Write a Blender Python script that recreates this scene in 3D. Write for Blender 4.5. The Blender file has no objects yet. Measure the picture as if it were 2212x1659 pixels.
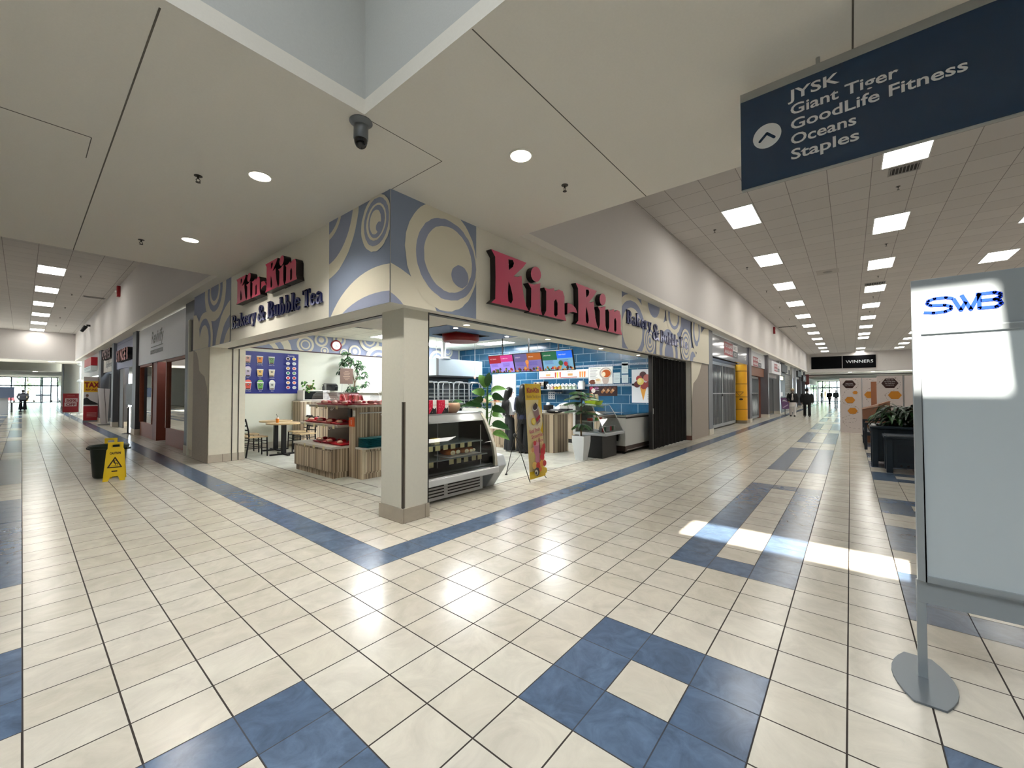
import bpy, bmesh, math, random
from mathutils import Vector, Matrix
random.seed(7)
SC = bpy.context.scene
COL = SC.collection
PI = math.pi
T = 0.305                       # floor tile pitch in metres

# ------------------------------------------------------------ camera, world, exposure
cam_d = bpy.data.cameras.new('camera')
cam = bpy.data.objects.new('camera', cam_d); COL.objects.link(cam)
cam_d.sensor_fit = 'HORIZONTAL'; cam_d.sensor_width = 36.0
cam_d.lens = 879.5 / 2212 * 36.0
cam_d.clip_start = 0.05; cam_d.clip_end = 400
yaw, pitch, roll = 0.6933, 0.0217, -0.0009
fw = Vector((math.cos(yaw)*math.cos(pitch), math.sin(yaw)*math.cos(pitch), math.sin(pitch)))
r0 = Vector((math.sin(yaw), -math.cos(yaw), 0)); u0 = r0.cross(fw)
rr = r0*math.cos(roll) + u0*math.sin(roll); uu = u0*math.cos(roll) - r0*math.sin(roll)
cam.matrix_world = Matrix(((rr.x, uu.x, -fw.x, -6.08*T), (rr.y, uu.y, -fw.y, -10.1056*T), (rr.z, uu.z, -fw.z, 4.7982*T), (0, 0, 0, 1)))
SC.camera = cam
SC.view_settings.view_transform = 'Standard'; SC.view_settings.look = 'None'
SC.view_settings.gamma = 1.0; SC.view_settings.use_curve_mapping = False
SC.view_settings.exposure = 0.38

world = bpy.data.worlds.new('world'); SC.world = world; world.use_nodes = True
_b = world.node_tree.nodes['Background']
_b.inputs[0].default_value = (0.80, 0.92, 1.0, 1); _b.inputs[1].default_value = 11.0

def light(name, kind, loc, energy, color=(1, 1, 1), size=None, size_y=None, look=None, **kw):
    d = bpy.data.lights.new(name, kind); d.energy = energy; d.color = color
    o = bpy.data.objects.new(name, d); COL.objects.link(o); o.location = loc
    if kind == 'AREA':
        d.shape = 'RECTANGLE'; d.size = size; d.size_y = size_y or size
    if look is not None:
        o.rotation_euler = Vector(look).to_track_quat('-Z', 'Y').to_euler()
    for k, v in kw.items(): setattr(d, k, v)
    return o
# morning sun, through the slot in the roof of the skylight well
light('sun', 'SUN', (-4, -3, 12), 26.0, (1.0, 0.93, 0.80), look=(1.0, -0.06, -1.0), angle=0.0093)

# added area lamp under the closed well roof, standing in for skylight daylight
light('skylight_fill_lamp', 'AREA', (-3.1, -3.1, 6.40), 145, (0.93, 0.97, 1.0), size=4.6, size_y=4.6, look=(0, 0, -1), spread=1.9)

# ------------------------------------------------------------ materials
def lin(c):
    c = c/255.0
    return c/12.92 if c <= 0.04045 else ((c+0.055)/1.055)**2.4
def rgb(t): return (lin(t[0]), lin(t[1]), lin(t[2]), 1.0)
MC = {}
def mat(c, rough=0.6, metal=0.0, emit=0.0, noise=0.0, scale=30.0, bump=0.0, name=None, spec=0.5):
    """plain surface; optional fine colour noise and bump"""
    key = (tuple(c), rough, metal, emit, noise, scale, bump, spec)
    if key in MC: return MC[key]
    m = bpy.data.materials.new(name or 'mat_%d_%d_%d' % tuple(c)); m.use_nodes = True
    nt = m.node_tree; b = nt.nodes['Principled BSDF']
    b.inputs['Base Color'].default_value = rgb(c); b.inputs['Roughness'].default_value = rough
    b.inputs['Metallic'].default_value = metal; b.inputs['Specular IOR Level'].default_value = spec
    if emit:
        b.inputs['Emission Color'].default_value = rgb(c); b.inputs['Emission Strength'].default_value = emit
    if noise or bump:
        g = nt.nodes.new('ShaderNodeNewGeometry'); n = nt.nodes.new('ShaderNodeTexNoise')
        n.inputs['Scale'].default_value = scale; n.inputs['Detail'].default_value = 4
        nt.links.new(g.outputs['Position'], n.inputs['Vector'])
        if noise:
            mx = nt.nodes.new('ShaderNodeMix'); mx.data_type = 'RGBA'
            mx.inputs[6].default_value = rgb([max(0, v*(1-noise)) for v in c]); mx.inputs[7].default_value = rgb([min(255, v*(1+noise)) for v in c])
            nt.links.new(n.outputs['Fac'], mx.inputs[0]); nt.links.new(mx.outputs[2], b.inputs['Base Color'])
        if bump:
            bp = nt.nodes.new('ShaderNodeBump'); bp.inputs['Strength'].default_value = bump; bp.inputs['Distance'].default_value = 0.003
            nt.links.new(n.outputs['Fac'], bp.inputs['Height']); nt.links.new(bp.outputs['Normal'], b.inputs['Normal'])
    MC[key] = m; return m

def mat_brick(name, c1, c2, mortar, w, h, ms, axes='xy', off=0.0, rough=0.5, veins=0.0, vscale=3.0, shift=(0, 0), bump=0.0, spec=0.5):
    """tiles laid out in real metres from the world position"""
    m = bpy.data.materials.new(name); m.use_nodes = True
    nt = m.node_tree; b = nt.nodes['Principled BSDF']; L = nt.links.new
    g = nt.nodes.new('ShaderNodeNewGeometry'); s = nt.nodes.new('ShaderNodeSeparateXYZ'); c = nt.nodes.new('ShaderNodeCombineXYZ')
    L(g.outputs['Position'], s.inputs[0])
    for i, a in enumerate(axes):
        ad = nt.nodes.new('ShaderNodeMath'); ad.operation = 'ADD'; ad.inputs[1].default_value = shift[i]
        L(s.outputs['XYZ'.index(a.upper())], ad.inputs[0]); L(ad.outputs[0], c.inputs[i])
    t = nt.nodes.new('ShaderNodeTexBrick'); L(c.outputs[0], t.inputs['Vector'])
    t.offset = off; t.offset_frequency = 2; t.squash = 1.0
    t.inputs['Color1'].default_value = rgb(c1); t.inputs['Color2'].default_value = rgb(c2); t.inputs['Mortar'].default_value = rgb(mortar)
    t.inputs['Scale'].default_value = 1.0; t.inputs['Mortar Size'].default_value = ms; t.inputs['Mortar Smooth'].default_value = 0.05
    t.inputs['Brick Width'].default_value = w; t.inputs['Row Height'].default_value = h
    out = t.outputs['Color']
    if veins:
        n = nt.nodes.new('ShaderNodeTexNoise'); n.inputs['Scale'].default_value = vscale; n.inputs['Detail'].default_value = 8; n.inputs['Roughness'].default_value = 0.65; n.inputs['Distortion'].default_value = 1.2
        L(g.outputs['Position'], n.inputs['Vector'])
        mr = nt.nodes.new('ShaderNodeMapRange'); mr.inputs[1].default_value = 0.3; mr.inputs[2].default_value = 0.7
        mr.inputs[3].default_value = 1-veins; mr.inputs[4].default_value = 1+veins*0.4
        L(n.outputs['Fac'], mr.inputs[0])
        mx = nt.nodes.new('ShaderNodeVectorMath'); mx.operation = 'SCALE'
        L(out, mx.inputs[0]); L(mr.outputs[0], mx.inputs['Scale']); out = mx.outputs[0]
    L(out, b.inputs['Base Color'])
    r = nt.nodes.new('ShaderNodeMapRange'); r.inputs[3].default_value = rough; r.inputs[4].default_value = 0.85
    L(t.outputs['Fac'], r.inputs[0]); L(r.outputs[0], b.inputs['Roughness']); b.inputs['Specular IOR Level'].default_value = spec
    if bump:
        bp = nt.nodes.new('ShaderNodeBump'); bp.invert = True; bp.inputs['Strength'].default_value = bump; bp.inputs['Distance'].default_value = 0.004
        L(t.outputs['Fac'], bp.inputs['Height']); L(bp.outputs[0], b.inputs['Normal'])
    return m

def mat_slats(name='striped_wood'):
    """vertical veneer stripes of mixed browns, following x+y so both faces of a box get them"""
    m = bpy.data.materials.new(name); m.use_nodes = True
    nt = m.node_tree; b = nt.nodes['Principled BSDF']; L = nt.links.new
    g = nt.nodes.new('ShaderNodeNewGeometry'); s = nt.nodes.new('ShaderNodeSeparateXYZ'); L(g.outputs['Position'], s.inputs[0])
    a = nt.nodes.new('ShaderNodeMath'); a.operation = 'ADD'; L(s.outputs[0], a.inputs[0]); L(s.outputs[1], a.inputs[1])
    d = nt.nodes.new('ShaderNodeMath'); d.operation = 'DIVIDE'; d.inputs[1].default_value = 0.012; L(a.outputs[0], d.inputs[0])
    f = nt.nodes.new('ShaderNodeMath'); f.operation = 'FLOOR'; L(d.outputs[0], f.inputs[0])
    w = nt.nodes.new('ShaderNodeTexWhiteNoise'); w.noise_dimensions = '1D'; L(f.outputs[0], w.inputs['W'])
    r = nt.nodes.new('ShaderNodeValToRGB'); r.color_ramp.interpolation = 'CONSTANT'
    e = r.color_ramp.elements; e[0].position = 0; e[0].color = rgb((126, 108, 88)); e[1].position = 0.22; e[1].color = rgb((190, 173, 147))
    for p, c in ((0.5, (152, 133, 109)), (0.68, (202, 187, 161)), (0.86, (106, 90, 74))):
        q = e.new(p); q.color = rgb(c)
    L(w.outputs['Value'], r.inputs[0]); L(r.outputs[0], b.inputs['Base Color']); b.inputs['Roughness'].default_value = 0.45
    return m

def mat_glass(name='clear_glass', tint=(0.93, 0.97, 0.96), k=0.85, rough=0.02):
    m = bpy.data.materials.new(name); m.use_nodes = True
    nt = m.node_tree; nt.nodes.clear(); L = nt.links.new
    o = nt.nodes.new('ShaderNodeOutputMaterial'); t = nt.nodes.new('ShaderNodeBsdfTransparent'); gl = nt.nodes.new('ShaderNodeBsdfGlossy')
    t.inputs[0].default_value = (*tint, 1); gl.inputs['Roughness'].default_value = rough
    fr = nt.nodes.new('ShaderNodeFresnel'); fr.inputs[0].default_value = 1.5
    ml = nt.nodes.new('ShaderNodeMath'); ml.operation = 'MULTIPLY'; ml.inputs[1].default_value = k*1.4; ml.use_clamp = True
    mx = nt.nodes.new('ShaderNodeMixShader')
    L(fr.outputs[0], ml.inputs[0]); L(ml.outputs[0], mx.inputs[0]); L(t.outputs[0], mx.inputs[1]); L(gl.outputs[0], mx.inputs[2]); L(mx.outputs[0], o.inputs[0])
    return m

GLASS = mat_glass(); DGLASS = mat_glass('dark_glass', (0.35, 0.40, 0.38), 1.0)
SLAT = mat_slats()
CREAM = mat((238, 234, 222), 0.85, noise=0.02, scale=60, bump=0.15)
PLAST = mat((208, 203, 190), 0.9, noise=0.02, scale=70, bump=0.25)
PLASTG = mat((212, 207, 204), 0.9, noise=0.02, scale=70, bump=0.25)
WHITE = mat((236, 236, 230), 0.5)
OFFW = mat((225, 228, 216), 0.8, noise=0.01, scale=20)
BLACK = mat((14, 14, 15), 0.5)
DARK = mat((34, 35, 38), 0.5)
STEEL = mat((190, 192, 194), 0.28, 0.9)
CHROME = mat((205, 207, 210), 0.12, 1.0)
GRAYM = mat((118, 122, 126), 0.45, 0.2)
POST = mat((84, 86, 92), 0.5)
LILAC = mat((150, 158, 184), 0.85, noise=0.02, scale=60)
RED = mat((150, 22, 30), 0.4)
NAVY = mat((18, 26, 74), 0.3)
LEAF = mat((38, 84, 34), 0.4, noise=0.25, scale=25)
LEAFD = mat((22, 50, 24), 0.45, noise=0.25, scale=25)
LEAFL = mat((92, 140, 52), 0.4, noise=0.3, scale=18)
BARK = mat((92, 74, 52), 0.8, noise=0.2, scale=40)
SOIL = mat((40, 30, 22), 0.95)
WOODT = mat((196, 170, 128), 0.4, noise=0.06, scale=12)
LAMP = mat((255, 252, 244), 0.5, emit=14.0, name='panel_light')
LAMPS = mat((250, 253, 255), 0.5, emit=36.0, name='shop_panel_light')
LAMPW = mat((255, 244, 218), 0.5, emit=22.0, name='warm_downlight')

# ------------------------------------------------------------ mesh builder
ORG = {}      # world origin of each object that can be a parent
class MB:
    def __init__(s): s.v = []; s.f = []; s.m = []; s.mats = []; s.M = None
    def mi(s, m):
        if m not in s.mats: s.mats.append(m)
        return s.mats.index(m)
    def add(s, vs, fs, m):
        b = len(s.v); k = s.mi(m)
        for p in vs:
            p = Vector(p); s.v.append(s.M @ p if s.M else p)
        for f in fs: s.f.append([b+i for i in f]); s.m.append(k)
        return s
    def box(s, x0, x1, y0, y1, z0, z1, m):
        if x0 > x1: x0, x1 = x1, x0
        if y0 > y1: y0, y1 = y1, y0
        v = [(x, y, z) for z in (z0, z1) for x, y in ((x0, y0), (x1, y0), (x1, y1), (x0, y1))]
        return s.add(v, [(0, 3, 2, 1), (4, 5, 6, 7), (0, 1, 5, 4), (1, 2, 6, 5), (2, 3, 7, 6), (3, 0, 4, 7)], m)
    def taper(s, c, b, t, h, m, z0=0.0):
        """frustum: centre c(x,y), bottom half sizes b, top half sizes t"""
        v = [(c[0]+sx*b[0], c[1]+sy*b[1], z0) for sx, sy in ((-1, -1), (1, -1), (1, 1), (-1, 1))]
        v += [(c[0]+sx*t[0], c[1]+sy*t[1], z0+h) for sx, sy in ((-1, -1), (1, -1), (1, 1), (-1, 1))]
        return s.add(v, [(0, 3, 2, 1), (4, 5, 6, 7), (0, 1, 5, 4), (1, 2, 6, 5), (2, 3, 7, 6), (3, 0, 4, 7)], m)
    def poly(s, pts, m): return s.add(pts, [tuple(range(len(pts)))], m)
    def prism(s, pts, vec, m):
        n = len(pts); vec = Vector(vec); v = [Vector(p) for p in pts] + [Vector(p)+vec for p in pts]
        nrm = Vector((0, 0, 0))
        for i in range(n): nrm += (v[i]-v[0]).cross(v[(i+1) % n]-v[0])
        fl = nrm.dot(vec) > 0
        fs = [tuple(range(n))[::-1], tuple(range(n, 2*n))] + [(i, (i+1) % n, n+(i+1) % n, n+i) for i in range(n)]
        if not fl: fs = [f[::-1] for f in fs]
        return s.add(v, fs, m)
    def cyl(s, p0, p1, r0, m, r1=None, n=16, caps=True):
        p0, p1 = Vector(p0), Vector(p1); r1 = r0 if r1 is None else r1
        d = (p1-p0).normalized(); a = d.orthogonal().normalized(); b = d.cross(a)
        v = [p0+(a*math.cos(2*PI*i/n)+b*math.sin(2*PI*i/n))*r0 for i in range(n)] + [p1+(a*math.cos(2*PI*i/n)+b*math.sin(2*PI*i/n))*r1 for i in range(n)]
        f = [(i, (i+1) % n, n+(i+1) % n, n+i) for i in range(n)]
        if caps: f += [tuple(range(n))[::-1], tuple(range(n, 2*n))]
        return s.add(v, f, m)
    def tube(s, pts, r, m, n=8):
        pts = [Vector(p) for p in pts]; rs = r if isinstance(r, (list, tuple)) else [r]*len(pts)
        v = []; f = []; a = None
        for i, p in enumerate(pts):
            d = (pts[min(i+1, len(pts)-1)]-pts[max(i-1, 0)]).normalized()
            a = d.orthogonal().normalized() if a is None else (a-d*a.dot(d)).normalized()
            b = d.cross(a)
            v += [p+(a*math.cos(2*PI*k/n)+b*math.sin(2*PI*k/n))*rs[i] for k in range(n)]
        for i in range(len(pts)-1):
            f += [(i*n+k, i*n+(k+1) % n, (i+1)*n+(k+1) % n, (i+1)*n+k) for k in range(n)]
        f += [tuple(range(n))[::-1], tuple(range((len(pts)-1)*n, len(pts)*n))]
        return s.add(v, f, m)
    def lathe(s, prof, c, m, n=24):
        v = []; f = []
        for r, z in prof: v += [(c[0]+r*math.cos(2*PI*k/n), c[1]+r*math.sin(2*PI*k/n), c[2]+z) for k in range(n)]
        for i in range(len(prof)-1):
            f += [(i*n+k, i*n+(k+1) % n, (i+1)*n+(k+1) % n, (i+1)*n+k) for k in range(n)]
        if prof[0][0] > 0: f.append(tuple(range(n))[::-1])
        if prof[-1][0] > 0: f.append(tuple(range((len(prof)-1)*n, len(prof)*n)))
        return s.add(v, f, m)
    def ell(s, c, r, m, n=14, k=8):
        if not isinstance(r, (list, tuple)): r = (r, r, r)
        v = []; f = []
        for i in range(k+1):
            a = -PI/2+PI*i/k
            for j in range(n):
                b = 2*PI*j/n
                v.append((c[0]+r[0]*math.cos(a)*math.cos(b), c[1]+r[1]*math.cos(a)*math.sin(b), c[2]+r[2]*math.sin(a)))
        for i in range(k): f += [(i*n+j, i*n+(j+1) % n, (i+1)*n+(j+1) % n, (i+1)*n+j) for j in range(n)]
        return s.add(v, f, m)
    def leaf(s, base, d, L, w, droop, m, seg=5, fold=0.15, up=(0, 0, 1)):
        """curved blade from base along d, bending down by droop"""
        base = Vector(base); d = Vector(d).normalized(); side = d.cross(Vector(up))
        side = side.normalized() if side.length > 1e-3 else Vector((1, 0, 0))
        v = []; p = base.copy(); cur = d.copy()
        for i in range(seg+1):
            t = i/seg; ww = w*math.sin(PI*min(1, 0.08+0.92*t))**0.8 if i < seg else 0.0006
            n2 = side.cross(cur).normalized()
            v += [p-side*ww*0.5+n2*ww*fold, p, p+side*ww*0.5+n2*ww*fold]
            cur = (cur+Vector((0, 0, -droop/seg))).normalized(); p = p+cur*(L/seg)
        f = []
        for i in range(seg):
            a = i*3; f += [(a, a+1, a+4, a+3), (a+1, a+2, a+5, a+4)]
        return s.add(v, f, m)
    def build(s, name, parent=None, smooth=40, bevel=0.0, origin=None):
        me = bpy.data.meshes.new(name)
        if parent is not None: o0 = ORG[parent.name]
        elif origin is not None: o0 = Vector(origin)
        else:
            xs = [p.x for p in s.v]; ys = [p.y for p in s.v]; zs = [p.z for p in s.v]
            o0 = Vector(((min(xs)+max(xs))/2, (min(ys)+max(ys))/2, min(zs)))
        me.from_pydata([tuple(p-o0) for p in s.v], [], s.f)
        for m in s.mats: me.materials.append(m)
        me.polygons.foreach_set('material_index', s.m)
        me.update()
        if bevel:
            bm = bmesh.new(); bm.from_mesh(me); bmesh.ops.remove_doubles(bm, verts=bm.verts, dist=1e-5)
            es = [e for e in bm.edges if len(e.link_faces) == 2 and e.calc_face_angle(0) > 0.6]
            bmesh.ops.bevel(bm, geom=es, offset=bevel, segments=2, affect='EDGES', profile=0.6, clamp_overlap=True)
            bm.to_mesh(me); bm.free()
        if smooth:
            me.shade_smooth(); me.set_sharp_from_angle(angle=math.radians(smooth))
        o = bpy.data.objects.new(name, me); COL.objects.link(o)
        if parent is not None: o.parent = parent; ORG[o.name] = o0
        else: o.location = o0; ORG[o.name] = o0
        return o

def tag(o, label=None, cat=None, group=None, kind=None):
    if label: o['label'] = label
    if cat: o['category'] = cat
    if group: o['group'] = group
    if kind: o['kind'] = kind
    return o
def thing(name, label, cat, loc=(0, 0, 0), group=None):
    o = bpy.data.objects.new(name, None); COL.objects.link(o); o.location = loc; o.empty_display_size = 0.1
    ORG[o.name] = Vector(loc); return tag(o, label, cat, group)
def struct(mb, name, **kw): return tag(mb.build(name, **kw), kind='structure')
def copy_tree(o, loc=None, rz=None, label=None, parent=None):
    c = o.copy(); COL.objects.link(c)
    if parent is not None: c.parent = parent
    for ch in list(o.children): copy_tree(ch, parent=c)
    if loc is not None: c.location = loc
    if rz is not None: c.rotation_euler = (0, 0, rz)
    if label: c['label'] = label
    return c
ORD = ['first', 'second', 'third', 'fourth', 'fifth', 'sixth', 'seventh', 'eighth', 'ninth', 'tenth', 'eleventh', 'twelfth', 'thirteenth', 'fourteenth']

# ------------------------------------------------------------ lettering
TXT = {}
def text_mesh(body, bold=0.0, depth=0.0):
    key = (body, bold, depth)
    if key in TXT: return TXT[key]
    cu = bpy.data.curves.new('lettering', 'FONT'); cu.body = body; cu.size = 1.0; cu.offset = bold; cu.extrude = depth/2; cu.resolution_u = 3
    ob = bpy.data.objects.new('lettering', cu); me = ob.to_mesh()
    r = ([tuple(v.co) for v in me.vertices], [tuple(p.vertices) for p in me.polygons])
    ob.to_mesh_clear(); bpy.data.objects.remove(ob); bpy.data.curves.remove(cu)
    TXT[key] = r; return r
def shape_mesh(loops, depth):
    cu = bpy.data.curves.new('outline', 'CURVE'); cu.dimensions = '2D'; cu.fill_mode = 'BOTH'; cu.extrude = depth/2
    for l in loops:
        sp = cu.splines.new('POLY'); sp.points.add(len(l)-1); sp.use_cyclic_u = True
        for i, p in enumerate(l): sp.points[i].co = (p[0], p[1], 0, 1)
    ob = bpy.data.objects.new('outline', cu); me = ob.to_mesh()
    r = ([tuple(v.co) for v in me.vertices], [tuple(p.vertices) for p in me.polygons])
    ob.to_mesh_clear(); bpy.data.objects.remove(ob); bpy.data.curves.remove(cu)
    return r

def clip_poly(pts, x0, y0, x1, y1):
    def cl(ps, ins, inter):
        out = []
        for i in range(len(ps)):
            a, b = ps[i-1], ps[i]
            if ins(b):
                if not ins(a): out.append(inter(a, b))
                out.append(b)
            elif ins(a): out.append(inter(a, b))
        return out
    def ix(x): return lambda a, b: (x, a[1]+(b[1]-a[1])*(x-a[0])/(b[0]-a[0]))
    def iy(y): return lambda a, b: (a[0]+(b[0]-a[0])*(y-a[1])/(b[1]-a[1]), y)
    for ins, it in ((lambda p: p[0] >= x0, ix(x0)), (lambda p: p[0] <= x1, ix(x1)), (lambda p: p[1] >= y0, iy(y0)), (lambda p: p[1] <= y1, iy(y1))):
        if not pts: return pts
        pts = cl(pts, ins, it)
    return pts
class Art(MB):
    """flat printed artwork on a real panel: o is the lower-left corner as seen, u runs right, v runs up"""
    def __init__(s, o, u, v, w, h, eps=0.0012):
        super().__init__(); s.o = Vector(o); s.u = Vector(u).normalized(); s.vv = Vector(v).normalized(); s.n = s.u.cross(s.vv)
        s.w = w; s.h = h; s.eps = eps; s.k = 1
    def P(s, x, y, k=None): return s.o+s.u*x+s.vv*y+s.n*(s.eps*(s.k if k is None else k))
    def shape(s, pts, m, up=True):
        pts = clip_poly(pts, 0, 0, s.w, s.h)
        if len(pts) >= 3:
            ar = sum(pts[i-1][0]*pts[i][1]-pts[i][0]*pts[i-1][1] for i in range(len(pts)))
            if ar < 0: pts = pts[::-1]
            s.poly([s.P(*p) for p in pts], m)
        if up: s.k += 1
        return s
    def rect(s, x0, y0, x1, y1, m, up=True): return s.shape([(x0, y0), (x1, y0), (x1, y1), (x0, y1)], m, up)
    def disc(s, cx, cy, rx, m, ry=None, n=28, up=True, jag=0.0, rot=0.0):
        ry = ry or rx; r = random.Random(int(cx*991+cy*77)); pts = []
        for i in range(n):
            a = 2*PI*i/n; q = 1+jag*(r.random()-0.5); x = rx*q*math.cos(a); y = ry*q*math.sin(a)
            pts.append((cx+x*math.cos(rot)-y*math.sin(rot), cy+x*math.sin(rot)+y*math.cos(rot)))
        return s.shape(pts, m, up)
    def line(s, pts, w, m, up=True):
        for i in range(len(pts)-1):
            a, b = pts[i], pts[i+1]; dx, dy = b[0]-a[0], b[1]-a[1]; L = math.hypot(dx, dy) or 1
            nx, ny = -dy/L*w/2, dx/L*w/2
            s.shape([(a[0]+nx, a[1]+ny), (a[0]-nx, a[1]-ny), (b[0]-nx, b[1]-ny), (b[0]+nx, b[1]+ny)], m, False)
        if up: s.k += 1
        return s
    def text(s, body, x, y, h, m, sx=1.0, bold=0.0, align='l', rot=0.0, width=None, depth=0.0, slant=0.0, up=True):
        """h = capital height"""
        vs, fs = text_mesh(body, bold, depth)
        if not vs: return s
        k = h/0.70; xs = [p[0] for p in vs]; W = max(xs)*k
        if width: sx = width/W
        x0 = x - (W*sx/2 if align == 'c' else W*sx if align == 'r' else 0)
        pts = []
        for p in vs:
            a = x0-x+p[0]*k*sx+p[1]*slant*k; b = p[1]*k
            X = x+a*math.cos(rot)-b*math.sin(rot); Y = y+a*math.sin(rot)+b*math.cos(rot)
            pts.append(s.o+s.u*X+s.vv*Y+s.n*(s.eps*s.k+(p[2]+depth/2)))
        s.add(pts, fs, m)
        if up: s.k += 1
        return s
def solid_in_plane(mb, vsfs, o, u, v, sx, sy, off, m, mside=None):
    """extruded shape stood on a wall: front faces m, sides mside"""
    o = Vector(o); u = Vector(u); v = Vector(v); n = u.cross(v); vs, fs = vsfs
    pts = [o+u*p[0]*sx+v*p[1]*sy+n*(p[2]+off) for p in vs]
    zmax = max(p[2] for p in vs)
    A = [f for f in fs if all(vs[i][2] > zmax-1e-5 for i in f)]; B = [f for f in fs if not all(vs[i][2] > zmax-1e-5 for i in f)]
    mb.add(pts, A, m); mb.add(pts, B, mside or m)
# ============================================================ floor
F_CREAM = mat_brick('cream_floor_tile', (204, 199, 187), (196, 190, 176), (46, 38, 32), T, T, 0.0038, spec=0.4, rough=0.22, veins=0.16, vscale=4.0)
F_BLUE = mat_brick('blue_floor_tile', (88, 108, 134), (78, 98, 124), (46, 54, 66), T, T, 0.0030, rough=0.22, veins=0.34, vscale=6.0)
F_SHOP = mat_brick('shop_floor_tile', (204, 204, 194), (192, 193, 184), (150, 148, 138), 0.61, 0.61, 0.003, rough=0.22, veins=0.22, vscale=2.2, shift=(0.1, 0.2))
XC, YC = -12.0, -12.0
frames = [(-1, 2)] + [(6+18*i, 19+18*i) for i in range(15)]
squares = [(-1, 2)] + [(a+18*i, a+3+18*i) for i in range(15) for a in (6, 11, 16)]
def in_pat(a, b):
    """a along the corridor, b across it, both in tiles"""
    for lo, hi in ((-9, -6), (-19, -16)):
        if lo < b < hi:
            for s, e in frames:
                if s < a < e: return not (s+1 < a < e-1 and lo+1 < b < hi-1)
    if -14 < b < -11:
        for s, e in squares:
            if s < a < e: return not (s+1 < a < e-1 and -13 < b < -12)
    return 0 <= b < 1 and a >= 0
def fmat(x, y):
    if 1.40 < x < 11.3 and 1.31 < y < 8.9: return F_SHOP
    a, b = x/T, y/T
    if (a > 0 and 0 < b < 1) or (b > 0 and 0 < a < 1) or in_pat(a, b) or in_pat(b, a): return F_BLUE
    if -6 < a < -3 and -6 < b < -3 and not (-5 < a < -4 and -5 < b < -4): return F_BLUE
    if -26 < b < -25 and a > -25 or -26 < a < -25 and b > -25: return F_BLUE
    return F_CREAM
cuts = set([-40, -26, -25, -20, -19, -18, -17, -16, -14, -13, -12, -11, -9, -8, -7, -6, -5, -4, -3, -1, 0, 1, 2])
for s, e in frames[1:]: cuts |= {s, s+1, e-1, e}
for s, e in squares[1:]: cuts |= {s, s+1, e-1, e}
cx = sorted(set([round(c*T, 4) for c in cuts] + [1.40, 11.3, 130.0])); cx = [c for c in cx if c <= 130]
cy = sorted(set([round(c*T, 4) for c in cuts] + [1.31, 8.9, 130.0])); cy = [c for c in cy if c <= 130]
fl = MB()
for i in range(len(cx)-1):
    for j in range(len(cy)-1):
        x0, x1, y0, y1 = cx[i], cx[i+1], cy[j], cy[j+1]
        if x0 > 14 and y0 > 14: continue
        if x0 > 95 or y0 > 97: continue
        fl.add([(x0, y0, 0), (x1, y0, 0), (x1, y1, 0), (x0, y1, 0)], [(0, 1, 2, 3)], fmat((x0+x1)/2, (y0+y1)/2))
struct(fl, 'floor', smooth=0, origin=(0, 0, 0))
tr = MB(); J = mat((58, 54, 50), 0.6)
for x0, x1, y0, y1 in ((1.385, 1.40, 1.9, 7.4), (1.39, 1.706, 3.12, 3.135), (1.69, 1.705, 2.58, 3.13), (1.40, 9.3, 1.305, 1.317)): tr.box(x0, x1, y0, y1, 0.0, 0.002, J)
struct(tr, 'trim_1', smooth=0)

# ============================================================ ceilings
CEIL = mat((232, 227, 217), 0.9, noise=0.015, scale=60, bump=0.2)
HS, HC = 3.65, 5.55
c = MB()
for x0, x1, y0, y1 in ((-0.17, 2.55, -12, 6.0), (-12, -0.17, -0.18, 6.0), (-12, -6, -12, -0.18), (-6, -0.17, -12, -6)): c.box(x0, x1, y0, y1, HS, HS+0.12, CEIL)
struct(c, 'ceiling', smooth=0)
c = MB()
for x0, x1, y0, y1 in ((2.55, 52.4, 0.43, 1.2), (0.45, 1.2, 6.0, 38.4)): c.box(x0, x1, y0, y1, HS, HS+0.10, CEIL)
struct(c, 'ceiling', smooth=0)
TILE_R = mat_brick('ceiling_tile', (208, 203, 198), (202, 197, 192), (140, 134, 130), 0.64, 0.64, 0.006, shift=(-8.16+6.4, 0.885), rough=0.9)
TILE_L = mat_brick('ceiling_tile_b', (208, 203, 198), (202, 197, 192), (140, 134, 130), 0.64, 0.64, 0.006, shift=(1.62, -16.65+6.4), rough=0.9)
c = MB(); c.box(2.55, 52.4, -8.4, 0.43, HC, HC+0.1, TILE_R); struct(c, 'ceiling', smooth=0)
c = MB(); c.box(-8.4, 0.45, 6.0, 38.4, HC, HC+0.1, TILE_L); struct(c, 'ceiling', smooth=0)
# skylight well over the crossing: unseen roof, closed but for one slot shaped to the sun patch
c = MB(); z0, z1 = 6.5, 6.6
SLOT = (-4.03, -3.42, -3.35, -1.30)
c.box(-6.1, SLOT[0], -6.1, -0.08, z0, z1, PLAST); c.box(SLOT[0], SLOT[1], -6.1, SLOT[2], z0, z1, PLAST); c.box(SLOT[0], SLOT[1], SLOT[3], -0.08, z0, z1, PLAST)
c.box(SLOT[1], -0.07, -6.1, -0.08, z0, z1, PLAST)
struct(c, 'ceiling', smooth=0)
w = MB(); WELL = mat((196, 197, 194), 0.9, noise=0.02, scale=70, bump=0.25)
H2 = HS+0.12
w.box(-0.17, -0.07, -6.1, -0.08, H2, 6.5, WELL); w.box(-6.1, -0.17, -0.18, -0.08, H2, 6.5, WELL); w.box(-6.1, -6.0, -6.1, -0.18, H2, 6.5, WELL); w.box(-6.0, -0.17, -6.1, -6.0, H2, 6.5, WELL)
struct(w, 'wall_skylight_well', smooth=0)
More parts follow.
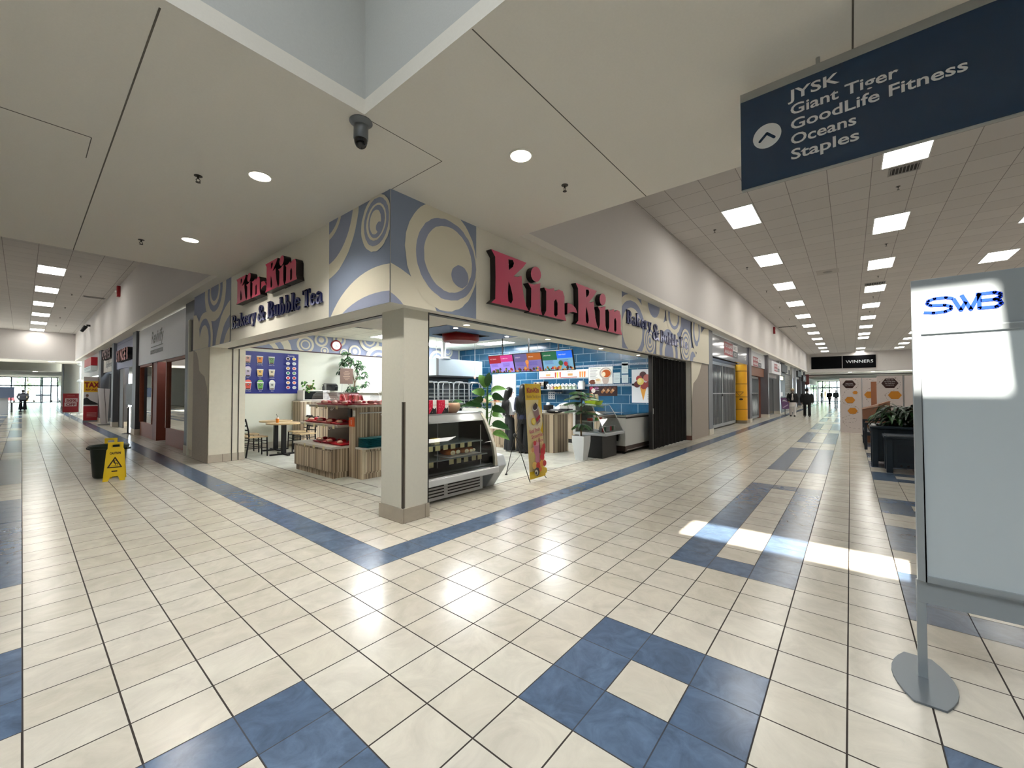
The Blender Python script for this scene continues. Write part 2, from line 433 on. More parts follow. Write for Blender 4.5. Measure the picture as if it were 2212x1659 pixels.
# joints and access hatch in the dropped ceiling
t = MB(); JN = mat((96, 90, 82), 0.8); e = 0.0015
for x0, x1, y0, y1 in ((-1.394, -1.384, -0.1, 6.0), (-0.16, 2.55, -1.37, -1.362), (-0.16, 0.645, -0.152, -0.146), (0.642, 0.648, -0.15, 0.66), (1.0, 2.55, -3.13, -3.12), (-3.2, -1.51, 1.875, 1.885), (-1.512, -1.506, 1.88, 2.35), (-3.2, -2.4, 1.83, 1.836)):
    t.box(x0, x1, y0, y1, HS-e, HS+0.001, JN)
struct(t, 'trim_2', smooth=0)

# ============================================================ upper walls, far beams, hidden side walls
w = MB(); w.box(2.55, 52.4, 0.43, 0.55, HS+0.1, HC, PLASTG); struct(w, 'wall_right', smooth=0)
w = MB(); w.box(0.45, 0.57, 6.0, 38.4, HS+0.1, HC, PLASTG); struct(w, 'wall_left', smooth=0)
w = MB(); w.box(2.45, 2.55, -12, 0.45, HS+0.12, HC, PLASTG); w.box(-12, 0.47, 5.9, 6.0, HS+0.12, HC, PLASTG); struct(w, 'wall_soffit_end', smooth=0)
w = MB(); w.box(2.5, 52.4, -8.5, -8.4, 0, HC, PLASTG); w.box(-12, 2.5, -12.1, -12, 0, HS, PLASTG); w.box(2.5, 2.6, -12, -8.5, 0, HS, PLASTG); struct(w, 'wall_opposite', smooth=0)
w = MB(); w.box(-8.5, -8.4, 6.0, 38.4, 0, HC, PLASTG); w.box(-12.1, -12, -12, 6, 0, HS, PLASTG); w.box(-12, -8.5, 6.0, 6.1, 0, HS, PLASTG); struct(w, 'wall_opposite', smooth=0)
w = MB(); w.box(52.0, 52.4, -8.4, 0.43, 3.62, HC, PLASTG); w.box(52.0, 54.5, -8.4, 1.0, 3.60, 3.64, CEIL); struct(w, 'wall_far_right', smooth=0)
w = MB(); w.box(-8.4, 0.5, 38.0, 38.4, 3.68, HC, PLASTG); w.box(-8.4, 1.5, 38.4, 42.0, 3.66, 3.70, CEIL); struct(w, 'wall_far_left', smooth=0)
# beyond the right beam: a bright hall that ends in glazed doors
w = MB(); FARW = mat((226, 222, 210), 0.8)
w.box(54.5, 56, -8.4, 1.2, 4.6, 4.7, CEIL); w.box(54.4, 54.5, -8.4, 1.2, 3.6, 4.7, FARW); w.box(56, 56.1, -8.4, 1.2, 3.4, 4.7, FARW); w.box(56, 84, -8.4, 1.2, 3.4, 3.5, CEIL)
w.box(54, 84, -8.5, -8.4, 0, 4.7, FARW); w.box(52.4, 84, 1.2, 1.3, 0, 4.7, FARW)
struct(w, 'wall_far_right', smooth=0)
w = MB(); w.box(-8.4, 1.6, 42.0, 42.1, 3.7, 5.0, FARW); w.box(-8.4, 1.6, 42.1, 68, 5.0, 5.1, CEIL); w.box(-8.4, 2.5, 68, 68.3, 4.0, 5.1, FARW); w.box(-8.4, 3.5, 68.3, 95, 4.0, 4.1, CEIL)
w.box(-8.5, -8.4, 42, 95, 0, 5.1, FARW); w.box(1.9, 2.0, 68.3, 95, 0, 4.1, FARW)
struct(w, 'wall_far_left', smooth=0)
w = MB(); PIERB = mat((142, 158, 180), 0.7)
w.box(1.05, 2.0, 62.5, 67.5, 0, 5.1, FARW); w.box(1.03, 1.05, 62.5, 64.6, 0.1, 5.05, PIERB); w.box(1.0, 2.0, 62.45, 62.5, 0, 5.1, FARW); w.box(1.05, 2.0, 40, 62.4, 0, 5.1, FARW)
struct(w, 'wall_far_left', smooth=0)
def glazing(name, a0, a1, at, top, mull, trans, axis):
    """glazed wall with frames; axis 'x' = the wall stands at constant x"""
    f = MB(); M_ = mat((96, 108, 128), 0.5)
    def bx(p0, p1, z0, z1, d=0.06):
        if axis == 'x': f.box(at-d, at+d, p0, p1, z0, z1, M_)
        else: f.box(p0, p1, at-d, at+d, z0, z1, M_)
    for m in mull: bx(m-0.07, m+0.07, 0, top)
    bx(a0, a1, top-0.12, top); bx(a0, a1, 0, 0.10)
    for z in trans: bx(a0, a1, z-0.09, z+0.09)
    fr = struct(f, name, smooth=0)
    g = MB()
    if axis == 'x': g.box(at-0.01, at+0.01, a0, a1, 0.1, top-0.1, GLASS)
    else: g.box(a0, a1, at-0.01, at+0.01, 0.1, top-0.1, GLASS)
    g.build('pane', parent=fr, smooth=0)
glazing('window_1', -8.4, 1.2, 84, 3.4, [-8.3, -5, -3.2, -2.3, -1.4, -0.4, 0.5, 1.1], [2.25], 'x')
glazing('window_2', -8.4, 1.9, 95, 4.0, [-8.3, -5.6, -4.2, -2.9, -1.55, 0.05, 0.2, 1.1, 1.8], [2.65], 'y')
g = MB(); g.box(84.2, 100, -40, 40, -0.12, -0.02, mat((150, 150, 148), 0.9)); g.box(-40, 40, 95.2, 125, -0.12, -0.02, mat((150, 150, 148), 0.9)); struct(g, 'floor', smooth=0)

# ============================================================ the bakery shell
SF = 2.43
w = MB(); w.box(0.635, 13.2, 0.67, 1.31, SF, HS, CREAM); struct(w, 'wall_shop_right', smooth=0)
w = MB(); w.box(0.635, 1.25, 1.31, 8.42, SF, HS, CREAM); w.box(1.25, 1.98, 1.31, 2.45, SF, 3.14, CREAM); struct(w, 'wall_shop_left', smooth=0)
STONE = mat_brick('stone_base', (186, 176, 160), (176, 166, 150), (110, 98, 86), 0.30, 0.4, 0.003, axes='xz', rough=0.5, veins=0.1)
STONEY = mat_brick('stone_base_b', (186, 176, 160), (176, 166, 150), (110, 98, 86), 0.30, 0.4, 0.003, axes='yz', rough=0.5, veins=0.1)
GRAN = mat((158, 148, 138), 0.7, noise=0.14, scale=90, bump=0.2)
w = MB(); w.box(0.90, 1.245, 0.80, 1.235, 0.16, SF, mat((222, 219, 206), 0.8, noise=0.02, scale=30)); struct(w, 'wall_corner_pillar', smooth=0)
w = MB(); w.box(0.882, 1.262, 0.782, 1.253, 0, 0.16, STONE); struct(w, 'baseboard_pillar', smooth=0)
w = MB(); CG = mat((112, 106, 96), 0.35, 0.5); w.box(0.895, 0.925, 0.795, 0.80, 0.165, 1.36, CG); w.box(0.895, 0.90, 0.795, 0.825, 0.165, 1.36, CG); struct(w, 'trim_corner_guard', smooth=0)
w = MB(); TK = mat((20, 17, 16), 0.5)
w.box(1.25, 11.2, 0.80, 0.88, SF-0.012, SF, TK); w.box(0.97, 1.05, 1.24, 7.24, SF-0.012, SF, TK); w.box(1.246, 1.262, 0.80, 0.86, 0.16, SF, TK); w.box(0.96, 0.99, 1.236, 1.25, 0.16, 1.3, TK)
struct(w, 'trim_gate_track', smooth=0)
# left pier beside the shop front
w = MB(); w.box(0.65, 1.31, 7.24, 8.9, 0.16, SF, mat((222, 216, 198), 0.8, noise=0.03, scale=14)); w.box(0.64, 1.31, 7.232, 8.42, 0, 0.165, STONE)
for x in (1.06, 1.18): w.box(x, x+0.012, 7.228, 7.24, 0, SF, TK)
struct(w, 'wall_left_pier', smooth=0)
w = MB(); w.box(11.30, 13.2, 0.69, 1.9, 0, SF, CREAM); w.box(11.28, 11.9, 0.68, 1.9, 0, 0.14, mat((120, 84, 74), 0.6)); struct(w, 'wall_right_pier', smooth=0)
# interior
w = MB(); w.box(0.65, 9.3, 8.9, 9.0, 0, 3.2, OFFW); struct(w, 'wall_dining', smooth=0)
BT = mat_brick('blue_wall_tile', (38, 92, 126), (32, 82, 116), (140, 168, 182), 0.50, 0.255, 0.007, axes='yz', off=0.5, rough=0.16, veins=0.15, vscale=5, shift=(0.2, 0.13))
w = MB(); w.box(9.3, 9.4, 0.9, 9.0, 0, 3.2, BT); struct(w, 'wall_kitchen', smooth=0)
MOS = mat_brick('mosaic_trim', (120, 140, 160), (50, 70, 100), (190, 200, 210), 0.03, 0.03, 0.004, axes='yz', rough=0.3)
w = MB()
for z in (1.695, 2.285): w.box(9.292, 9.30, 1.2, 6.0 if z < 2 else 5.4, z-0.03, z+0.03, MOS)
struct(w, 'trim_mosaic', smooth=0)
SC_T = mat_brick('shop_ceiling_tile', (222, 218, 204), (214, 210, 196), (150, 146, 132), 0.61, 0.61, 0.008, shift=(0, 0.1), rough=0.9)
w = MB(); w.box(1.25, 9.3, 1.31, 8.9, 3.14, 3.2, SC_T); struct(w, 'ceiling', smooth=0)
w = MB(); w.box(9.4, 11.3, 2.2, 2.3, 0, 3.2, BLACK); struct(w, 'wall_kitchen_back', smooth=0)
w = MB(); w.box(1.31, 9.3, 8.885, 8.9, 0, 0.15, mat((190, 186, 174), 0.5)); struct(w, 'baseboard_dining', smooth=0)

# ============================================================ murals
MUR = mat((228, 222, 204), 0.85); LIL = mat((152, 160, 186), 0.85); LILB = mat((140, 152, 176), 0.85)
def mural_obj(art, name, label):
    return tag(art.build(name, smooth=0), label, 'mural', None)
# right face by the corner: X .635-1.93
a = Art((0.637, 0.67, SF), (1, 0, 0), (0, 0, 1), 1.29, 1.22)
a.rect(0, 0, 1.29, 1.22, LILB)
a.disc(-0.25, -0.35, 0.98, MUR, ry=0.80, n=48); a.disc(-0.2, -0.45, 0.55, LIL, ry=0.60, n=40)
a.disc(0.74, 0.66, 0.56, MUR, ry=0.64, n=56, jag=0.02); a.disc(0.80, 0.65, 0.48, LIL, ry=0.49, n=56, jag=0.025); a.disc(0.82, 0.66, 0.385, MUR, ry=0.40, n=56, jag=0.02); a.disc(1.0, 0.49, 0.145, LIL, ry=0.14, n=24, jag=0.06)
mural_obj(a, 'mural', 'lilac mural of one huge ringed circle, right of the fascia corner')
# left face by the corner: Y .67-2.02 (u runs toward -y)
a = Art((0.635, 2.025, SF), (0, -1, 0), (0, 0, 1), 1.353, 1.22)
a.rect(0, 0, 1.353, 1.22, LILB)
a.disc(-0.10, 1.35, 0.82, MUR, ry=0.87, n=56, jag=0.01); a.disc(-0.10, 1.35, 0.69, LIL, ry=0.68, n=56); a.disc(-0.10, 1.35, 0.43, MUR, ry=0.37, n=40); a.disc(-0.10, 1.35, 0.37, LIL, ry=0.30, n=40)
a.disc(1.12, -0.50, 1.25, MUR, ry=0.93, n=64); a.disc(1.08, -0.45, 1.12, LIL, ry=0.59, n=56)
a.disc(1.08, 0.92, 0.30, MUR, ry=0.315, n=44, jag=0.03); a.disc(1.09, 0.93, 0.25, LIL, ry=0.265, n=44, jag=0.03); a.disc(1.09, 0.93, 0.20, MUR, ry=0.205, n=40, jag=0.03)
a.disc(1.10, 0.93, 0.165, LIL, ry=0.18, n=40, jag=0.03); a.disc(1.08, 0.93, 0.115, MUR, ry=0.135, n=30, jag=0.04); a.disc(1.15, 0.86, 0.055, LIL, n=18, jag=0.1); a.line([(1.16, 0.87), (1.22, 0.83)], 0.09, LIL)
mural_obj(a, 'mural', 'lilac mural with spiral circle, left of the fascia corner')
# far end of right fascia with wave cutouts
a = Art((6.355, 0.67, SF), (1, 0, 0), (0, 0, 1), 6.84, 1.22)
a.rect(0, 0, 6.84, 1.22, LIL)
def ring(a, x, y, rs, j=0.02, sq=1.0):
    for i, r in enumerate(rs): a.disc(x, y, r, (MUR, LIL)[i % 2], ry=r*sq, n=44, jag=j)
ring(a, 0.55, 0.45, (0.90, 0.74, 0.56), sq=0.88); ring(a, 1.85, 1.25, (0.80, 0.40), sq=0.85); ring(a, 1.55, 0.30, (0.36, 0.29, 0.24, 0.18, 0.14, 0.08), sq=1.0)
ring(a, 2.9, 0.05, (0.95, 0.72, 0.52, 0.35), sq=0.95); ring(a, 3.3, 1.15, (0.62, 0.46, 0.34), sq=0.8); ring(a, 4.35, 0.42, (0.50, 0.42, 0.36, 0.28, 0.22, 0.12), sq=1.0)
ring(a, 5.0, 0.0, (0.42, 0.3), sq=1.0); ring(a, 5.4, 1.0, (0.5, 0.36, 0.24), sq=1.4)
a.shape([(4.95, 0.0), (5.05, 0.12), (5.25, 0.16), (5.45, 0.35), (5.55, 0.62), (5.75, 0.75), (5.95, 1.0), (6.3, 1.17), (6.84, 1.22), (6.84, 0)], MUR)
mural_obj(a, 'mural', 'lilac mural of ringed circles at the far right end of the fascia')
# left end of left fascia
a = Art((0.635, 8.42, SF), (0, -1, 0), (0, 0, 1), 2.56, 1.22)
a.rect(0, 0, 2.56, 1.22, LIL)
ring(a, 1.55, 1.15, (0.72, 0.50, 0.36, 0.26), sq=0.9); ring(a, 0.85, 0.15, (0.62, 0.48, 0.34), sq=1.0); ring(a, 2.75, -0.35, (1.15, 0.88, 0.66, 0.42), sq=1.0)
a.shape([(0, 0), (0, 0.80), (0.25, 0.78), (0.45, 0.62), (0.55, 0.24), (0.85, 0.22), (1.05, 0.0)], MUR)
mural_obj(a, 'mural', 'lilac mural of rings with wavy cream cutout at the left end of the left fascia')
# stone wave panels below
w = Art((0.638, 8.42, 0.0), (0, -1, 0), (0, 0, 1), 1.19, 2.43, eps=0.004)
w.rect(0, 0, 1.19, 2.43, MUR)
w.shape([(0, 0.0), (0, 2.43), (0.05, 2.43), (0.28, 2.36), (0.42, 2.18), (0.50, 1.96), (0.62, 1.90), (0.90, 1.82), (1.10, 1.58), (1.17, 1.30), (1.19, 1.0), (1.19, 0)], mat((166, 156, 144), 0.7, noise=0.12, scale=50))
tag(w.build('stone_cladding', smooth=0), 'wavy topped grey brown stone cladding on the left pier of the bakery', 'cladding')
w = Art((11.30, 0.676, 0.0), (1, 0, 0), (0, 0, 1), 1.90, 2.43, eps=0.004)
w.rect(0, 0, 1.90, 2.43, MUR)
w.shape([(0, 0), (0, 1.2), (0.18, 1.75), (0.60, 1.92), (0.85, 2.1), (1.1, 2.38), (1.2, 2.43), (1.90, 2.43), (1.9, 0)], GRAN)
tag(w.build('stone_cladding', smooth=0), 'wavy topped grey stone cladding on the right pier beside the black gate', 'cladding')
# dining wall band of circles
a = Art((1.31, 8.898, 2.665), (1, 0, 0), (0, 0, 1), 7.9, 0.47)
a.rect(0, 0, 7.9, 0.47, LIL)
rb = random.Random(3)
for x, y, r in ((0.9, -0.15, 0.75), (2.0, 0.18, 0.24), (2.45, 0.36, 0.2), (2.55, 0.05, 0.12), (2.86, 0.18, 0.13), (3.0, 0.42, 0.2), (3.15, 0.03, 0.13), (3.5, 0.1, 0.2), (4.0, 0.5, 0.36), (4.35, -0.15, 0.5), (4.95, 0.10, 0.12), (5.2, 0.50, 0.3), (5.5, 0.1, 0.3), (6.1, 0.3, 0.3), (6.8, 0.0, 0.4), (7.3, 0.4, 0.25)):
    ring(a, x, y, [r, r*0.74, r*0.56, r*0.40][:4] if r > 0.2 else [r, r*0.7, r*0.4])
mural_obj(a, 'mural', 'lilac band of ringed circles painted round the top of the dining wall')
w = MB(); w.box(1.31, 9.3, 8.888, 8.9, 2.635, 2.665, mat((66, 44, 50), 0.6)); struct(w, 'trim_3', smooth=0)

# ============================================================ lamps in the ceilings
def panel(x, y, z, sx, sy, label, group, m=LAMP):
    t = thing('ceiling_light', label, 'ceiling light', (x, y, z), group)
    f = MB(); fr = 0.02; W_ = mat((225, 225, 222), 0.5)
    f.box(x-sx/2, x+sx/2, y-sy/2, y-sy/2+fr, z-0.012, z, W_); f.box(x-sx/2, x+sx/2, y+sy/2-fr, y+sy/2, z-0.012, z, W_)
    f.box(x-sx/2, x-sx/2+fr, y-sy/2+fr, y+sy/2-fr, z-0.012, z, W_); f.box(x+sx/2-fr, x+sx/2, y-sy/2+fr, y+sy/2-fr, z-0.012, z, W_)
    f.build('frame', parent=t, smooth=0)
    d = MB(); d.box(x-sx/2+fr, x+sx/2-fr, y-sy/2+fr, y+sy/2-fr, z-0.008, z-0.001, m); d.build('diffuser', parent=t, smooth=0)
    return t
R0 = '%s, %s from the crossing'
rows = [(-1.2, [8.8+4*i for i in range(12)], 'nearest the shops'), (-3.88, [7.5, 11.5, 15.5, 19.5, 23.5, 27.5, 31.5, 35.5, 38.1, 47.5, 51.4], 'along the middle'), (-6.55, [12.8+4*i for i in range(11)], 'farthest from the shops')]
for y, xs_, nm in rows:
    for i, x in enumerate(xs_):
        panel(x, y, HC, 1.28, 0.63, 'light panel over the right corridor, row '+R0 % (nm, ORD[i]), 'light panels in the right corridor')
for i in range(6):
    panel(-1.29, 17.3+3.96*i, HC, 0.63, 1.26, 'light panel over the left corridor, shop side row, %s from the crossing' % ORD[i], 'light panels in the left corridor')
for i in range(5):  # out-of-view row of panels, added to help light the left corridor
    panel(-6.0, 10+6*i, HC, 0.63, 1.26, 'unseen light panel added over the left corridor, far side row, %s from the crossing' % ORD[i], 'unseen light panels added over the far side of the left corridor')
for i, (x, y) in enumerate(((5.05, 7.3), (8.32, 6.1), (7.05, 7.75), (3.2, 5.0), (7.4, 3.4), (4.6, 3.6))):
    panel(x, y, 3.14, 0.62, 1.26, 'white light panel in the bakery ceiling, ' + ('above the dining tables', 'above the menu screens', 'above the oven hood', 'above the bread shelves', 'above the front counter', 'above the round red lamp')[i], 'light panels in the bakery ceiling', LAMPS)
def downlight(x, y, z, r, label, group, power, m=LAMPW, col=(1, 0.955, 0.87), blend=0.9, size=2.3):
    t = thing('downlight', label, 'downlight', (x, y, z), group)
    a = MB(); a.lathe([(r*1.18, 0.0), (r*1.18, -0.006), (r*1.0, -0.008), (r*0.98, 0.0)], (x, y, z), mat((235, 232, 222), 0.4)); a.build('trim_ring', parent=t)
    b = MB(); b.lathe([(0.0, -0.004), (r*0.98, -0.004), (r*0.98, -0.001)], (x, y, z), m); b.build('lens', parent=t)
    if power:
        light('downlight_beam', 'SPOT', (x, y, z-0.03), power, col, look=(0, 0, -1), spot_size=size, spot_blend=blend, shadow_soft_size=0.06)
downlight(-0.355, 1.465, HS, 0.095, 'round warm downlight near the dome camera, larger of the two on the left', 'downlights in the dropped ceiling', 150)
downlight(-0.355, 4.128, HS, 0.095, 'round warm downlight on the left, farther from the dome camera', 'downlights in the dropped ceiling', 150)
downlight(1.049, -0.778, HS, 0.095, 'round warm downlight above the right face of the shop sign', 'downlights in the dropped ceiling', 150)
for i, x in enumerate((2.156, 4.171, 6.193, 8.231)):
    downlight(x, 1.085, SF, 0.045, 'small downlight in the bakery header, %s from the corner pillar' % ORD[i], 'small downlights in the bakery header', 60, size=1.9)
for x, y, n in ((56.0-2.3, -3.1, 'left'), (56.0-2.3, -4.9, 'right')): downlight(x, y, 3.60, 0.16, 'small downlight under the far right beam, on the %s' % n, 'downlights under the far beam', 0, LAMPS)
downlight(-0.55, 39.5, 3.66, 0.16, 'downlight under the far beam of the left corridor', None, 0, LAMPS)
downlight(-0.9, 70.0, 4.0, 0.2, 'downlight past the far left beam near the entrance', None, 0, LAMPS)
# ============================================================ shop signs on the fascia
LET = {
'K': [[(0.0, 0.698), (0.77, 0.704), (0.681, 0.607), (0.55, 0.504), (0.471, 0.439), (0.571, 0.451), (0.653, 0.486), (0.669, 0.356), (0.707, 0.191), (0.763, 0.062), (0.825, -0.003), (0.0, -0.017), (0.082, 0.045), (0.089, 0.348), (0.081, 0.617)], [(0.358, 0.65), (0.453, 0.666), (0.481, 0.627), (0.453, 0.565), (0.368, 0.504)], [(0.362, 0.342), (0.401, 0.284), (0.444, 0.176), (0.455, 0.095), (0.413, 0.038), (0.357, 0.061), (0.344, 0.174)]],
'i': [[(0.807, 0.415), (0.952, 0.417), (1.118, 0.473), (1.111, 0.319), (1.12, 0.084), (1.169, -0.012), (0.828, -0.018), (0.883, 0.073), (0.887, 0.347)]],
'dot': [[(1.137, 0.604), (1.127, 0.558), (1.098, 0.515), (1.055, 0.484), (1.006, 0.469), (0.957, 0.472), (0.916, 0.491), (0.888, 0.525), (0.879, 0.568), (0.889, 0.613), (0.916, 0.655), (0.957, 0.686), (1.006, 0.703), (1.056, 0.701), (1.099, 0.682), (1.127, 0.648)]],
'n': [[(1.218, 0.427), (1.356, 0.425), (1.489, 0.472), (1.519, 0.424), (1.643, 0.477), (1.757, 0.47), (1.807, 0.391), (1.808, 0.096), (1.862, -0.009), (1.21, -0.011), (1.273, 0.072), (1.278, 0.378)], [(1.498, 0.259), (1.553, 0.306), (1.597, 0.247), (1.596, 0.055), (1.544, 0.013), (1.497, 0.04)]],
'hyphen': [[(1.901, 0.303), (2.063, 0.3), (2.168, 0.252), (2.226, 0.175), (2.082, 0.177), (1.967, 0.148), (1.892, 0.105)]]}
MAG = mat((200, 26, 84), 0.45); SIDE = mat((22, 8, 12), 0.4)
def big_letters(t, o, u, v, sc, dep, dx=0.0, keys=('K', 'i', 'dot', 'n', 'hyphen')):
    for k in keys:
        b = MB(); g = shape_mesh([[(x+dx, y) for x, y in l] for l in LET[k]], 1.0)
        g = ([(p[0], p[1], (p[2]+0.5)*dep) for p in g[0]], g[1])
        solid_in_plane(b, g, o, u, v, sc, sc, 0.004, MAG, SIDE)
        # dark rim round the face
        b.build('letter' if k not in ('hyphen', 'dot') else ('hyphen' if k == 'hyphen' else 'letter_dot'), parent=t, smooth=0)
t = thing('shop_sign', 'large raised magenta Kin-Kin letters on the right face of the fascia', 'sign', (4.1, 0.67, 2.68))
big_letters(t, (2.108, 0.669, 2.68), (1, 0, 0), (0, 0, 1), 1.0, 0.095)
big_letters(t, (2.108, 0.669, 2.68), (1, 0, 0), (0, 0, 1), 1.0, 0.095, 2.17, ('K', 'i', 'dot', 'n'))
t = thing('shop_sign', 'smaller raised magenta Kin-Kin letters on the left face of the fascia', 'sign', (0.635, 4.1, 3.0))
big_letters(t, (0.634, 5.21, 3.03), (0, -1, 0), (0, 0, 1), 0.615, 0.10)
big_letters(t, (0.634, 5.21, 3.03), (0, -1, 0), (0, 0, 1), 0.615, 0.10, 2.17, ('K', 'i', 'dot', 'n'))
BLU = mat((26, 34, 96), 0.12, 0.55, spec=0.8)
# condensed slab-serif glyphs drawn as strokes in a unit cap height; (points, width)
def arc(cx, cy, rx, ry, a0, a1, n=10): return [(cx+rx*math.cos(math.radians(a0+(a1-a0)*i/n)), cy+ry*math.sin(math.radians(a0+(a1-a0)*i/n))) for i in range(n+1)]
def R(x0, y0, x1, y1): return ('r', x0, y0, x1, y1)
def S(p, w, w2=None): return ('s', p, w, w2 or w)
XH = 0.66
GLY = {
'B': (0.50, [R(0, 0, .2, .05), R(0, .95, .2, 1), R(.05, 0, .19, 1), S(arc(.18, .745, .19, .23, 90, -90), .05, .14), S(arc(.18, .26, .21, .24, 90, -90), .05, .15)]),
'a': (0.40, [S(arc(.15, .36, .13, .29, -40, 0, 3)[:0]+[(.05, .50), (.08, .60), (.16, .64), (.24, .58), (.26, .48)], .08), R(.20, .03, .32, .52), R(.28, 0, .38, .06), S(arc(.14, .18, .09, .17, 60, 330), .09), ]),
'k': (0.46, [R(0, .95, .15, 1), R(.04, 0, .17, 1), R(0, 0, .2, .05), S([(.15, .28), (.34, .62)], .05), S([(.22, .38), (.36, .03)], .13), R(.26, .61, .42, .66), R(.26, 0, .45, .05)]),
'e': (0.38, [S(arc(.18, .33, .13, .30, 20, 330, 16), .09, .1), R(.07, .33, .30, .38)]),
'r': (0.34, [R(0, .61, .12, .66), R(.04, 0, .17, .66), R(0, 0, .22, .05), S([(.16, .48), (.22, .62), (.29, .60)], .09)]),
'y': (0.40, [R(0, .61, .2, .66), R(.24, .61, .4, .66), S([(.10, .62), (.23, .06)], .13), S([(.32, .62), (.22, .04), (.15, -.20), (.07, -.20)], .06, .08)]),
'&': (0.58, [S(arc(.24, .78, .11, .17, -60, 230, 12), .08), S([(.18, .66), (.46, .05)], .13), S(arc(.20, .25, .15, .23, 110, 330, 10), .10), S([(.33, .12), (.44, .34), (.47, .46)], .05), R(.36, .44, .56, .49), R(.42, 0, .56, .05)]),
'u': (0.44, [R(0, .61, .12, .66), R(.04, .1, .17, .66), S(arc(.17, .14, .09, .10, 180, 330, 6), .08), R(.22, .61, .30, .66), R(.26, 0, .38, .66), R(.34, 0, .43, .05)]),
'b': (0.42, [R(0, .95, .12, 1), R(.04, 0, .17, 1), S(arc(.18, .32, .15, .29, 110, -110, 12), .08, .11)]),
'l': (0.24, [R(0, .95, .12, 1), R(.05, 0, .18, 1), R(0, 0, .23, .05)]),
'T': (0.50, [R(.17, 0, .32, 1), R(.10, 0, .40, .05), R(0, .93, .49, 1), R(0, .75, .04, 1), R(.45, .75, .49, 1)]),
' ': (0.22, [])}
def slab_word(mb, txt, x, y, h, sx, m):
    for ch in txt:
        wd, st = GLY[ch]
        for s_ in st:
            if s_[0] == 'r':
                _, x0, y0, x1, y1 = s_
                pts = [[(x0, y0), (x1, y0), (x1, y1), (x0, y1)]]
            else:
                p = s_[1]; n = len(p); A = []; B = []
                for i, q in enumerate(p):
                    a_, b_ = p[max(0, i-1)], p[min(n-1, i+1)]; dx, dy = b_[0]-a_[0], b_[1]-a_[1]; L_ = math.hypot(dx, dy)
                    k_ = math.sin(PI*i/(n-1)) if n > 4 else 1; w_ = (s_[2]+(s_[3]-s_[2])*k_)/2
                    A.append((q[0]-dy/L_*w_, q[1]+dx/L_*w_)); B.append((q[0]+dy/L_*w_, q[1]-dx/L_*w_))
                pts = [[A[i], B[i], B[i+1], A[i+1]] for i in range(n-1)]
            for q in pts:
                v3 = [mb.o+mb.u*(x+a_*h*sx)+mb.vv*(y+b_*h)+mb.n*0.006 for a_, b_ in q]
                mb.prism(v3, mb.n*0.022, m)
        x += wd*h*sx+0.02*h
    return x
def slab_width(txt, h): return sum(GLY[c_][0]*h for c_ in txt)
def slab_sign(name, label, o, u, groups):
    t = thing(name, label, 'sign', o)
    for g in groups:
        a = Art(o, u, (0, 0, 1), 9, 3); slab_word(a, g[0], g[1], g[2], g[3], (g[4]-0.02*g[3]*(len(g[0])-1))/slab_width(g[0], g[3]), BLU)
        a.build('word', parent=t, smooth=0)
slab_sign('lettering', 'small shiny navy Bakery & Bubble Tea letters on the right fascia', (6.5, 0.665, 2.6), (1, 0, 0), [('Bakery', 0.04, 0.378, 0.305, 1.45), ('&', 1.56, 0.18, 0.41, 0.48), ('Bubble', 2.09, 0.155, 0.32, 1.44), ('Tea', 3.64, 0.165, 0.30, 0.75)])
slab_sign('lettering', 'shiny navy Bakery & Bubble Tea letters on the left fascia', (0.63, 5.73, 2.4), (0, -1, 0), [('Bakery', 0.02, 0.245, 0.245, 1.20), ('&', 1.32, 0.235, 0.265, 0.31), ('Bubble', 1.74, 0.238, 0.265, 1.18), ('Tea', 3.0, 0.238, 0.24, 0.58)])

# ============================================================ hanging direction sign
t = thing('direction_sign', 'hanging navy direction sign with white store names and arrow', 'sign', (1.42, -3.85, 2.90))
SNAVY = mat((28, 56, 88), 0.16, spec=0.6); SGR = mat((168, 170, 168), 0.4, 0.3); SW = mat((232, 234, 238), 0.4)
b = MB(); b.box(1.42, 1.45, -5.25, -2.503, 2.912, 3.545, SNAVY); b.build('panel', parent=t, smooth=0)
b = MB(); b.box(1.416, 1.454, -5.25, -2.503, 3.545, 3.602, SGR); b.box(1.422, 1.448, -5.25, -2.506, 2.904, 2.912, SGR); b.build('rail', parent=t, smooth=0)
for y in (-2.95, -4.8):
    b = MB(); b.cyl((1.435, y, 3.602), (1.435, y, 3.65), 0.012, SGR); b.build('hanger', parent=t)
a = Art((1.42, -2.503, 2.915), (0, -1, 0), (0, 0, 1), 2.74, 0.63)
a.disc(0.160, 0.328, 0.084, SW, n=40)
a.line([(0.118, 0.303), (0.160, 0.345)], 0.018, SNAVY, False); a.line([(0.160, 0.345), (0.202, 0.303)], 0.018, SNAVY, False); a.disc(0.118, 0.303, 0.009, SNAVY, up=False); a.disc(0.202, 0.303, 0.009, SNAVY, up=False); a.disc(0.160, 0.345, 0.009, SNAVY)
for i, (s_, wd) in enumerate((('JYSK', 0.262), ('Giant Tiger', 0.53), ('GoodLife Fitness', 0.805), ('Oceans', 0.338), ('Staples', 0.35))):
    a.text(s_, 0.294, 0.512-0.101*i, 0.068, SW, bold=0.018, width=wd, up=False)
a.build('lettering', parent=t, smooth=0)

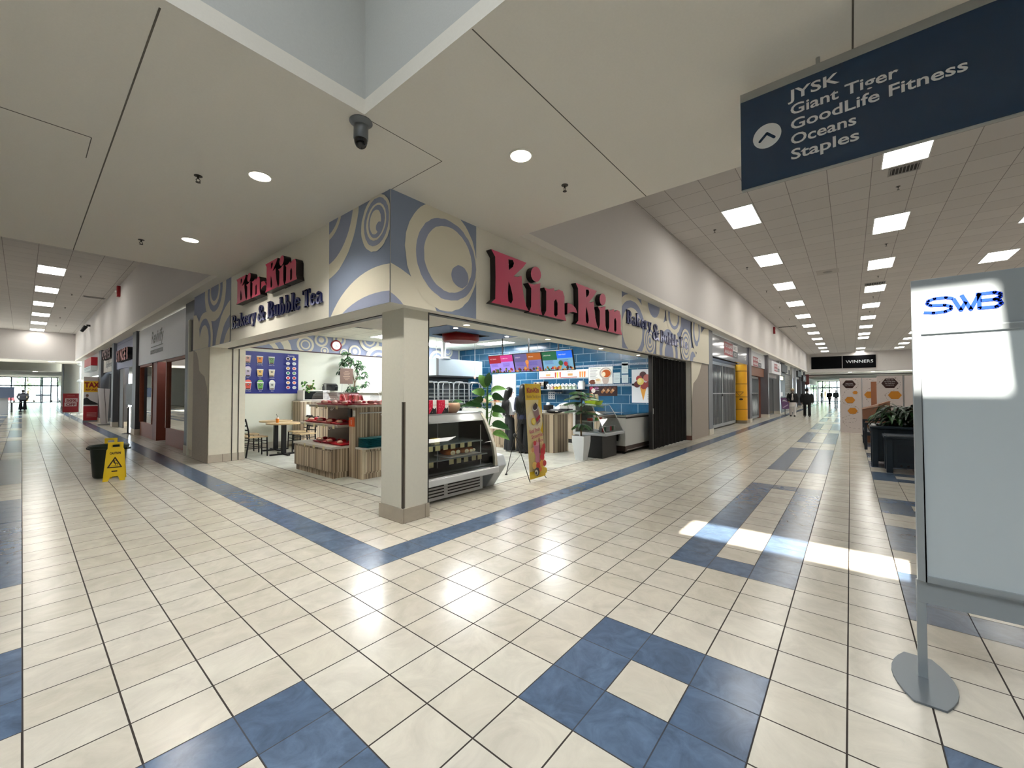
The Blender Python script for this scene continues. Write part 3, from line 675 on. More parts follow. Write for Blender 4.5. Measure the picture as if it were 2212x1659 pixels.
# ============================================================ white display board at the right edge
t = thing('display_board', 'tall free standing white display board with blue SWB logo', 'display board', (1.11, -3.78, 0))
ALU = mat((176, 184, 190), 0.35, 0.55); BRD = mat((206, 216, 222), 0.22); SIL = mat((168, 176, 182), 0.45, 0.35)
y0, y1 = -3.333, -4.20
b = MB(); b.box(1.105, 1.125, y1, y0, 0.39, 2.045, SIL); b.build('header_panel', parent=t, smooth=0, bevel=0.002)
b = MB(); b.box(1.098, 1.105, y1+0.03, y0-0.03, 0.535, 1.76, BRD); b.build('whiteboard', parent=t, smooth=0)
b = MB()
for q in ((y0-0.032, y0, 0.505, 1.79), (y1, y1+0.032, 0.505, 1.79)): b.box(1.088, 1.105, q[0], q[1], q[2], q[3], ALU)
b.box(1.088, 1.105, y1+0.032, y0-0.032, 0.505, 0.535, ALU); b.box(1.088, 1.105, y1+0.032, y0-0.032, 1.76, 1.79, ALU); b.build('frame', parent=t, smooth=0, bevel=0.003)
for yy in (-3.347, -4.18):
    b = MB(); b.box(1.108, 1.128, yy-0.018, yy+0.018, 0.0, 0.50 if yy < -4 else 0.50, ALU); p = b.build('pole', parent=t, smooth=0, bevel=0.002)
    b = MB(); cxx, cyy = 1.10, yy
    out = []
    for k in range(9):
        s_ = -1+2*k/8; out.append((cxx+0.235*s_, cyy+0.055+0.065*(1-s_*s_)))
    for k in range(9):
        s_ = 1-2*k/8; out.append((cxx+0.235*s_, cyy-0.055-0.065*(1-s_*s_)))
    b.prism([(x, y, 0.0) for x, y in out], (0, 0, 0.010), mat((112, 120, 128), 0.4, 0.4)); b.build('base_plate', parent=t, smooth=0, bevel=0.002)
LG = mat((30, 62, 190), 0.25)
a = Art((1.104, y0, 1.79), (0, -1, 0), (0, 0, 1), 0.87, 0.255)
def stroke(a, pts, w, m, n=6):
    a.line(pts, w, m, False)
    for p in pts[1:-1]: a.disc(p[0], p[1], w/2, m, n=12, up=False)
stroke(a, [(0.150, 0.142), (0.125, 0.150), (0.085, 0.150), (0.062, 0.142), (0.058, 0.128), (0.070, 0.117), (0.120, 0.113), (0.142, 0.104), (0.142, 0.090), (0.122, 0.080), (0.080, 0.078), (0.045, 0.084)], 0.014, LG)
stroke(a, [(0.150, 0.142), (0.175, 0.080), (0.192, 0.120)], 0.015, LG); stroke(a, [(0.178, 0.155), (0.208, 0.080), (0.238, 0.155)], 0.015, LG)
stroke(a, [(0.236, 0.150), (0.236, 0.082), (0.290, 0.082), (0.306, 0.096), (0.300, 0.112), (0.285, 0.118), (0.240, 0.118)], 0.015, LG); stroke(a, [(0.225, 0.150), (0.285, 0.151), (0.303, 0.143), (0.303, 0.128), (0.285, 0.118)], 0.015, LG)
a.build('logo', parent=t, smooth=0)

# ============================================================ ceiling fittings
t = thing('security_camera', 'grey dome camera hanging from the dropped ceiling by the well corner', 'camera', (-0.143, -0.08, 3.65))
c3 = (-0.143, -0.08, 3.65); GC = mat((112, 116, 120), 0.4, 0.3)
b = MB(); b.lathe([(0.088, 0), (0.090, -0.008), (0.078, -0.020), (0.058, -0.028), (0.052, -0.034), (0.052, -0.04)], c3, GC); b.build('ceiling_plate', parent=t)
b = MB(); b.lathe([(0.050, -0.038), (0.056, -0.05), (0.056, -0.145), (0.052, -0.15)], c3, GC); h_ = b.build('housing', parent=t)
b = MB(); b.lathe([(0.051, -0.148), (0.051, -0.165), (0.047, -0.185), (0.036, -0.205), (0.018, -0.217), (0.0, -0.220)], c3, mat((6, 6, 8), 0.06)); b.build('dome', parent=t)
def sprinkler(x, y, z, label, group=None, first=[None]):
    if first[0] is None:
        t = thing('sprinkler', label, 'sprinkler', (0, 0, 0), group); D = mat((60, 56, 50), 0.4, 0.6)
        b = MB(); b.lathe([(0.036, 0), (0.036, -0.004), (0.012, -0.008)], (0, 0, 0), D, n=16); b.cyl((0, 0, -0.004), (0, 0, -0.03), 0.009, D, n=10)
        b.tube([(0.008, 0, -0.03), (0.018, 0, -0.045), (0.006, 0, -0.062)], 0.0035, D, 6); b.tube([(-0.008, 0, -0.03), (-0.018, 0, -0.045), (-0.006, 0, -0.062)], 0.0035, D, 6)
        b.build('body', parent=t)
        b = MB(); b.lathe([(0.0, -0.062), (0.022, -0.064), (0.022, -0.067), (0.0, -0.067)], (0, 0, 0), D, n=14); b.build('deflector', parent=t)
        t.location = (x, y, z); first[0] = t
    else: copy_tree(first[0], (x, y, z), None, label)
G_ = 'sprinkler heads'
sprinkler(-0.755, 1.937, 3.65, 'sprinkler head in the dropped ceiling, between dome camera and hatch', G_)
sprinkler(-0.802, 4.664, 3.65, 'sprinkler head at the far left edge of the dropped ceiling', G_)
sprinkler(1.765, -0.80, 3.65, 'sprinkler head above the right face of the bakery sign', G_)
for i, (x, y) in enumerate(((9.2, -0.52), (13.2, -0.55), (17.2, -0.55), (21.2, -0.55), (25.2, -0.55), (29.2, -0.55))):
    sprinkler(x, y, 5.55, 'sprinkler in the right corridor ceiling beside the wall, %s from the crossing' % ORD[i], G_)
for i, (x, y) in enumerate(((9.19, -3.87), (13.27, -3.9), (17.3, -3.89), (21.3, -3.89), (25.3, -3.89))):
    sprinkler(x, y, 5.55, 'sprinkler along the middle of the right corridor ceiling, %s from the crossing' % ORD[i], G_)
for i in range(5): sprinkler(-0.607, 17.5+4.02*i, 5.55, 'sprinkler in the left corridor ceiling, %s from the crossing' % ORD[i], G_)
def vent(name, x0, x1, y0, y1, z, label, axis='y', cat='vent'):
    t = thing(name, label, cat, ((x0+x1)/2, (y0+y1)/2, z)); W_ = mat((150, 146, 140), 0.5)
    b = MB(); b.box(x0, x1, y0, y1, z-0.003, z, mat((40, 36, 34), 0.8)); b.build('backing', parent=t, smooth=0)
    b = MB(); f = 0.03
    b.box(x0, x1, y0, y0+f, z-0.012, z-0.003, W_); b.box(x0, x1, y1-f, y1, z-0.012, z-0.003, W_); b.box(x0, x0+f, y0+f, y1-f, z-0.012, z-0.003, W_); b.box(x1-f, x1, y0+f, y1-f, z-0.012, z-0.003, W_)
    b.build('frame', parent=t, smooth=0)
    b = MB(); n = 9
    for i in range(1, n):
        if axis == 'y': yy = y0+(y1-y0)*i/n; b.box(x0+f, x1-f, yy-0.006, yy+0.006, z-0.011, z-0.003, W_)
        else: xx = x0+(x1-x0)*i/n; b.box(xx-0.006, xx+0.006, y0+f, y1-f, z-0.011, z-0.003, W_)
    b.build('slats', parent=t, smooth=0)
vent('air_vent', 8.22, 8.56, -4.12, -3.68, 5.55, 'air vent beside the first middle light panel behind the hanging sign')
vent('air_vent', 18.3, 18.7, -4.15, -3.55, 5.55, 'air vent beside a middle light panel farther down the right corridor')
vent('air_vent', 28.2, 28.6, -0.6, 0.35, 5.55, 'long dark air grille at the wall side of the right corridor ceiling')
vent('air_vent', -0.28, 0.38, 21.5, 21.85, 5.55, 'long dark air grille at the wall side of the left corridor ceiling')
vent('air_vent', 3.5, 4.0, 6.1, 6.6, 3.14, 'square air vent in the bakery ceiling over the dining corner', 'x')
t = thing('smoke_detector', 'pale round smoke detector on a square tile in the right corridor ceiling', 'smoke detector', (15.5, -2.55, 5.55))
b = MB(); b.box(15.2, 15.82, -2.85, -2.25, 5.543, 5.55, mat((186, 180, 174), 0.8)); b.build('mounting_tile', parent=t, smooth=0)
b = MB(); b.lathe([(0.13, -0.007), (0.12, -0.02), (0.05, -0.04), (0.0, -0.04)], (15.5, -2.55, 5.55), mat((150, 146, 140), 0.5)); b.build('sensor', parent=t)
def strobe(loc, axis, label):
    b = MB(); x, y, z = loc
    if axis == 'x': b.box(x-0.10, x, y-0.09, y+0.09, z-0.2, z+0.2, RED)
    else: b.box(x-0.09, x+0.09, y-0.10, y, z-0.2, z+0.2, RED)
    t = thing('fire_alarm', label, 'fire alarm', loc); b.build('housing', parent=t, bevel=0.01)
    b = MB(); b.ell((x-0.10 if axis == 'x' else x, y if axis == 'x' else y-0.10, z), 0.045, WHITE); b.build('flash_lens', parent=t)
strobe((0.45, 18.0, 5.28), 'x', 'red fire alarm strobe high on the left corridor wall')
strobe((27.0, 0.43, 5.2), 'y', 'red fire alarm strobe high on the right corridor wall')
t = thing('wall_camera', 'small black camera high on the left corridor wall', 'camera', (0.45, 28.4, 5.0))
b = MB(); b.box(0.30, 0.45, 28.36, 28.44, 5.05, 5.15, BLACK); b.build('bracket', parent=t, smooth=0)
b = MB(); b.cyl((0.28, 28.4, 5.05), (0.12, 28.35, 4.75), 0.09, BLACK, r1=0.07); b.build('housing', parent=t)
# ============================================================ dining corner
BLKM = mat((20, 20, 22), 0.4, 0.3)
def cafe_table(x, y, label):
    t = thing('cafe_table', label, 'table', (x, y, 0), 'cafe tables in the dining corner')
    b = MB(); b.lathe([(0.0, 0.725), (0.36, 0.725), (0.375, 0.732), (0.375, 0.755), (0.37, 0.76), (0.0, 0.76)], (x, y, 0), WOODT, n=36); b.build('tabletop', parent=t)
    b = MB(); b.box(x-0.045, x+0.045, y-0.045, y+0.045, 0.03, 0.725, BLKM); b.build('column', parent=t, smooth=0, bevel=0.004)
    b = MB()
    for dx, dy in ((1, 0), (0, 1)):
        b.prism([(x-dx*0.30-dy*0.03, y-dy*0.30-dx*0.03, 0), (x+dx*0.30-dy*0.03, y+dy*0.30-dx*0.03, 0), (x+dx*0.30+dy*0.03, y+dy*0.30+dx*0.03, 0), (x-dx*0.30+dy*0.03, y-dy*0.30+dx*0.03, 0)], (0, 0, 0.035), BLKM)
    b.build('base', parent=t, smooth=0)
cafe_table(2.15, 7.32, 'round wood topped cafe table with orange cup, nearer the pillar')
cafe_table(2.33, 8.28, 'round wood topped cafe table against the white dining wall')
ch = thing('cafe_chair', '', 'chair', (0, 0, 0), 'black metal cafe chairs')
b = MB(); b.prism([(-0.20, -0.20, 0.435), (0.20, -0.18, 0.435), (0.20, 0.18, 0.435), (-0.20, 0.20, 0.435)], (0, 0, 0.03), WOODT); b.build('seat', parent=ch, bevel=0.01)
for sy in (-1, 1):
    b = MB(); b.tube([(0.19, sy*0.17, 0), (0.18, sy*0.17, 0.435)], 0.015, BLKM, 8); b.build('leg', parent=ch)
    b = MB(); b.tube([(-0.25, sy*0.18, 0), (-0.19, sy*0.18, 0.44), (-0.21, sy*0.18, 0.62), (-0.27, sy*0.18, 0.88)], 0.016, BLKM, 8); b.build('leg', parent=ch)
b = MB()
for z, q in ((0.84, 0.045), (0.72, 0.03), (0.62, 0.03), (0.53, 0.02)): b.box(-0.25-(z-0.62)*0.2, -0.225-(z-0.62)*0.2, -0.18, 0.18, z-q/2, z+q/2, BLKM)
b.build('backrest', parent=ch, smooth=0)
b = MB()
for z in (0.2, 0.36):
    for sy in (-1, 1): b.tube([(-0.22, sy*0.18, z), (0.185, sy*0.17, z)], 0.009, BLKM, 6)
b.tube([(0.185, -0.17, 0.28), (0.185, 0.17, 0.28)], 0.009, BLKM, 6); b.build('stretcher', parent=ch)
ch['label'] = 'black cafe chair with wood seat, left of the nearer table by the pier'; ch.location = (1.64, 7.58, 0)
copy_tree(ch, (1.72, 8.35, 0), 0.0, 'black cafe chair with wood seat, left of the table by the wall')
copy_tree(ch, (2.68, 7.48, 0), PI+0.15, 'black cafe chair with wood seat, right of the nearer table')
copy_tree(ch, (2.86, 8.22, 0), PI, 'black cafe chair with wood seat, right of the table by the wall')
t = thing('drink_cup', 'orange paper cup with straw on the nearer cafe table', 'cup', (2.03, 7.38, 0.76)); c_ = (2.03, 7.38, 0.76)
b = MB(); b.lathe([(0.0, 0.0), (0.028, 0.0), (0.036, 0.095), (0.030, 0.095), (0.026, 0.01), (0, 0.01)], c_, mat((226, 128, 30), 0.5)); b.build('cup', parent=t)
b = MB(); b.lathe([(0.038, 0.095), (0.034, 0.106), (0.026, 0.118), (0, 0.122)], c_, mat((236, 206, 190), 0.4)); b.build('lid', parent=t)
b = MB(); b.tube([(2.03, 7.38, 0.86), (2.02, 7.385, 0.93), (2.01, 7.39, 0.965)], 0.004, BLACK, 6); b.build('straw', parent=t)
# drinks poster
t = thing('menu_poster', 'blue poster of bubble tea drinks and toppings on the dining wall', 'poster', (2.45, 8.9, 1.45))
PB = mat((26, 40, 132), 0.35)
b = MB(); b.box(1.33, 3.12, 8.888, 8.899, 1.452, 2.555, PB); b.build('board', parent=t, smooth=0)
a = Art((1.33, 8.888, 1.452), (1, 0, 0), (0, 0, 1), 1.79, 1.103); WT = mat((232, 234, 240), 0.5)
cols = [[(206, 180, 206), (214, 168, 160), (226, 140, 60), (110, 150, 100)], [(60, 150, 70), (200, 190, 214), (232, 190, 110), (216, 206, 176)], [(230, 204, 70), (214, 84, 70), (96, 160, 70), (204, 206, 200)]]
nm = [['Milk Tea', 'Milk Tea', 'Green Tea', 'Green Tea'], ['Slush', 'Slush', 'Juice', 'Fruit Juice'], ['Slush', 'Fruit Slush', 'Slush', 'Slush']]
for r in range(3):
    for c_i in range(4):
        x = 0.55+(c_i-1)*0.28-0.02; y = 0.87-r*0.345; cm = mat(cols[r][c_i], 0.5)
        if r in (1, 2) and (c_i in (0, 1) or r == 2): a.disc(x, y+0.13, 0.065, mat([min(255, v+30) for v in cols[r][c_i]], 0.5), ry=0.05)
        a.shape([(x-0.055, y-0.08), (x+0.055, y-0.08), (x+0.08, y+0.12), (x-0.08, y+0.12)], WT, False); a.k += 1
        a.shape([(x-0.050, y-0.075), (x+0.050, y-0.075), (x+0.070, y+0.09), (x-0.070, y+0.09)], cm); a.rect(x-0.045, y-0.075, x+0.045, y-0.045, mat((60, 36, 30), 0.5))
        a.disc(x, y+0.05, 0.024, BLACK, n=14); a.disc(x, y+0.05, 0.010, WT, n=10)
        a.text(nm[r][c_i], x, y-0.125, 0.022, WT, align='c', up=False)
tops = [((40, 30, 30), (226, 190, 80)), ((206, 206, 214), (196, 210, 216)), ((206, 150, 90), (226, 120, 100)), ((40, 140, 110), (120, 170, 120)), ((206, 50, 60), (190, 30, 40)), ((216, 160, 90), (230, 130, 100)), ((190, 50, 50), (190, 200, 190))]
a.text('Toppings', 1.56, 1.02, 0.035, WT, align='c')
for r, (p, q) in enumerate(tops):
    for x, cc in ((1.48, p), (1.64, q)):
        a.disc(x, 0.955-r*0.132, 0.052, WT, ry=0.043, n=20); a.disc(x, 0.955-r*0.132, 0.038, mat(cc, 0.5), ry=0.030, n=20)
a.build('print', parent=t, smooth=0)
# clock
t = thing('wall_clock', 'round red rimmed wall clock on the mural band', 'clock', (4.21, 8.88, 2.90))
b = MB(); b.lathe([(0.0, 0.0), (0.165, 0.0), (0.165, 0.035), (0.150, 0.045), (0.125, 0.03), (0.0, 0.03)], (0, 0, 0), mat((150, 26, 40), 0.35), n=36)
b.v = [Vector((p.x+4.21, 8.898-p.z, p.y+2.90)) for p in b.v]; b.f = [f[::-1] for f in b.f]; b.build('rim', parent=t)
a = Art((4.04, 8.866, 2.73), (1, 0, 0), (0, 0, 1), 0.34, 0.34); a.disc(0.17, 0.17, 0.125, mat((232, 234, 230), 0.2), n=32); a.line([(0.17, 0.17), (0.22, 0.12)], 0.008, BLACK, False); a.line([(0.17, 0.17), (0.14, 0.09)], 0.008, BLACK, False)
a.build('dial', parent=t, smooth=0)
# condiment counter and what stands on it
t = thing('condiment_counter', 'tall striped wood counter against the dining wall', 'counter', (4.1, 8.6, 0))
b = MB(); b.box(2.98, 5.3, 8.38, 8.88, 0.0, 1.215, SLAT); b.build('body', parent=t, smooth=0)
b = MB(); b.box(2.96, 5.32, 8.35, 8.885, 1.215, 1.25, mat((214, 206, 190), 0.4)); b.build('countertop', parent=t, smooth=0)
b = MB(); b.box(3.12, 3.24, 8.372, 8.38, 0.86, 1.15, WHITE); b.box(3.10, 3.26, 8.36, 8.38, 0.84, 0.86, WHITE); b.build('notice', parent=t, smooth=0)
t = thing('microwave', 'white microwave oven on the condiment counter', 'microwave', (3.42, 8.6, 1.25))
b = MB(); b.box(3.06, 3.80, 8.42, 8.80, 1.26, 1.54, WHITE); b.build('body', parent=t, smooth=0, bevel=0.006)
b = MB(); b.box(3.10, 3.60, 8.408, 8.418, 1.29, 1.51, mat((26, 30, 34), 0.1)); b.build('door_window', parent=t, smooth=0)
b = MB(); b.box(3.64, 3.78, 8.41, 8.42, 1.29, 1.51, mat((200, 202, 200), 0.4)); b.build('control_panel', parent=t, smooth=0)
def potted(name, label, cat, c, r, h, pm, prof=None):
    t = thing(name, label, cat, c)
    b = MB(); b.lathe(prof or [(0, 0), (r*0.75, 0), (r, h), (r*0.92, h), (r*0.88, h*0.86), (0, h*0.86)], c, pm); b.build('pot', parent=t)
    return t
t = potted('potted_pothos', 'trailing pothos in a tan pot on the microwave', 'plant', (3.30, 8.55, 1.54), 0.085, 0.15, mat((196, 174, 140), 0.6))
b = MB(); rq = random.Random(5)
for i in range(34):
    an = rq.uniform(PI*0.6, PI*1.6); rad = rq.uniform(0.03, 0.22); z = 1.54+rq.uniform(-0.12, 0.22)*(1 if rad > 0.12 else 0.3)+0.08
    b.leaf((3.30+math.cos(an)*rad, 8.52+math.sin(an)*rad*0.5, z), (math.cos(an), math.sin(an)-0.5, 0.1), 0.08, 0.07, 1.2, LEAFL if i % 3 else LEAF, seg=3, up=(-0.3, -1, 0.6))
b.build('leaves', parent=t)
t = thing('towel_dispenser', 'black paper towel dispenser on the dining wall', 'dispenser', (4.01, 8.8, 1.52))
b = MB(); b.prism([(3.84, 8.898, 1.53), (3.84, 8.72, 1.53), (3.84, 8.70, 1.64), (3.84, 8.74, 1.71), (3.84, 8.82, 1.745), (3.84, 8.898, 1.745)], (0.35, 0, 0), mat((26, 28, 32), 0.18)); b.build('cover', parent=t, bevel=0.01)
b = MB(); b.box(3.83, 3.84, 8.72, 8.898, 1.53, 1.73, mat((170, 172, 172), 0.4)); b.build('side_plate', parent=t, smooth=0)
t = thing('soap_pump', 'small black pump bottle beside the towel dispenser', 'bottle', (3.72, 8.6, 1.54))
b = MB(); b.lathe([(0, 0), (0.035, 0), (0.035, 0.10), (0.012, 0.13), (0.012, 0.15), (0, 0.15)], (3.70, 8.6, 1.54), BLACK); b.build('bottle', parent=t)
b = MB(); b.tube([(3.70, 8.6, 1.69), (3.70, 8.6, 1.71), (3.66, 8.57, 1.71)], 0.008, BLACK, 6); b.build('nozzle', parent=t)
# money tree
t = potted('money_tree', 'tall leafy money tree behind the brown notice in the dining corner', 'plant', (4.62, 8.62, 1.25), 0.13, 0.22, mat((70, 50, 40), 0.6))
b = MB(); b.tube([(4.62, 8.62, 1.42), (4.66, 8.60, 1.75), (4.58, 8.60, 2.1), (4.40, 8.60, 2.45)], [0.022, 0.018, 0.014, 0.008], BARK); b.tube([(4.66, 8.60, 1.75), (4.78, 8.58, 2.1), (4.86, 8.58, 2.3)], [0.014, 0.01, 0.006], BARK); b.tube([(4.62, 8.6, 1.6), (4.42, 8.58, 1.75)], 0.008, BARK); b.build('trunk', parent=t)
b = MB(); rq = random.Random(11)
for cx_, cy_, cz_, n_, sp in ((4.35, 8.58, 2.58, 9, 0.16), (4.30, 8.56, 2.30, 6, 0.14), (4.20, 8.56, 2.02, 7, 0.12), (4.72, 8.56, 2.35, 7, 0.13), (4.86, 8.58, 2.2, 8, 0.15), (4.88, 8.56, 1.98, 7, 0.14), (4.95, 8.56, 1.75, 5, 0.13), (4.48, 8.54, 2.42, 6, 0.14), (4.60, 8.5, 1.62, 8, 0.16), (4.45, 8.5, 1.55, 6, 0.13)):
    for i in range(n_):
        p = (cx_+rq.uniform(-sp, sp), cy_+rq.uniform(-0.08, 0.08), cz_+rq.uniform(-sp, sp)*0.8)
        for k in range(5):
            a_ = rq.uniform(0, 2*PI); b.leaf(p, (math.cos(a_), math.sin(a_)*0.6-0.3, rq.uniform(-0.3, 0.5)), rq.uniform(0.10, 0.17), 0.055, 1.6, LEAFD if k % 2 else LEAF, seg=4, up=(0.2, -1, 0.5))
b.build('foliage', parent=t)
t = thing('notice_board', 'brown printed notice on a thin stand before the money tree', 'notice', (4.29, 8.3, 1.25))
b = MB(); b.box(4.09, 4.49, 8.395, 8.405, 1.735, 2.19, mat((94, 72, 62), 0.5)); b.build('panel', parent=t, smooth=0)
b = MB(); b.box(4.095, 4.49, 8.405, 8.412, 1.73, 2.195, mat((190, 190, 186), 0.5)); b.tube([(4.15, 8.41, 1.25), (4.16, 8.41, 1.74)], 0.006, STEEL, 6); b.tube([(4.42, 8.41, 1.25), (4.42, 8.41, 1.74)], 0.006, STEEL, 6); b.build('stand', parent=t, smooth=0)
a = Art((4.09, 8.395, 1.735), (1, 0, 0), (0, 0, 1), 0.40, 0.455)
for i, w_ in enumerate((0.12, 0.2, 0.16, 0.22, 0.18, 0.1)): a.rect(0.2-w_/2, 0.36-i*0.05, 0.2+w_/2, 0.375-i*0.05, mat((150, 128, 110), 0.6), False)
a.build('print', parent=t, smooth=0)

# ============================================================ bread display
TOPM = mat((206, 200, 190), 0.35); TAG = mat((214, 202, 160), 0.6)
t = thing('bread_display', 'stepped striped wood bread display with three shelves of red trays', 'display', (2.0, 4.5, 0))
b = MB(); b.box(1.535, 2.45, 3.71, 5.20, 0.10, 0.50, SLAT); b.box(1.56, 2.45, 3.72, 5.18, 0.0, 0.10, SLAT); b.build('base_cabinet', parent=t, smooth=0)
b = MB(); b.box(1.518, 1.535, 3.74, 5.17, 0.115, 0.462, SLAT); b.build('door', parent=t, smooth=0, bevel=0.002)
b = MB(); b.box(1.515, 2.20, 3.70, 5.22, 0.50, 0.538, TOPM); b.build('worktop', parent=t, smooth=0, bevel=0.004)
b = MB(); b.box(2.18, 2.45, 3.72, 5.2, 0.50, 1.20, mat((118, 108, 98), 0.5)); b.build('back_panel', parent=t, smooth=0)
for z, x0, ya, yb in ((0.892, 1.70, 3.86, 5.36), (1.240, 1.74, 3.71, 5.06)):
    b = MB(); b.box(x0, 2.45, ya if z < 1 else 3.72, yb, z-0.040, z-0.012, mat((176, 166, 150), 0.4)); b.box(x0-0.01, 2.45, ya if z < 1 else 3.72, yb+0.01, z-0.012, z, TOPM); b.build('shelf', parent=t, smooth=0, bevel=0.003)
for z, x0, ys in ((0.892, 1.69, (3.98, 4.35, 4.72, 5.12)), (1.240, 1.73, (3.95, 4.35, 4.72)), (0.538, 1.515, (3.98, 4.35, 4.72))):
    for y in ys:
        b = MB(); b.box(x0-0.006, x0, y-0.035, y+0.035, z-0.065, z-0.005, TAG); b.build('price_tag', parent=t, smooth=0)
    if z > 0.6:
        for y in (4.15, 4.5)[:2 if z > 1 else 1]:
            b = MB(); b.tube([(x0+0.02, y-0.04, z-0.05), (x0+0.0, y-0.02, z-0.085), (x0+0.0, y+0.02, z-0.085), (x0+0.02, y+0.04, z-0.05)], 0.005, WHITE, 6); b.build('tong_hook', parent=t)
TR = mat((182, 22, 38), 0.3)
tray = thing('bread_tray', '', 'tray', (0, 0, 0), 'red bread trays on the display')
b = MB(); b.taper((0, 0), (0.14, 0.16), (0.165, 0.185), 0.028, TR, 0.0); b.build('tray', parent=tray, bevel=0.004)
rq = random.Random(2); WRAP = mat((206, 120, 110), 0.15); WR2 = mat((226, 196, 170), 0.15)
for i in range(5):
    b = MB(); b.ell((rq.uniform(-0.09, 0.09), -0.13+0.065*i, 0.052), (0.055, 0.034, 0.030), (WRAP, TR, WR2)[i % 3], n=10, k=6); b.build('wrapped_bun', parent=tray)
k = 0
def put_tray(x, y, z, label):
    global k
    if k == 0: tray.location = (x, y, z); tray['label'] = label
    else: copy_tree(tray, (x, y, z), (k % 3-1)*0.06, label)
    k += 1
for nm_, z, x, ys in (('top', 1.240, 1.95, (3.92, 4.30, 4.68, 4.90)[:3]), ('middle', 0.892, 1.92, (4.05, 4.43, 4.81, 5.17)), ('bottom', 0.538, 1.86, (3.92, 4.30, 4.66))):
    for i, y in enumerate(ys): put_tray(x, y, z, 'red tray of wrapped buns on the %s bread shelf, %s from the right' % (nm_, ORD[i]))
put_tray(2.05, 3.60, 1.250, 'red tray of wrapped buns under a dome, over the tall end cabinet'); put_tray(2.42, 3.60, 1.25, 'red tray of wrapped buns under a dome, beside the corner pillar')
CLR = mat_glass('clear_plastic', (0.95, 0.95, 0.97), 0.95, 0.08)
def dome(x0, x1, y0, y1, z, label, axis):
    t = thing('plastic_dome', label, 'display cover', ((x0+x1)/2, (y0+y1)/2, z), 'clear domes over the bread')
    b = MB(); prof = [(-1, 0), (-0.97, 0.45), (-0.8, 0.85), (-0.5, 1), (0.5, 1), (0.8, 0.85), (0.97, 0.45), (1, 0)]; H_ = 0.235
    if axis == 'y':
        cx_ = (x0+x1)/2; hw = (x1-x0)/2; ps = [[(cx_+a_*hw, y, z+h*H_) for a_, h in prof] for y in (y0, y1)]
    else:
        cy_ = (y0+y1)/2; hw = (y1-y0)/2; ps = [[(x, cy_+a_*hw, z+h*H_) for a_, h in prof] for x in (x0, x1)]
    n_ = len(prof)
    b.add(ps[0]+ps[1], [(i, i+1, n_+i+1, n_+i) for i in range(n_-1)]+[tuple(range(n_)), tuple(range(n_, 2*n_))], CLR); b.build('cover', parent=t)
    b = MB(); mx, my = (x0+x1)/2, (y0+y1)/2; b.tube([(mx-0.03, my, z+H_), (mx-0.02, my, z+H_+0.02), (mx+0.02, my, z+H_+0.02), (mx+0.03, my, z+H_)], 0.006, CLR, 6); b.build('handle', parent=t)
dome(1.76, 2.14, 4.42, 5.02, 1.242, 'clear plastic dome over the left trays of the top bread shelf', 'y')
dome(1.76, 2.14, 3.76, 4.40, 1.242, 'clear plastic dome over the right trays of the top bread shelf', 'y')
dome(1.86, 2.24, 3.40, 3.74, 1.252, 'clear plastic dome over the tall end cabinet', 'x')
dome(2.25, 2.60, 3.40, 3.74, 1.252, 'clear plastic dome beside the corner pillar', 'x')
t = thing('tray_cabinet', 'striped wood end cabinet with a rail, holding teal trays', 'cabinet', (2.2, 3.4, 0))
b = MB(); b.box(1.83, 2.75, 3.475, 3.70, 0.0, 1.215, SLAT); b.build('tall_cabinet', parent=t, smooth=0)
b = MB(); b.box(1.81, 2.77, 3.455, 3.71, 1.215, 1.250, TOPM); b.build('countertop', parent=t, smooth=0)
b = MB(); b.box(1.83, 2.75, 3.26, 3.475, 0.09, 0.50, SLAT); b.box(1.83, 2.75, 3.275, 3.475, 0, 0.09, SLAT); b.build('low_cabinet', parent=t, smooth=0)
b = MB(); b.box(1.875, 2.75, 3.247, 3.26, 0.115, 0.46, SLAT); b.build('door', parent=t, smooth=0, bevel=0.002)
b = MB(); b.box(1.825, 2.76, 3.25, 3.475, 0.50, 0.53, TOPM); b.build('ledge', parent=t, smooth=0)
b = MB(); b.tube([(1.88, 3.435, 1.115), (2.7, 3.435, 1.115)], 0.012, STEEL, 10); b.tube([(1.89, 3.435, 1.115), (1.89, 3.475, 1.115)], 0.008, STEEL, 6); b.tube([(2.69, 3.435, 1.115), (2.69, 3.475, 1.115)], 0.008, STEEL, 6); b.build('rail', parent=t)
b = MB(); b.box(1.818, 1.83, 3.52, 3.69, 0.88, 1.04, mat((216, 84, 30), 0.5)); b.build('orange_label', parent=t, smooth=0)
a = Art((1.818, 3.69, 0.88), (0, -1, 0), (0, 0, 1), 0.17, 0.16)
a.text('ASK', 0.10, 0.03, 0.035, WHITE, rot=PI/2); a.build('label_print', parent=t, smooth=0)
b = MB(); b.box(1.80, 1.83, 3.60, 3.70, 1.05, 1.19, DARK); b.build('bag_holder', parent=t, smooth=0)
b = MB(); b.box(1.815, 1.83, 3.49, 3.55, 1.06, 1.16, WHITE); b.build('card', parent=t, smooth=0)
TEAL = mat((14, 92, 98), 0.35)
tr_ = None
for i in range(8):
    lb = 'teal serving tray in the stack on the low cabinet ledge, %s from the bottom' % ORD[i]
    if tr_ is None:
        b = MB(); b.taper((0, 0), (0.20, 0.135), (0.225, 0.16), 0.018, TEAL, 0.0); tr_ = tag(b.build('serving_tray', bevel=0.004, origin=(0, 0, 0)), lb, 'tray', 'teal serving trays'); tr_.location = (2.08, 3.30, 0.531)
    else: copy_tree(tr_, (2.08, 3.30, 0.531+0.0205*i), 0.0, lb)

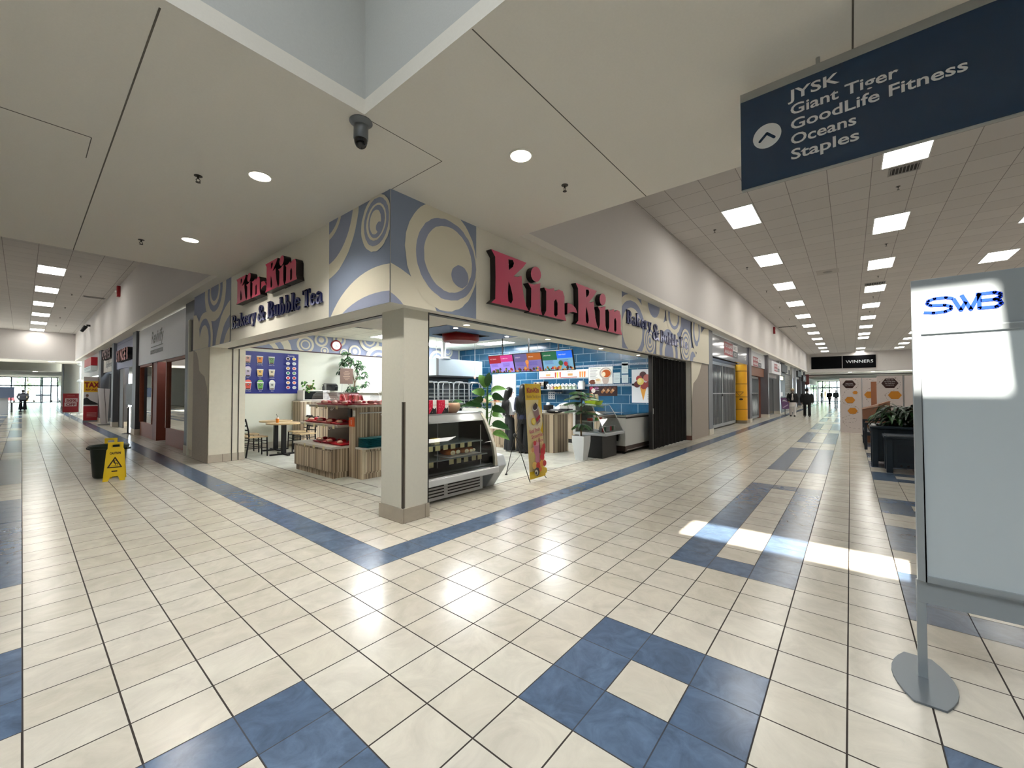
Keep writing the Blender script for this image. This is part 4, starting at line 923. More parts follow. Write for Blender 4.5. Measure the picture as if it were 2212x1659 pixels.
# ============================================================ curved pastry case
t = thing('pastry_case', 'curved glass front refrigerated pastry case beside the corner pillar', 'display case', (2.1, 1.5, 0))
CW = mat((222, 224, 226), 0.3); CGY = mat((150, 156, 160), 0.35, 0.4); X0, X1 = 1.36, 2.76
pf = [(1.38, 1.150), (1.30, 1.06), (1.235, 0.946), (1.16, 0.80), (1.10, 0.658), (1.07, 0.50), (1.065, 0.365)]
b = MB(); b.box(X0, X1, 1.36, 1.98, 1.150, 1.168, STEEL); b.build('top', parent=t, smooth=0, bevel=0.004)
b = MB(); b.prism([(X0, 1.36, 1.150), (X0, 1.345, 1.12), (X0, 1.29, 1.045), (X0, 1.30, 1.04), (X0, 1.40, 1.10), (X0, 1.40, 1.15)], (X1-X0-0.04, 0, 0), mat((196, 200, 200), 0.2, 0.7)); b.build('light_canopy', parent=t, bevel=0.002)
b = MB(); n_ = len(pf); pg = pf[1:]; n_ = len(pg)
b.add([(X0, y, z) for y, z in pg]+[(X1-0.03, y, z) for y, z in pg], [(i, i+1, n_+i+1, n_+i) for i in range(n_-1)], GLASS); b.build('curved_glass', parent=t)
b = MB(); o_ = [(X1-0.03, y-0.012, z) for y, z in pf]+[(X1-0.03, y+0.05, z-0.01) for y, z in pf[::-1]]
for i in range(len(pf)-1):
    q = [(X1-0.03, pf[i][0]-0.014, pf[i][1]), (X1-0.03, pf[i+1][0]-0.014, pf[i+1][1]), (X1-0.03, pf[i+1][0]+0.04, pf[i+1][1]), (X1-0.03, pf[i][0]+0.04, pf[i][1])]
    b.prism(q, (0.045, 0, 0), mat((214, 210, 196), 0.35))
b.build('end_frame', parent=t)
b = MB(); b.prism([(X1, 1.40, 1.14), (X1, 1.10, 0.66), (X1, 1.07, 0.36), (X1, 1.9, 0.36), (X1, 1.9, 1.14)], (0.012, 0, 0), GLASS); b.build('end_glass', parent=t, smooth=0)
b = MB(); b.box(X0, X1+0.02, 1.02, 1.07, 0.262, 0.352, CW); b.build('bumper', parent=t, smooth=0, bevel=0.012)
b = MB(); b.prism([(X0, 1.07, 0.352), (X0, 1.17, 0.395), (X0, 1.17, 0.30), (X0, 1.07, 0.30)], (X1-X0, 0, 0), CGY); b.build('lower_sill', parent=t, smooth=0)
b = MB(); b.prism([(X0, 1.05, 0.262), (X0, 1.22, 0.235), (X0, 1.22, 0.02), (X0, 1.95, 0.02), (X0, 1.95, 0.36), (X0, 1.07, 0.36)], (1.265, 0, 0), CW); b.build('base', parent=t, smooth=0)
b = MB(); b.prism([(2.78, 1.04, 0.35), (2.78, 1.30, 0.0), (2.78, 1.9, 0.0), (2.78, 1.9, 0.60), (2.78, 1.10, 0.50)], (0.20, 0, 0), mat((190, 196, 202), 0.35)); b.build('end_leg', parent=t, smooth=0, bevel=0.02)
for j, (xa, xb) in enumerate(((1.38, 1.86), (1.93, 2.56))):
    b = MB()
    for i in range(4): b.box(xa, xb, 1.214, 1.222, 0.065+i*0.042, 0.08+i*0.042, mat((36, 34, 34), 0.7))
    b.build('vent_slots', parent=t, smooth=0)
INN = mat((62, 66, 66), 0.5)
b = MB(); b.box(X0, X1, 1.90, 1.96, 0.36, 1.15, mat((96, 98, 96), 0.4)); b.box(X0, X1-0.03, 1.12, 1.9, 0.36, 0.38, INN); b.box(X0, X0+0.01, 1.2, 1.9, 0.38, 1.15, INN); b.build('inner_liner', parent=t, smooth=0)
for z, ya in ((0.74, 1.32), (0.55, 1.22)):
    b = MB(); b.box(X0+0.01, X1-0.04, ya, 1.88, z-0.008, z, mat((150, 160, 160), 0.15, 0.3)); b.tube([(X0+0.01, ya-0.004, z-0.012), (X1-0.04, ya-0.004, z-0.012)], 0.008, STEEL, 6); b.build('shelf', parent=t, smooth=0)
b = MB(); b.cyl((2.60, 1.24, 0.38), (2.60, 1.24, 0.98), 0.007, STEEL, n=8); b.cyl((1.98, 1.5, 0.38), (1.98, 1.5, 1.1), 0.008, STEEL, n=8); b.build('shelf_post', parent=t)
for z, ya, xsr in ((0.70, 1.305, (1.41, 1.50, 1.60, 1.69, 1.82, 1.96, 2.10, 2.28, 2.43)), (0.505, 1.205, (1.44, 1.62, 1.98, 2.12, 2.26, 2.42, 2.54))):
    for i, x in enumerate(xsr):
        b = MB(); dz = 0.0; b.box(x-0.042, x+0.042, ya-0.006, ya-0.003, z-0.035+dz, z+0.035+dz, mat((232, 222, 170), 0.6)); b.build('price_tag', parent=t, smooth=0)
# contents
BREAD = mat((176, 96, 36), 0.25, noise=0.2, scale=12); ROLL = mat((236, 226, 190), 0.6); YEL = mat((240, 214, 90), 0.6)
t = thing('pastry_board', 'pale tray of loaves on the lower shelf of the pastry case', 'tray', (2.3, 1.5, 0.55))
b = MB(); b.box(2.0, 2.62, 1.24, 1.60, 0.551, 0.561, mat((214, 206, 196), 0.4)); t2 = b.build('board', parent=t, smooth=0, bevel=0.003)
for i, (x, y, l, w_) in enumerate(((2.08, 1.42, 0.15, 0.055), (2.22, 1.44, 0.12, 0.05), (2.36, 1.42, 0.14, 0.05), (2.48, 1.42, 0.10, 0.04), (2.56, 1.44, 0.10, 0.04))):
    b = MB(); b.ell((x, y, 0.563+w_*0.85), (w_*1.1, l, w_*0.85), BREAD, n=18, k=10)
    tl = thing('bread_loaf', 'glossy brown loaf on the case tray, %s from the left' % ORD[i], 'bread', (x, y, 0.562), 'loaves in the pastry case'); b.build('crust', parent=tl)
    b = MB(); b.ell((x+0.01, y-l*0.85, 0.563+w_*0.8), (w_*0.8, 0.02, w_*0.62), ROLL, n=14, k=8); b.build('cut_face', parent=tl)
for i, x in enumerate((1.40, 1.58, 1.86)):
    tl = thing('cake_slice', 'yellow and cream cake roll on the upper case shelf, %s from the left' % ORD[i], 'cake', (x, 1.42, 0.741), 'cake rolls in the pastry case')
    b = MB(); b.box(x-0.05, x+0.05, 1.36, 1.46, 0.741, 0.81, ROLL); b.build('sponge', parent=tl, bevel=0.012)
    b = MB(); b.box(x-0.05, x+0.05, 1.36, 1.46, 0.8105, 0.83, YEL); b.build('topping', parent=tl, bevel=0.004)
# on top of the case
for i, x in enumerate((1.765, 1.985)):
    t = thing('gift_box', 'crimson and white bakery box on the pastry case, ' + ('beside the pillar' if i == 0 else 'next to the round pot'), 'box', (x, 1.43, 1.168), 'gift boxes on the pastry case')
    b = MB(); b.box(x-0.095, x+0.095, 1.38, 1.48, 1.169, 1.362, mat((196, 24, 62), 0.4)); b.build('carton', parent=t, smooth=0, bevel=0.003)
    a = Art((x-0.095, 1.38, 1.169), (1, 0, 0), (0, 0, 1), 0.19, 0.193)
    a.rect(0.125, 0.0, 0.19, 0.193, WHITE); a.shape([(0.06, 0), (0.19, 0), (0.18, 0.09), (0.15, 0.07), (0.12, 0.09), (0.10, 0.05)], BLACK)
    for q in range(24): a.disc(random.uniform(0.01, 0.12), random.uniform(0.02, 0.18), 0.004, mat((240, 150, 170), 0.5), n=6, up=False)
    a.k += 1; a.text('Kin-Kin', 0.155, 0.12, 0.014, mat((180, 30, 60), 0.5), align='c', up=False)
    a.build('print', parent=t, smooth=0)
t = potted('potted_orchid', 'broad leafed plant in a round tan pot on the pastry case', 'plant', (2.27, 1.50, 1.168), 0.1, 0.13, mat((176, 148, 120), 0.55), [(0, 0), (0.06, 0), (0.10, 0.04), (0.115, 0.085), (0.11, 0.13), (0.095, 0.15), (0.085, 0.14), (0, 0.13)])
b = MB()
for a_, l, e in ((3.3, 0.18, 0.5), (2.4, 0.22, 0.5), (0.1, 0.24, 0.6), (0.5, 0.2, 0.5), (5.6, 0.2, 0.3), (4.5, 0.13, 0.2), (1.3, 0.18, 0.8), (6.0, 0.26, 0.9)): b.leaf((2.27, 1.50, 1.30), (math.cos(a_), math.sin(a_), e), l, 0.09, 1.6, LEAFD if e < 0.6 else LEAF, seg=6, up=(-0.5, -0.8, 0.8))
b.build('leaves', parent=t)

# ============================================================ X-frame banner
t = thing('x_banner', 'tall yellow smoothie banner on a thin black X stand', 'banner', (3.65, 1.1, 0))
BY = mat((238, 220, 160), 0.35); bl, br, tl_, trr = Vector((3.43, 0.955, 0.045)), Vector((3.89, 0.955, 0.05)), Vector((3.505, 1.05, 1.617)), Vector((3.925, 1.05, 1.605))
uv = (br-bl).normalized(); vv = (tl_-bl); vv = (vv-uv*vv.dot(uv)).normalized(); Wb, Hb = 0.44, 1.57
o_ = bl+uv*0.03; nb = uv.cross(vv)
b = MB(); b.prism([o_, o_+uv*Wb, o_+uv*Wb+vv*Hb, o_+vv*Hb], nb*-0.003, BY); b.build('banner_sheet', parent=t, smooth=0)
a = Art(o_, uv, vv, Wb, Hb); CRM = mat((238, 222, 176), 0.35); YB = mat((236, 200, 40), 0.35); MR = mat((170, 30, 44), 0.4); PK = mat((196, 74, 116), 0.4)
a.rect(0, 1.30, Wb, Hb, YB); a.shape([(0.26, 0.9), (Wb, 0.7), (Wb, 1.3), (0.36, 1.3)], YB); a.rect(0, 0, Wb, 0.12, YB)
a.disc(0.20, 0.98, 0.24, CRM, ry=0.26, n=32); a.disc(0.20, 0.96, 0.18, mat((244, 232, 200), 0.4), ry=0.17, n=32)
for i in range(5): a.rect(0, 0, 0.001, 0.001, CRM)
a.text('Kin-Kin', 0.03, 1.42, 0.085, MR, bold=0.03, width=0.34); a.text('Bubble Tea & Juice', 0.02, 1.335, 0.045, mat((150, 90, 60), 0.4), width=0.39)
a.shape([(0.16, 1.13), (0.31, 1.20), (0.36, 0.93), (0.27, 0.88)], mat((150, 120, 124), 0.4)); a.disc(0.235, 1.17, 0.085, WHITE, ry=0.055, rot=0.4); a.disc(0.235, 1.18, 0.07, mat((60, 38, 44), 0.4), ry=0.05, rot=0.4)
for p in ((0.21, 1.20), (0.25, 1.23), (0.28, 1.20), (0.24, 1.17)): a.disc(p[0], p[1], 0.02, mat((48, 30, 38), 0.4), n=12, up=False)
a.k += 1; a.shape([(0.23, 0.98), (0.35, 1.05), (0.36, 0.99), (0.25, 0.92)], mat((196, 40, 60), 0.4)); a.disc(0.16, 0.94, 0.06, YB, n=18); a.disc(0.165, 0.94, 0.045, mat((246, 226, 120), 0.4), n=18)
a.text('Real Fruit', 0.03, 0.745, 0.062, PK, width=0.30, rot=0.12, bold=0.01); a.text('Smoothies', 0.08, 0.655, 0.062, PK, width=0.33, rot=0.1, bold=0.01); a.text('& Juice', 0.19, 0.575, 0.055, PK, width=0.20, rot=0.1, bold=0.01)
a.shape([(0.15, 0.25), (0.26, 0.25), (0.29, 0.56), (0.10, 0.56)], mat((206, 130, 150), 0.3)); a.disc(0.195, 0.56, 0.10, mat((230, 170, 180), 0.4), ry=0.03); a.disc(0.15, 0.58, 0.04, mat((200, 50, 60), 0.4)); a.rect(0.26, 0.40, 0.285, 0.66, mat((120, 30, 50), 0.4))
rq = random.Random(9)
for x, y, r, cc in ((0.36, 0.42, 0.07, (196, 40, 50)), (0.40, 0.50, 0.05, (190, 40, 50)), (0.06, 0.36, 0.08, (226, 204, 130)), (0.33, 0.33, 0.06, (210, 50, 60)), (0.10, 0.22, 0.06, (230, 190, 100)), (0.20, 0.20, 0.06, (206, 60, 60)), (0.30, 0.22, 0.06, (220, 150, 60)), (0.38, 0.22, 0.05, (206, 60, 60)), (0.15, 0.11, 0.07, (66, 60, 56)), (0.13, 0.10, 0.045, (220, 216, 200)), (0.12, 0.09, 0.025, (40, 34, 34)), (0.30, 0.12, 0.06, (226, 190, 60)), (0.38, 0.10, 0.05, (230, 196, 70)), (0.06, 0.48, 0.04, (224, 160, 110)), (0.24, 0.14, 0.04, (224, 120, 60))):
    a.disc(x, y, r, mat(cc, 0.4), n=18)
a.build('print', parent=t, smooth=0)
b = MB(); hub = Vector((3.66, 1.24, 0.78))
hub = Vector((3.50, 1.30, 0.746))
for p in (bl+Vector((0.02, -0.01, -0.045)), br+Vector((0.02, -0.01, -0.045))): b.tube([hub, (p.x, p.y, 0.006)], 0.007, BLKM, 6)
for p in (tl_, trr): b.tube([hub, tuple(p+nb*-0.01)], 0.004, BLKM, 6)
b.tube([hub, (3.70, 1.67, 0.012)], 0.007, BLKM, 6); b.tube([(3.70, 1.67, 0.03), (3.60, 1.25, 0.42), (3.52, 1.12, 0.40)], 0.003, BLKM, 5); b.build('stand_rods', parent=t)
b = MB(); b.ell(hub, (0.035, 0.03, 0.035), BLACK); b.build('hub', parent=t)
b = MB(); b.lathe([(0, 0), (0.022, 0), (0.022, 0.02), (0, 0.02)], (3.70, 1.67, 0), BLACK); b.build('rubber_foot', parent=t)
# ============================================================ kitchen side of the bakery
# blue dropped canopy with the red drum lamp
BLUEP = mat((24, 74, 122), 0.35)
t = thing('ceiling_canopy', 'blue dropped ceiling panel with dark edge behind the header', 'canopy', (2.8, 1.9, 2.42))
b = MB(); hx0, hx1, hy0, hy1 = 2.47, 3.22, 1.64, 2.22
for q in ((1.99, hx0, 1.315, 2.45), (hx1, 3.60, 1.315, 2.45), (hx0, hx1, 1.315, hy0), (hx0, hx1, hy1, 2.45)): b.box(q[0], q[1], q[2], q[3], 2.43, 2.60, BLUEP)
b.build('panel', parent=t, smooth=0)
b = MB(); b.box(1.982, 1.99, 1.31, 2.46, 2.425, 2.62, BLACK)
for q in ((hx0, hx0+0.03, hy0, hy1), (hx1-0.03, hx1, hy0, hy1), (hx0+.03, hx1-.03, hy0, hy0+0.03), (hx0+.03, hx1-.03, hy1-0.03, hy1)): b.box(q[0], q[1], q[2], q[3], 2.425, 2.60, BLACK)
b.build('edge_trim', parent=t, smooth=0)
b = MB(); b.box(hx0, hx1, hy0, hy1, 2.58, 2.6, WHITE); b.build('recess', parent=t, smooth=0)
for x, y in ((2.274, 1.442), (3.453, 1.444)):
    b = MB(); b.lathe([(0.0, -0.003), (0.032, -0.003), (0.032, 0.0)], (x, y, 2.43), LAMPW); b.build('spot_lens', parent=t)
light('canopy_beam', 'SPOT', (3.453, 1.444, 2.40), 15, (1, 0.9, 0.75), look=(0, 0, -1), spot_size=1.9, spot_blend=0.9, shadow_soft_size=0.04)
t = thing('drum_lamp', 'round dark red drum lamp hanging from the blue canopy', 'lamp', (2.88, 1.98, 2.33))
b = MB(); b.lathe([(0.0, 0.0), (0.285, 0.0), (0.305, 0.02), (0.310, 0.06), (0.310, 0.14), (0.29, 0.165), (0, 0.165)], (2.88, 1.98, 2.325), mat((120, 8, 14), 0.3), n=40); b.build('drum_shade', parent=t)
b = MB(); b.cyl((2.88, 1.98, 2.49), (2.88, 1.98, 2.58), 0.02, BLACK); b.build('stem', parent=t)
# hood
HST = mat((196, 208, 214), 0.32, 0.55, noise=0.04, scale=60)
t = thing('oven_hood', 'wide brushed steel oven hood with pipe above the racks', 'hood', (7.6, 7.9, 1.98))
b = MB(); b.box(6.57, 8.62, 7.0, 8.88, 2.03, 2.57, HST); b.build('canopy', parent=t, smooth=0)
b = MB(); b.box(6.55, 8.64, 6.98, 8.88, 1.98, 2.03, BLACK); b.build('lower_edge', parent=t, smooth=0)
b = MB(); b.box(6.545, 6.60, 6.975, 7.03, 2.03, 2.58, mat((120, 122, 124), 0.4, 0.5)); b.build('corner_strip', parent=t, smooth=0)
b = MB(); b.cyl((6.95, 7.15, 2.57), (6.95, 7.15, 2.62), 0.26, STEEL, r1=0.20, n=24); b.cyl((6.95, 7.15, 2.62), (6.95, 7.15, 3.13), 0.085, STEEL, n=20); b.build('duct', parent=t)
t = thing('oven', 'dark oven wall behind the bakery racks', 'oven', (7.5, 8.4, 0))
b = MB(); b.box(6.3, 8.9, 8.0, 8.88, 0.0, 1.97, mat((30, 32, 34), 0.35)); b.build('body', parent=t, smooth=0)
b = MB()
for i in range(3): b.box(6.5+i*0.8, 7.2+i*0.8, 7.985, 8.0, 1.1, 1.7, mat((54, 58, 60), 0.15))
b.build('oven_window', parent=t, smooth=0)
# racks
def rack(x, y, label, full=True, first=[None]):
    if first[0] is not None:
        c_ = copy_tree(first[0], (x, y, 0), 0.0, label); return c_
    t = thing('bakery_rack', label, 'rack', (0, 0, 0), 'steel bakery racks'); A_ = mat((186, 190, 194), 0.3, 0.8)
    b = MB()
    for sy in (-0.25, 0.25): b.tube([(-0.23, sy, 0.08), (-0.23, sy, 1.70), (-0.20, sy, 1.77), (-0.14, sy, 1.80), (0.14, sy, 1.80), (0.20, sy, 1.77), (0.23, sy, 1.70), (0.23, sy, 0.08)], 0.016, A_, 8)
    for z in (0.10, 1.78): b.tube([(-0.2, -0.25, z), (-0.2, 0.25, z)], 0.012, A_, 6); b.tube([(0.2, -0.25, z), (0.2, 0.25, z)], 0.012, A_, 6)
    b.build('frame', parent=t)
    b = MB()
    for i in range(12):
        z = 0.25+i*0.12
        for sx in (-0.21, 0.21): b.box(sx-0.012, sx+0.012, -0.25, 0.25, z, z+0.012, A_)
    b.build('runners', parent=t, smooth=0)
    for i in range(9):
        b = MB(); z = 0.40+i*0.12; b.box(-0.20, 0.20, -0.24, 0.24, z, z+0.014, mat((150, 156, 160), 0.35, 0.6)); b.build('sheet_pan', parent=t, smooth=0)
    for sx in (-0.2, 0.2):
        for sy in (-0.22, 0.22):
            b = MB(); b.cyl((sx-0.012, sy, 0.045), (sx+0.012, sy, 0.045), 0.045, BLACK, n=12); b.build('caster', parent=t)
    t.location = (x, y, 0); first[0] = t
for i, (x, y) in enumerate(((5.65, 6.55), (6.28, 6.6), (6.92, 6.62), (7.58, 6.6), (8.2, 6.62))): rack(x, y, 'steel bakery rack on casters under the hood, %s from the pillar' % ORD[i])
# hanging cords in front of the hood
for (x, y, za, zb, q, nmz) in ((4.866, 5.0, 2.36, 3.14, 0.006, 'cord with nothing on it, beside the pillar'), (6.247, 5.0, 1.95, 3.14, 0.008, 'cord ending in a small white bell pull')):
    t = thing('hanging_cord', 'thin ceiling '+nmz, 'cord', (x, y, za)); b = MB(); b.cyl((x, y, za), (x, y, zb), q, mat((200, 200, 190), 0.5), n=6); b.build('cord', parent=t)
    if q > 0.007: b = MB(); b.ell((x, y, za-0.05), (0.035, 0.035, 0.055), mat((226, 190, 180), 0.4)); b.build('pull', parent=t)
# white door with marble sheet
t = struct(MB().box(9.26, 9.30, 6.0, 6.09, 0, 2.14, WHITE).box(9.26, 9.30, 7.02, 7.10, 0, 2.14, WHITE).box(9.26, 9.30, 6.09, 7.02, 2.05, 2.14, WHITE), 'door_1', smooth=0)
MARB = bpy.data.materials.new('white_marble'); MARB.use_nodes = True
nt = MARB.node_tree; bs = nt.nodes['Principled BSDF']; wv = nt.nodes.new('ShaderNodeTexWave'); g_ = nt.nodes.new('ShaderNodeNewGeometry'); mp = nt.nodes.new('ShaderNodeMapping'); mp.inputs['Rotation'].default_value = (0.9, 0.2, 0.3)
cr = nt.nodes.new('ShaderNodeValToRGB'); cr.color_ramp.elements[0].color = rgb((150, 156, 164)); cr.color_ramp.elements[1].color = rgb((232, 238, 242)); cr.color_ramp.elements[1].position = 0.06
wv.inputs['Scale'].default_value = 1.6; wv.inputs['Distortion'].default_value = 3; wv.inputs['Detail'].default_value = 3
nt.links.new(g_.outputs['Position'], mp.inputs['Vector']); nt.links.new(mp.outputs[0], wv.inputs['Vector']); nt.links.new(wv.outputs['Fac'], cr.inputs[0]); nt.links.new(cr.outputs[0], bs.inputs['Base Color'])
b = MB(); b.box(9.275, 9.30, 6.09, 7.02, 0, 2.05, MARB); b.build('door_leaf', parent=t, smooth=0)
# menu screens
def screen(y0, y1, i):
    t = thing('menu_screen', ('leftmost tilted menu screen, red and violet', 'middle tilted menu screen, brown with ice cream cone', 'rightmost tilted menu screen, green and blue')[i], 'screen', (7.4, (y0+y1)/2, 2.06), 'tilted menu screens')
    b = MB(); P0, P1, P2, P3 = Vector((7.45, y0, 2.065)), Vector((7.45, y1, 2.065)), Vector((7.30, y1, 2.60)), Vector((7.30, y0, 2.60))
    nrm = (P1-P0).cross(P3-P0).normalized(); b.prism([P0, P1, P2, P3], nrm*-0.05, BLACK); b.build('housing', parent=t, smooth=0, bevel=0.004)
    u_ = (P1-P0).normalized(); v_ = (P3-P0).normalized(); W_, H_ = (P1-P0).length-0.04, (P3-P0).length-0.04
    a = Art(P0+u_*0.02+v_*0.02, u_, v_, W_, H_, eps=0.001); E_ = 0.42
    def em(c): return mat(c, 0.3, emit=E_)
    bgs = [((150, 130, 220), (150, 20, 40), (190, 50, 130)), ((110, 100, 160), (90, 84, 130), (150, 80, 20)), ((110, 160, 190), (20, 90, 60), (20, 100, 230))][i]
    a.rect(0, 0, W_, H_, em(bgs[0])); a.rect(0, H_*0.55, W_*0.5, H_, em(bgs[1])); a.rect(W_*0.5, H_*0.62, W_, H_, em(bgs[2]))
    a.text(('HOT DRINKS', 'DESSERTS', 'SMOOTHIES')[i], W_*0.05, H_*0.78, 0.03, em((230, 220, 220)), up=False); a.text(('BUBBLE TEA', 'SPECIALS', 'FRESH FRUIT')[i], W_*0.55, H_*0.78, 0.03, em((230, 220, 220)), up=False)
    for r_ in range(5):
        for cc in range(2): a.rect(W_*(0.06+0.5*cc), H_*(0.34+0.045*r_), W_*(0.36+0.5*cc-0.03*(r_ % 2)), H_*(0.355+0.045*r_), em((70, 60, 150)), False)
    a.k += 1; rq = random.Random(20+i)
    for q in range(26): a.disc(rq.uniform(0, W_), rq.uniform(0, H_*0.2), rq.uniform(0.02, 0.045), em([(60, 34, 20), (150, 90, 40), (40, 90, 40), (150, 40, 50), (190, 140, 70)][rq.randrange(5)]), n=12)
    if i == 1: a.shape([(W_*0.5, H_*0.12), (W_*0.44, H_*0.5), (W_*0.56, H_*0.5)], em((190, 110, 40))); a.disc(W_*0.5, H_*0.54, 0.06, em((200, 130, 60)))
    if i == 2: a.disc(W_*0.62, H_*0.38, 0.07, em((30, 90, 40))); a.disc(W_*0.78, H_*0.32, 0.06, em((160, 30, 40)))
    a.build('display', parent=t, smooth=0)
    yc = (y0+y1)/2
    b = MB(); b.cyl((7.42, yc, 2.5), (7.42, yc, 3.14), 0.02, BLACK, n=10); b.build('ceiling_pole', parent=t)
screen(5.49, 4.51, 0); screen(4.50, 3.50, 1); screen(3.49, 2.49, 2)
# posters and papers on the blue wall (u runs toward -y)
def wall_sheet(name, label, cat, ya, yb, z0, z1, m=WHITE, fn=None, group=None, x=9.298):
    t = thing(name, label, cat, (x, (ya+yb)/2, z0), group)
    b = MB(); b.box(x-0.006, x, yb, ya, z0, z1, m); b.build('sheet', parent=t, smooth=0)
    if fn:
        a = Art((x-0.006, ya, z0), (0, -1, 0), (0, 0, 1), ya-yb, z1-z0); fn(a); a.build('print', parent=t, smooth=0)
def f1(a):
    for o in (0, 0.85):
        a.text('BUBBLE TEA', o+0.25, 0.19, 0.028, DARK, up=False); a.rect(o+0.28, 0.08, o+0.46, 0.15, mat((206, 150, 90), 0.5), False); a.rect(o+0.02, 0.02, o+0.62, 0.045, mat((150, 20, 30), 0.5), False)
    a.k += 1
    for x, cc in ((0.66, (190, 80, 60)), (0.74, (236, 206, 60)), (0.84, (206, 90, 70)), (1.58, (236, 140, 60)), (1.66, (236, 160, 80)), (1.74, (226, 120, 50))): a.shape([(x-0.02, 0.02), (x+0.025, 0.02), (x+0.035, 0.20), (x-0.03, 0.20)], mat(cc, 0.5), False)
wall_sheet('menu_strip', 'long white drinks menu strip on the blue wall below the screens', 'poster', 4.99, 3.118, 1.930, 2.20, WHITE, f1)
def f2(a):
    a.text('Hot Drinks Menu', 0.05, 0.45, 0.035, mat((60, 120, 90), 0.5), up=False)
    for i in range(8): a.rect(0.05, 0.40-i*0.035, 0.30-0.03*(i % 3), 0.41-i*0.035, mat((120, 120, 120), 0.5), False)
    a.k += 1; a.disc(0.57, 0.14, 0.11, mat((190, 170, 160), 0.4), ry=0.16); a.disc(0.57, 0.32, 0.20, mat((176, 166, 158), 0.35), ry=0.17, n=40); a.disc(0.58, 0.32, 0.17, mat((226, 214, 196), 0.4), ry=0.14, n=40); a.disc(0.59, 0.31, 0.145, mat((186, 84, 22), 0.3), ry=0.115, n=36); a.disc(0.51, 0.29, 0.06, mat((240, 224, 190), 0.4), ry=0.07)
    a.disc(0.14, 0.06, 0.12, mat((110, 56, 30), 0.5), ry=0.07); a.disc(0.32, 0.09, 0.11, mat((226, 214, 196), 0.4), ry=0.08); a.disc(0.32, 0.12, 0.07, mat((206, 176, 130), 0.4), ry=0.04)
wall_sheet('menu_strip', 'white hot drinks poster with a big cup of tea on the blue wall', 'poster', 3.11, 2.315, 1.73, 2.245, WHITE, f2)
def f3(a):
    a.disc(0.09, 0.22, 0.06, mat((170, 40, 80), 0.5)); a.disc(0.15, 0.16, 0.07, mat((226, 216, 206), 0.5)); a.disc(0.26, 0.23, 0.08, mat((120, 60, 110), 0.5), ry=0.045); a.text('ALL DAY', 0.2, 0.215, 0.025, WHITE, up=False); a.text('Breakfast', 0.24, 0.15, 0.02, WHITE, up=False)
    for i in range(9): a.disc(0.45+0.05*i, 0.12+0.05*((i*7) % 3), 0.045, mat(((150, 96, 50), (190, 150, 110), (90, 50, 30))[i % 3], 0.5))
wall_sheet('snack_poster', 'dark food poster below the tea poster on the blue wall', 'poster', 3.10, 2.17, 1.37, 1.665, mat((46, 20, 24), 0.4), f3)
for ya, yb, z0, z1, lb in ((2.29, 2.08, 1.745, 2.055, 'cream licence paper just right of the tea poster'), (2.03, 1.83, 2.02, 2.345, 'framed paper, upper of the two on the blue wall'), (2.03, 1.83, 1.75, 1.985, 'framed paper, lower of the two on the blue wall')):
    wall_sheet('wall_paper_notice', lb, 'paper', ya, yb, z0, z1, mat((206, 220, 222), 0.4), lambda a: [a.rect(0.03, 0.05+0.04*i, a.w-0.03-0.02*(i % 2), 0.058+0.04*i, mat((150, 160, 165), 0.5), False) for i in range(5)], 'papers on the blue wall')
def f4(a):
    SCs = [(0.33, 0.78, .10, (70, 18, 24)), (0.22, 0.68, .09, (170, 60, 60)), (0.44, 0.70, .10, (190, 110, 100)), (0.16, 0.52, .09, (90, 24, 30)), (0.50, 0.52, .09, (150, 60, 60)), (0.36, 0.48, .10, (160, 60, 56)), (0.26, 0.60, .10, (236, 214, 110)), (0.24, 0.62, .06, (244, 228, 150))]
    a.shape([(0.24, 0.45), (0.44, 0.47), (0.335, 0.06)], mat((226, 160, 60), 0.5))
    for x, y, r, cc in SCs: a.disc(x, y, r, mat(cc, 0.4), n=24)
    for i, s_ in enumerate(('Ice', 'Cream', 'Scoops')): a.text(s_, 0.46, 0.22-i*0.06, 0.03, DARK, up=False)
wall_sheet('ice_cream_poster', 'white poster of a many scooped ice cream cone beside the black gate', 'poster', 1.725, 1.02, 1.18, 2.125, mat((226, 230, 234), 0.4), f4)
# shelf of jars
t = thing('wall_shelf', 'narrow steel shelf of slanted jars on the blue wall', 'shelf', (9.1, 4.0, 1.55))
b = MB(); b.box(8.95, 9.30, 3.14, 5.15, 1.555, 1.58, mat((150, 160, 168), 0.35, 0.5)); b.build('board', parent=t, smooth=0)
for y in (3.4, 4.9): b = MB(); b.prism([(9.29, y, 1.555), (9.0, y, 1.555), (9.29, y, 1.40)], (0, 0.02, 0), DARK); b.build('bracket', parent=t, smooth=0)
jar = None
for i, (y, cc) in enumerate(((4.45, (226, 224, 214)), (4.30, (214, 170, 160)), (4.17, (230, 200, 70)), (4.05, (232, 206, 90)), (3.89, (226, 224, 190)), (3.76, (220, 222, 190)), (3.62, (196, 214, 180)), (3.48, (196, 214, 190)))):
    t = thing('syrup_jar', 'slanted round lidded jar on the wall shelf, %s from the left' % ORD[i], 'jar', (9.1, y, 1.58), 'jars on the wall shelf')
    b = MB(); b.tube([(9.12, y, 1.64), (9.04, y, 1.70)], 0.052, mat(cc, 0.4), 14); b.box(9.04, 9.16, y-0.04, y+0.04, 1.58, 1.64, mat(cc, 0.4)); b.build('jar', parent=t)
    b = MB(); b.tube([(9.04, y, 1.70), (9.025, y, 1.711)], 0.056, WHITE, 14); b.build('lid', parent=t); b = MB(); b.tube([(9.025, y, 1.711), (9.022, y, 1.7135)], 0.022, DARK, 10); b.build('knob', parent=t)
t = thing('tub', 'large white lidded tub at the right end of the wall shelf', 'tub', (9.1, 3.25, 1.58)); c_ = (9.1, 3.25, 1.58)
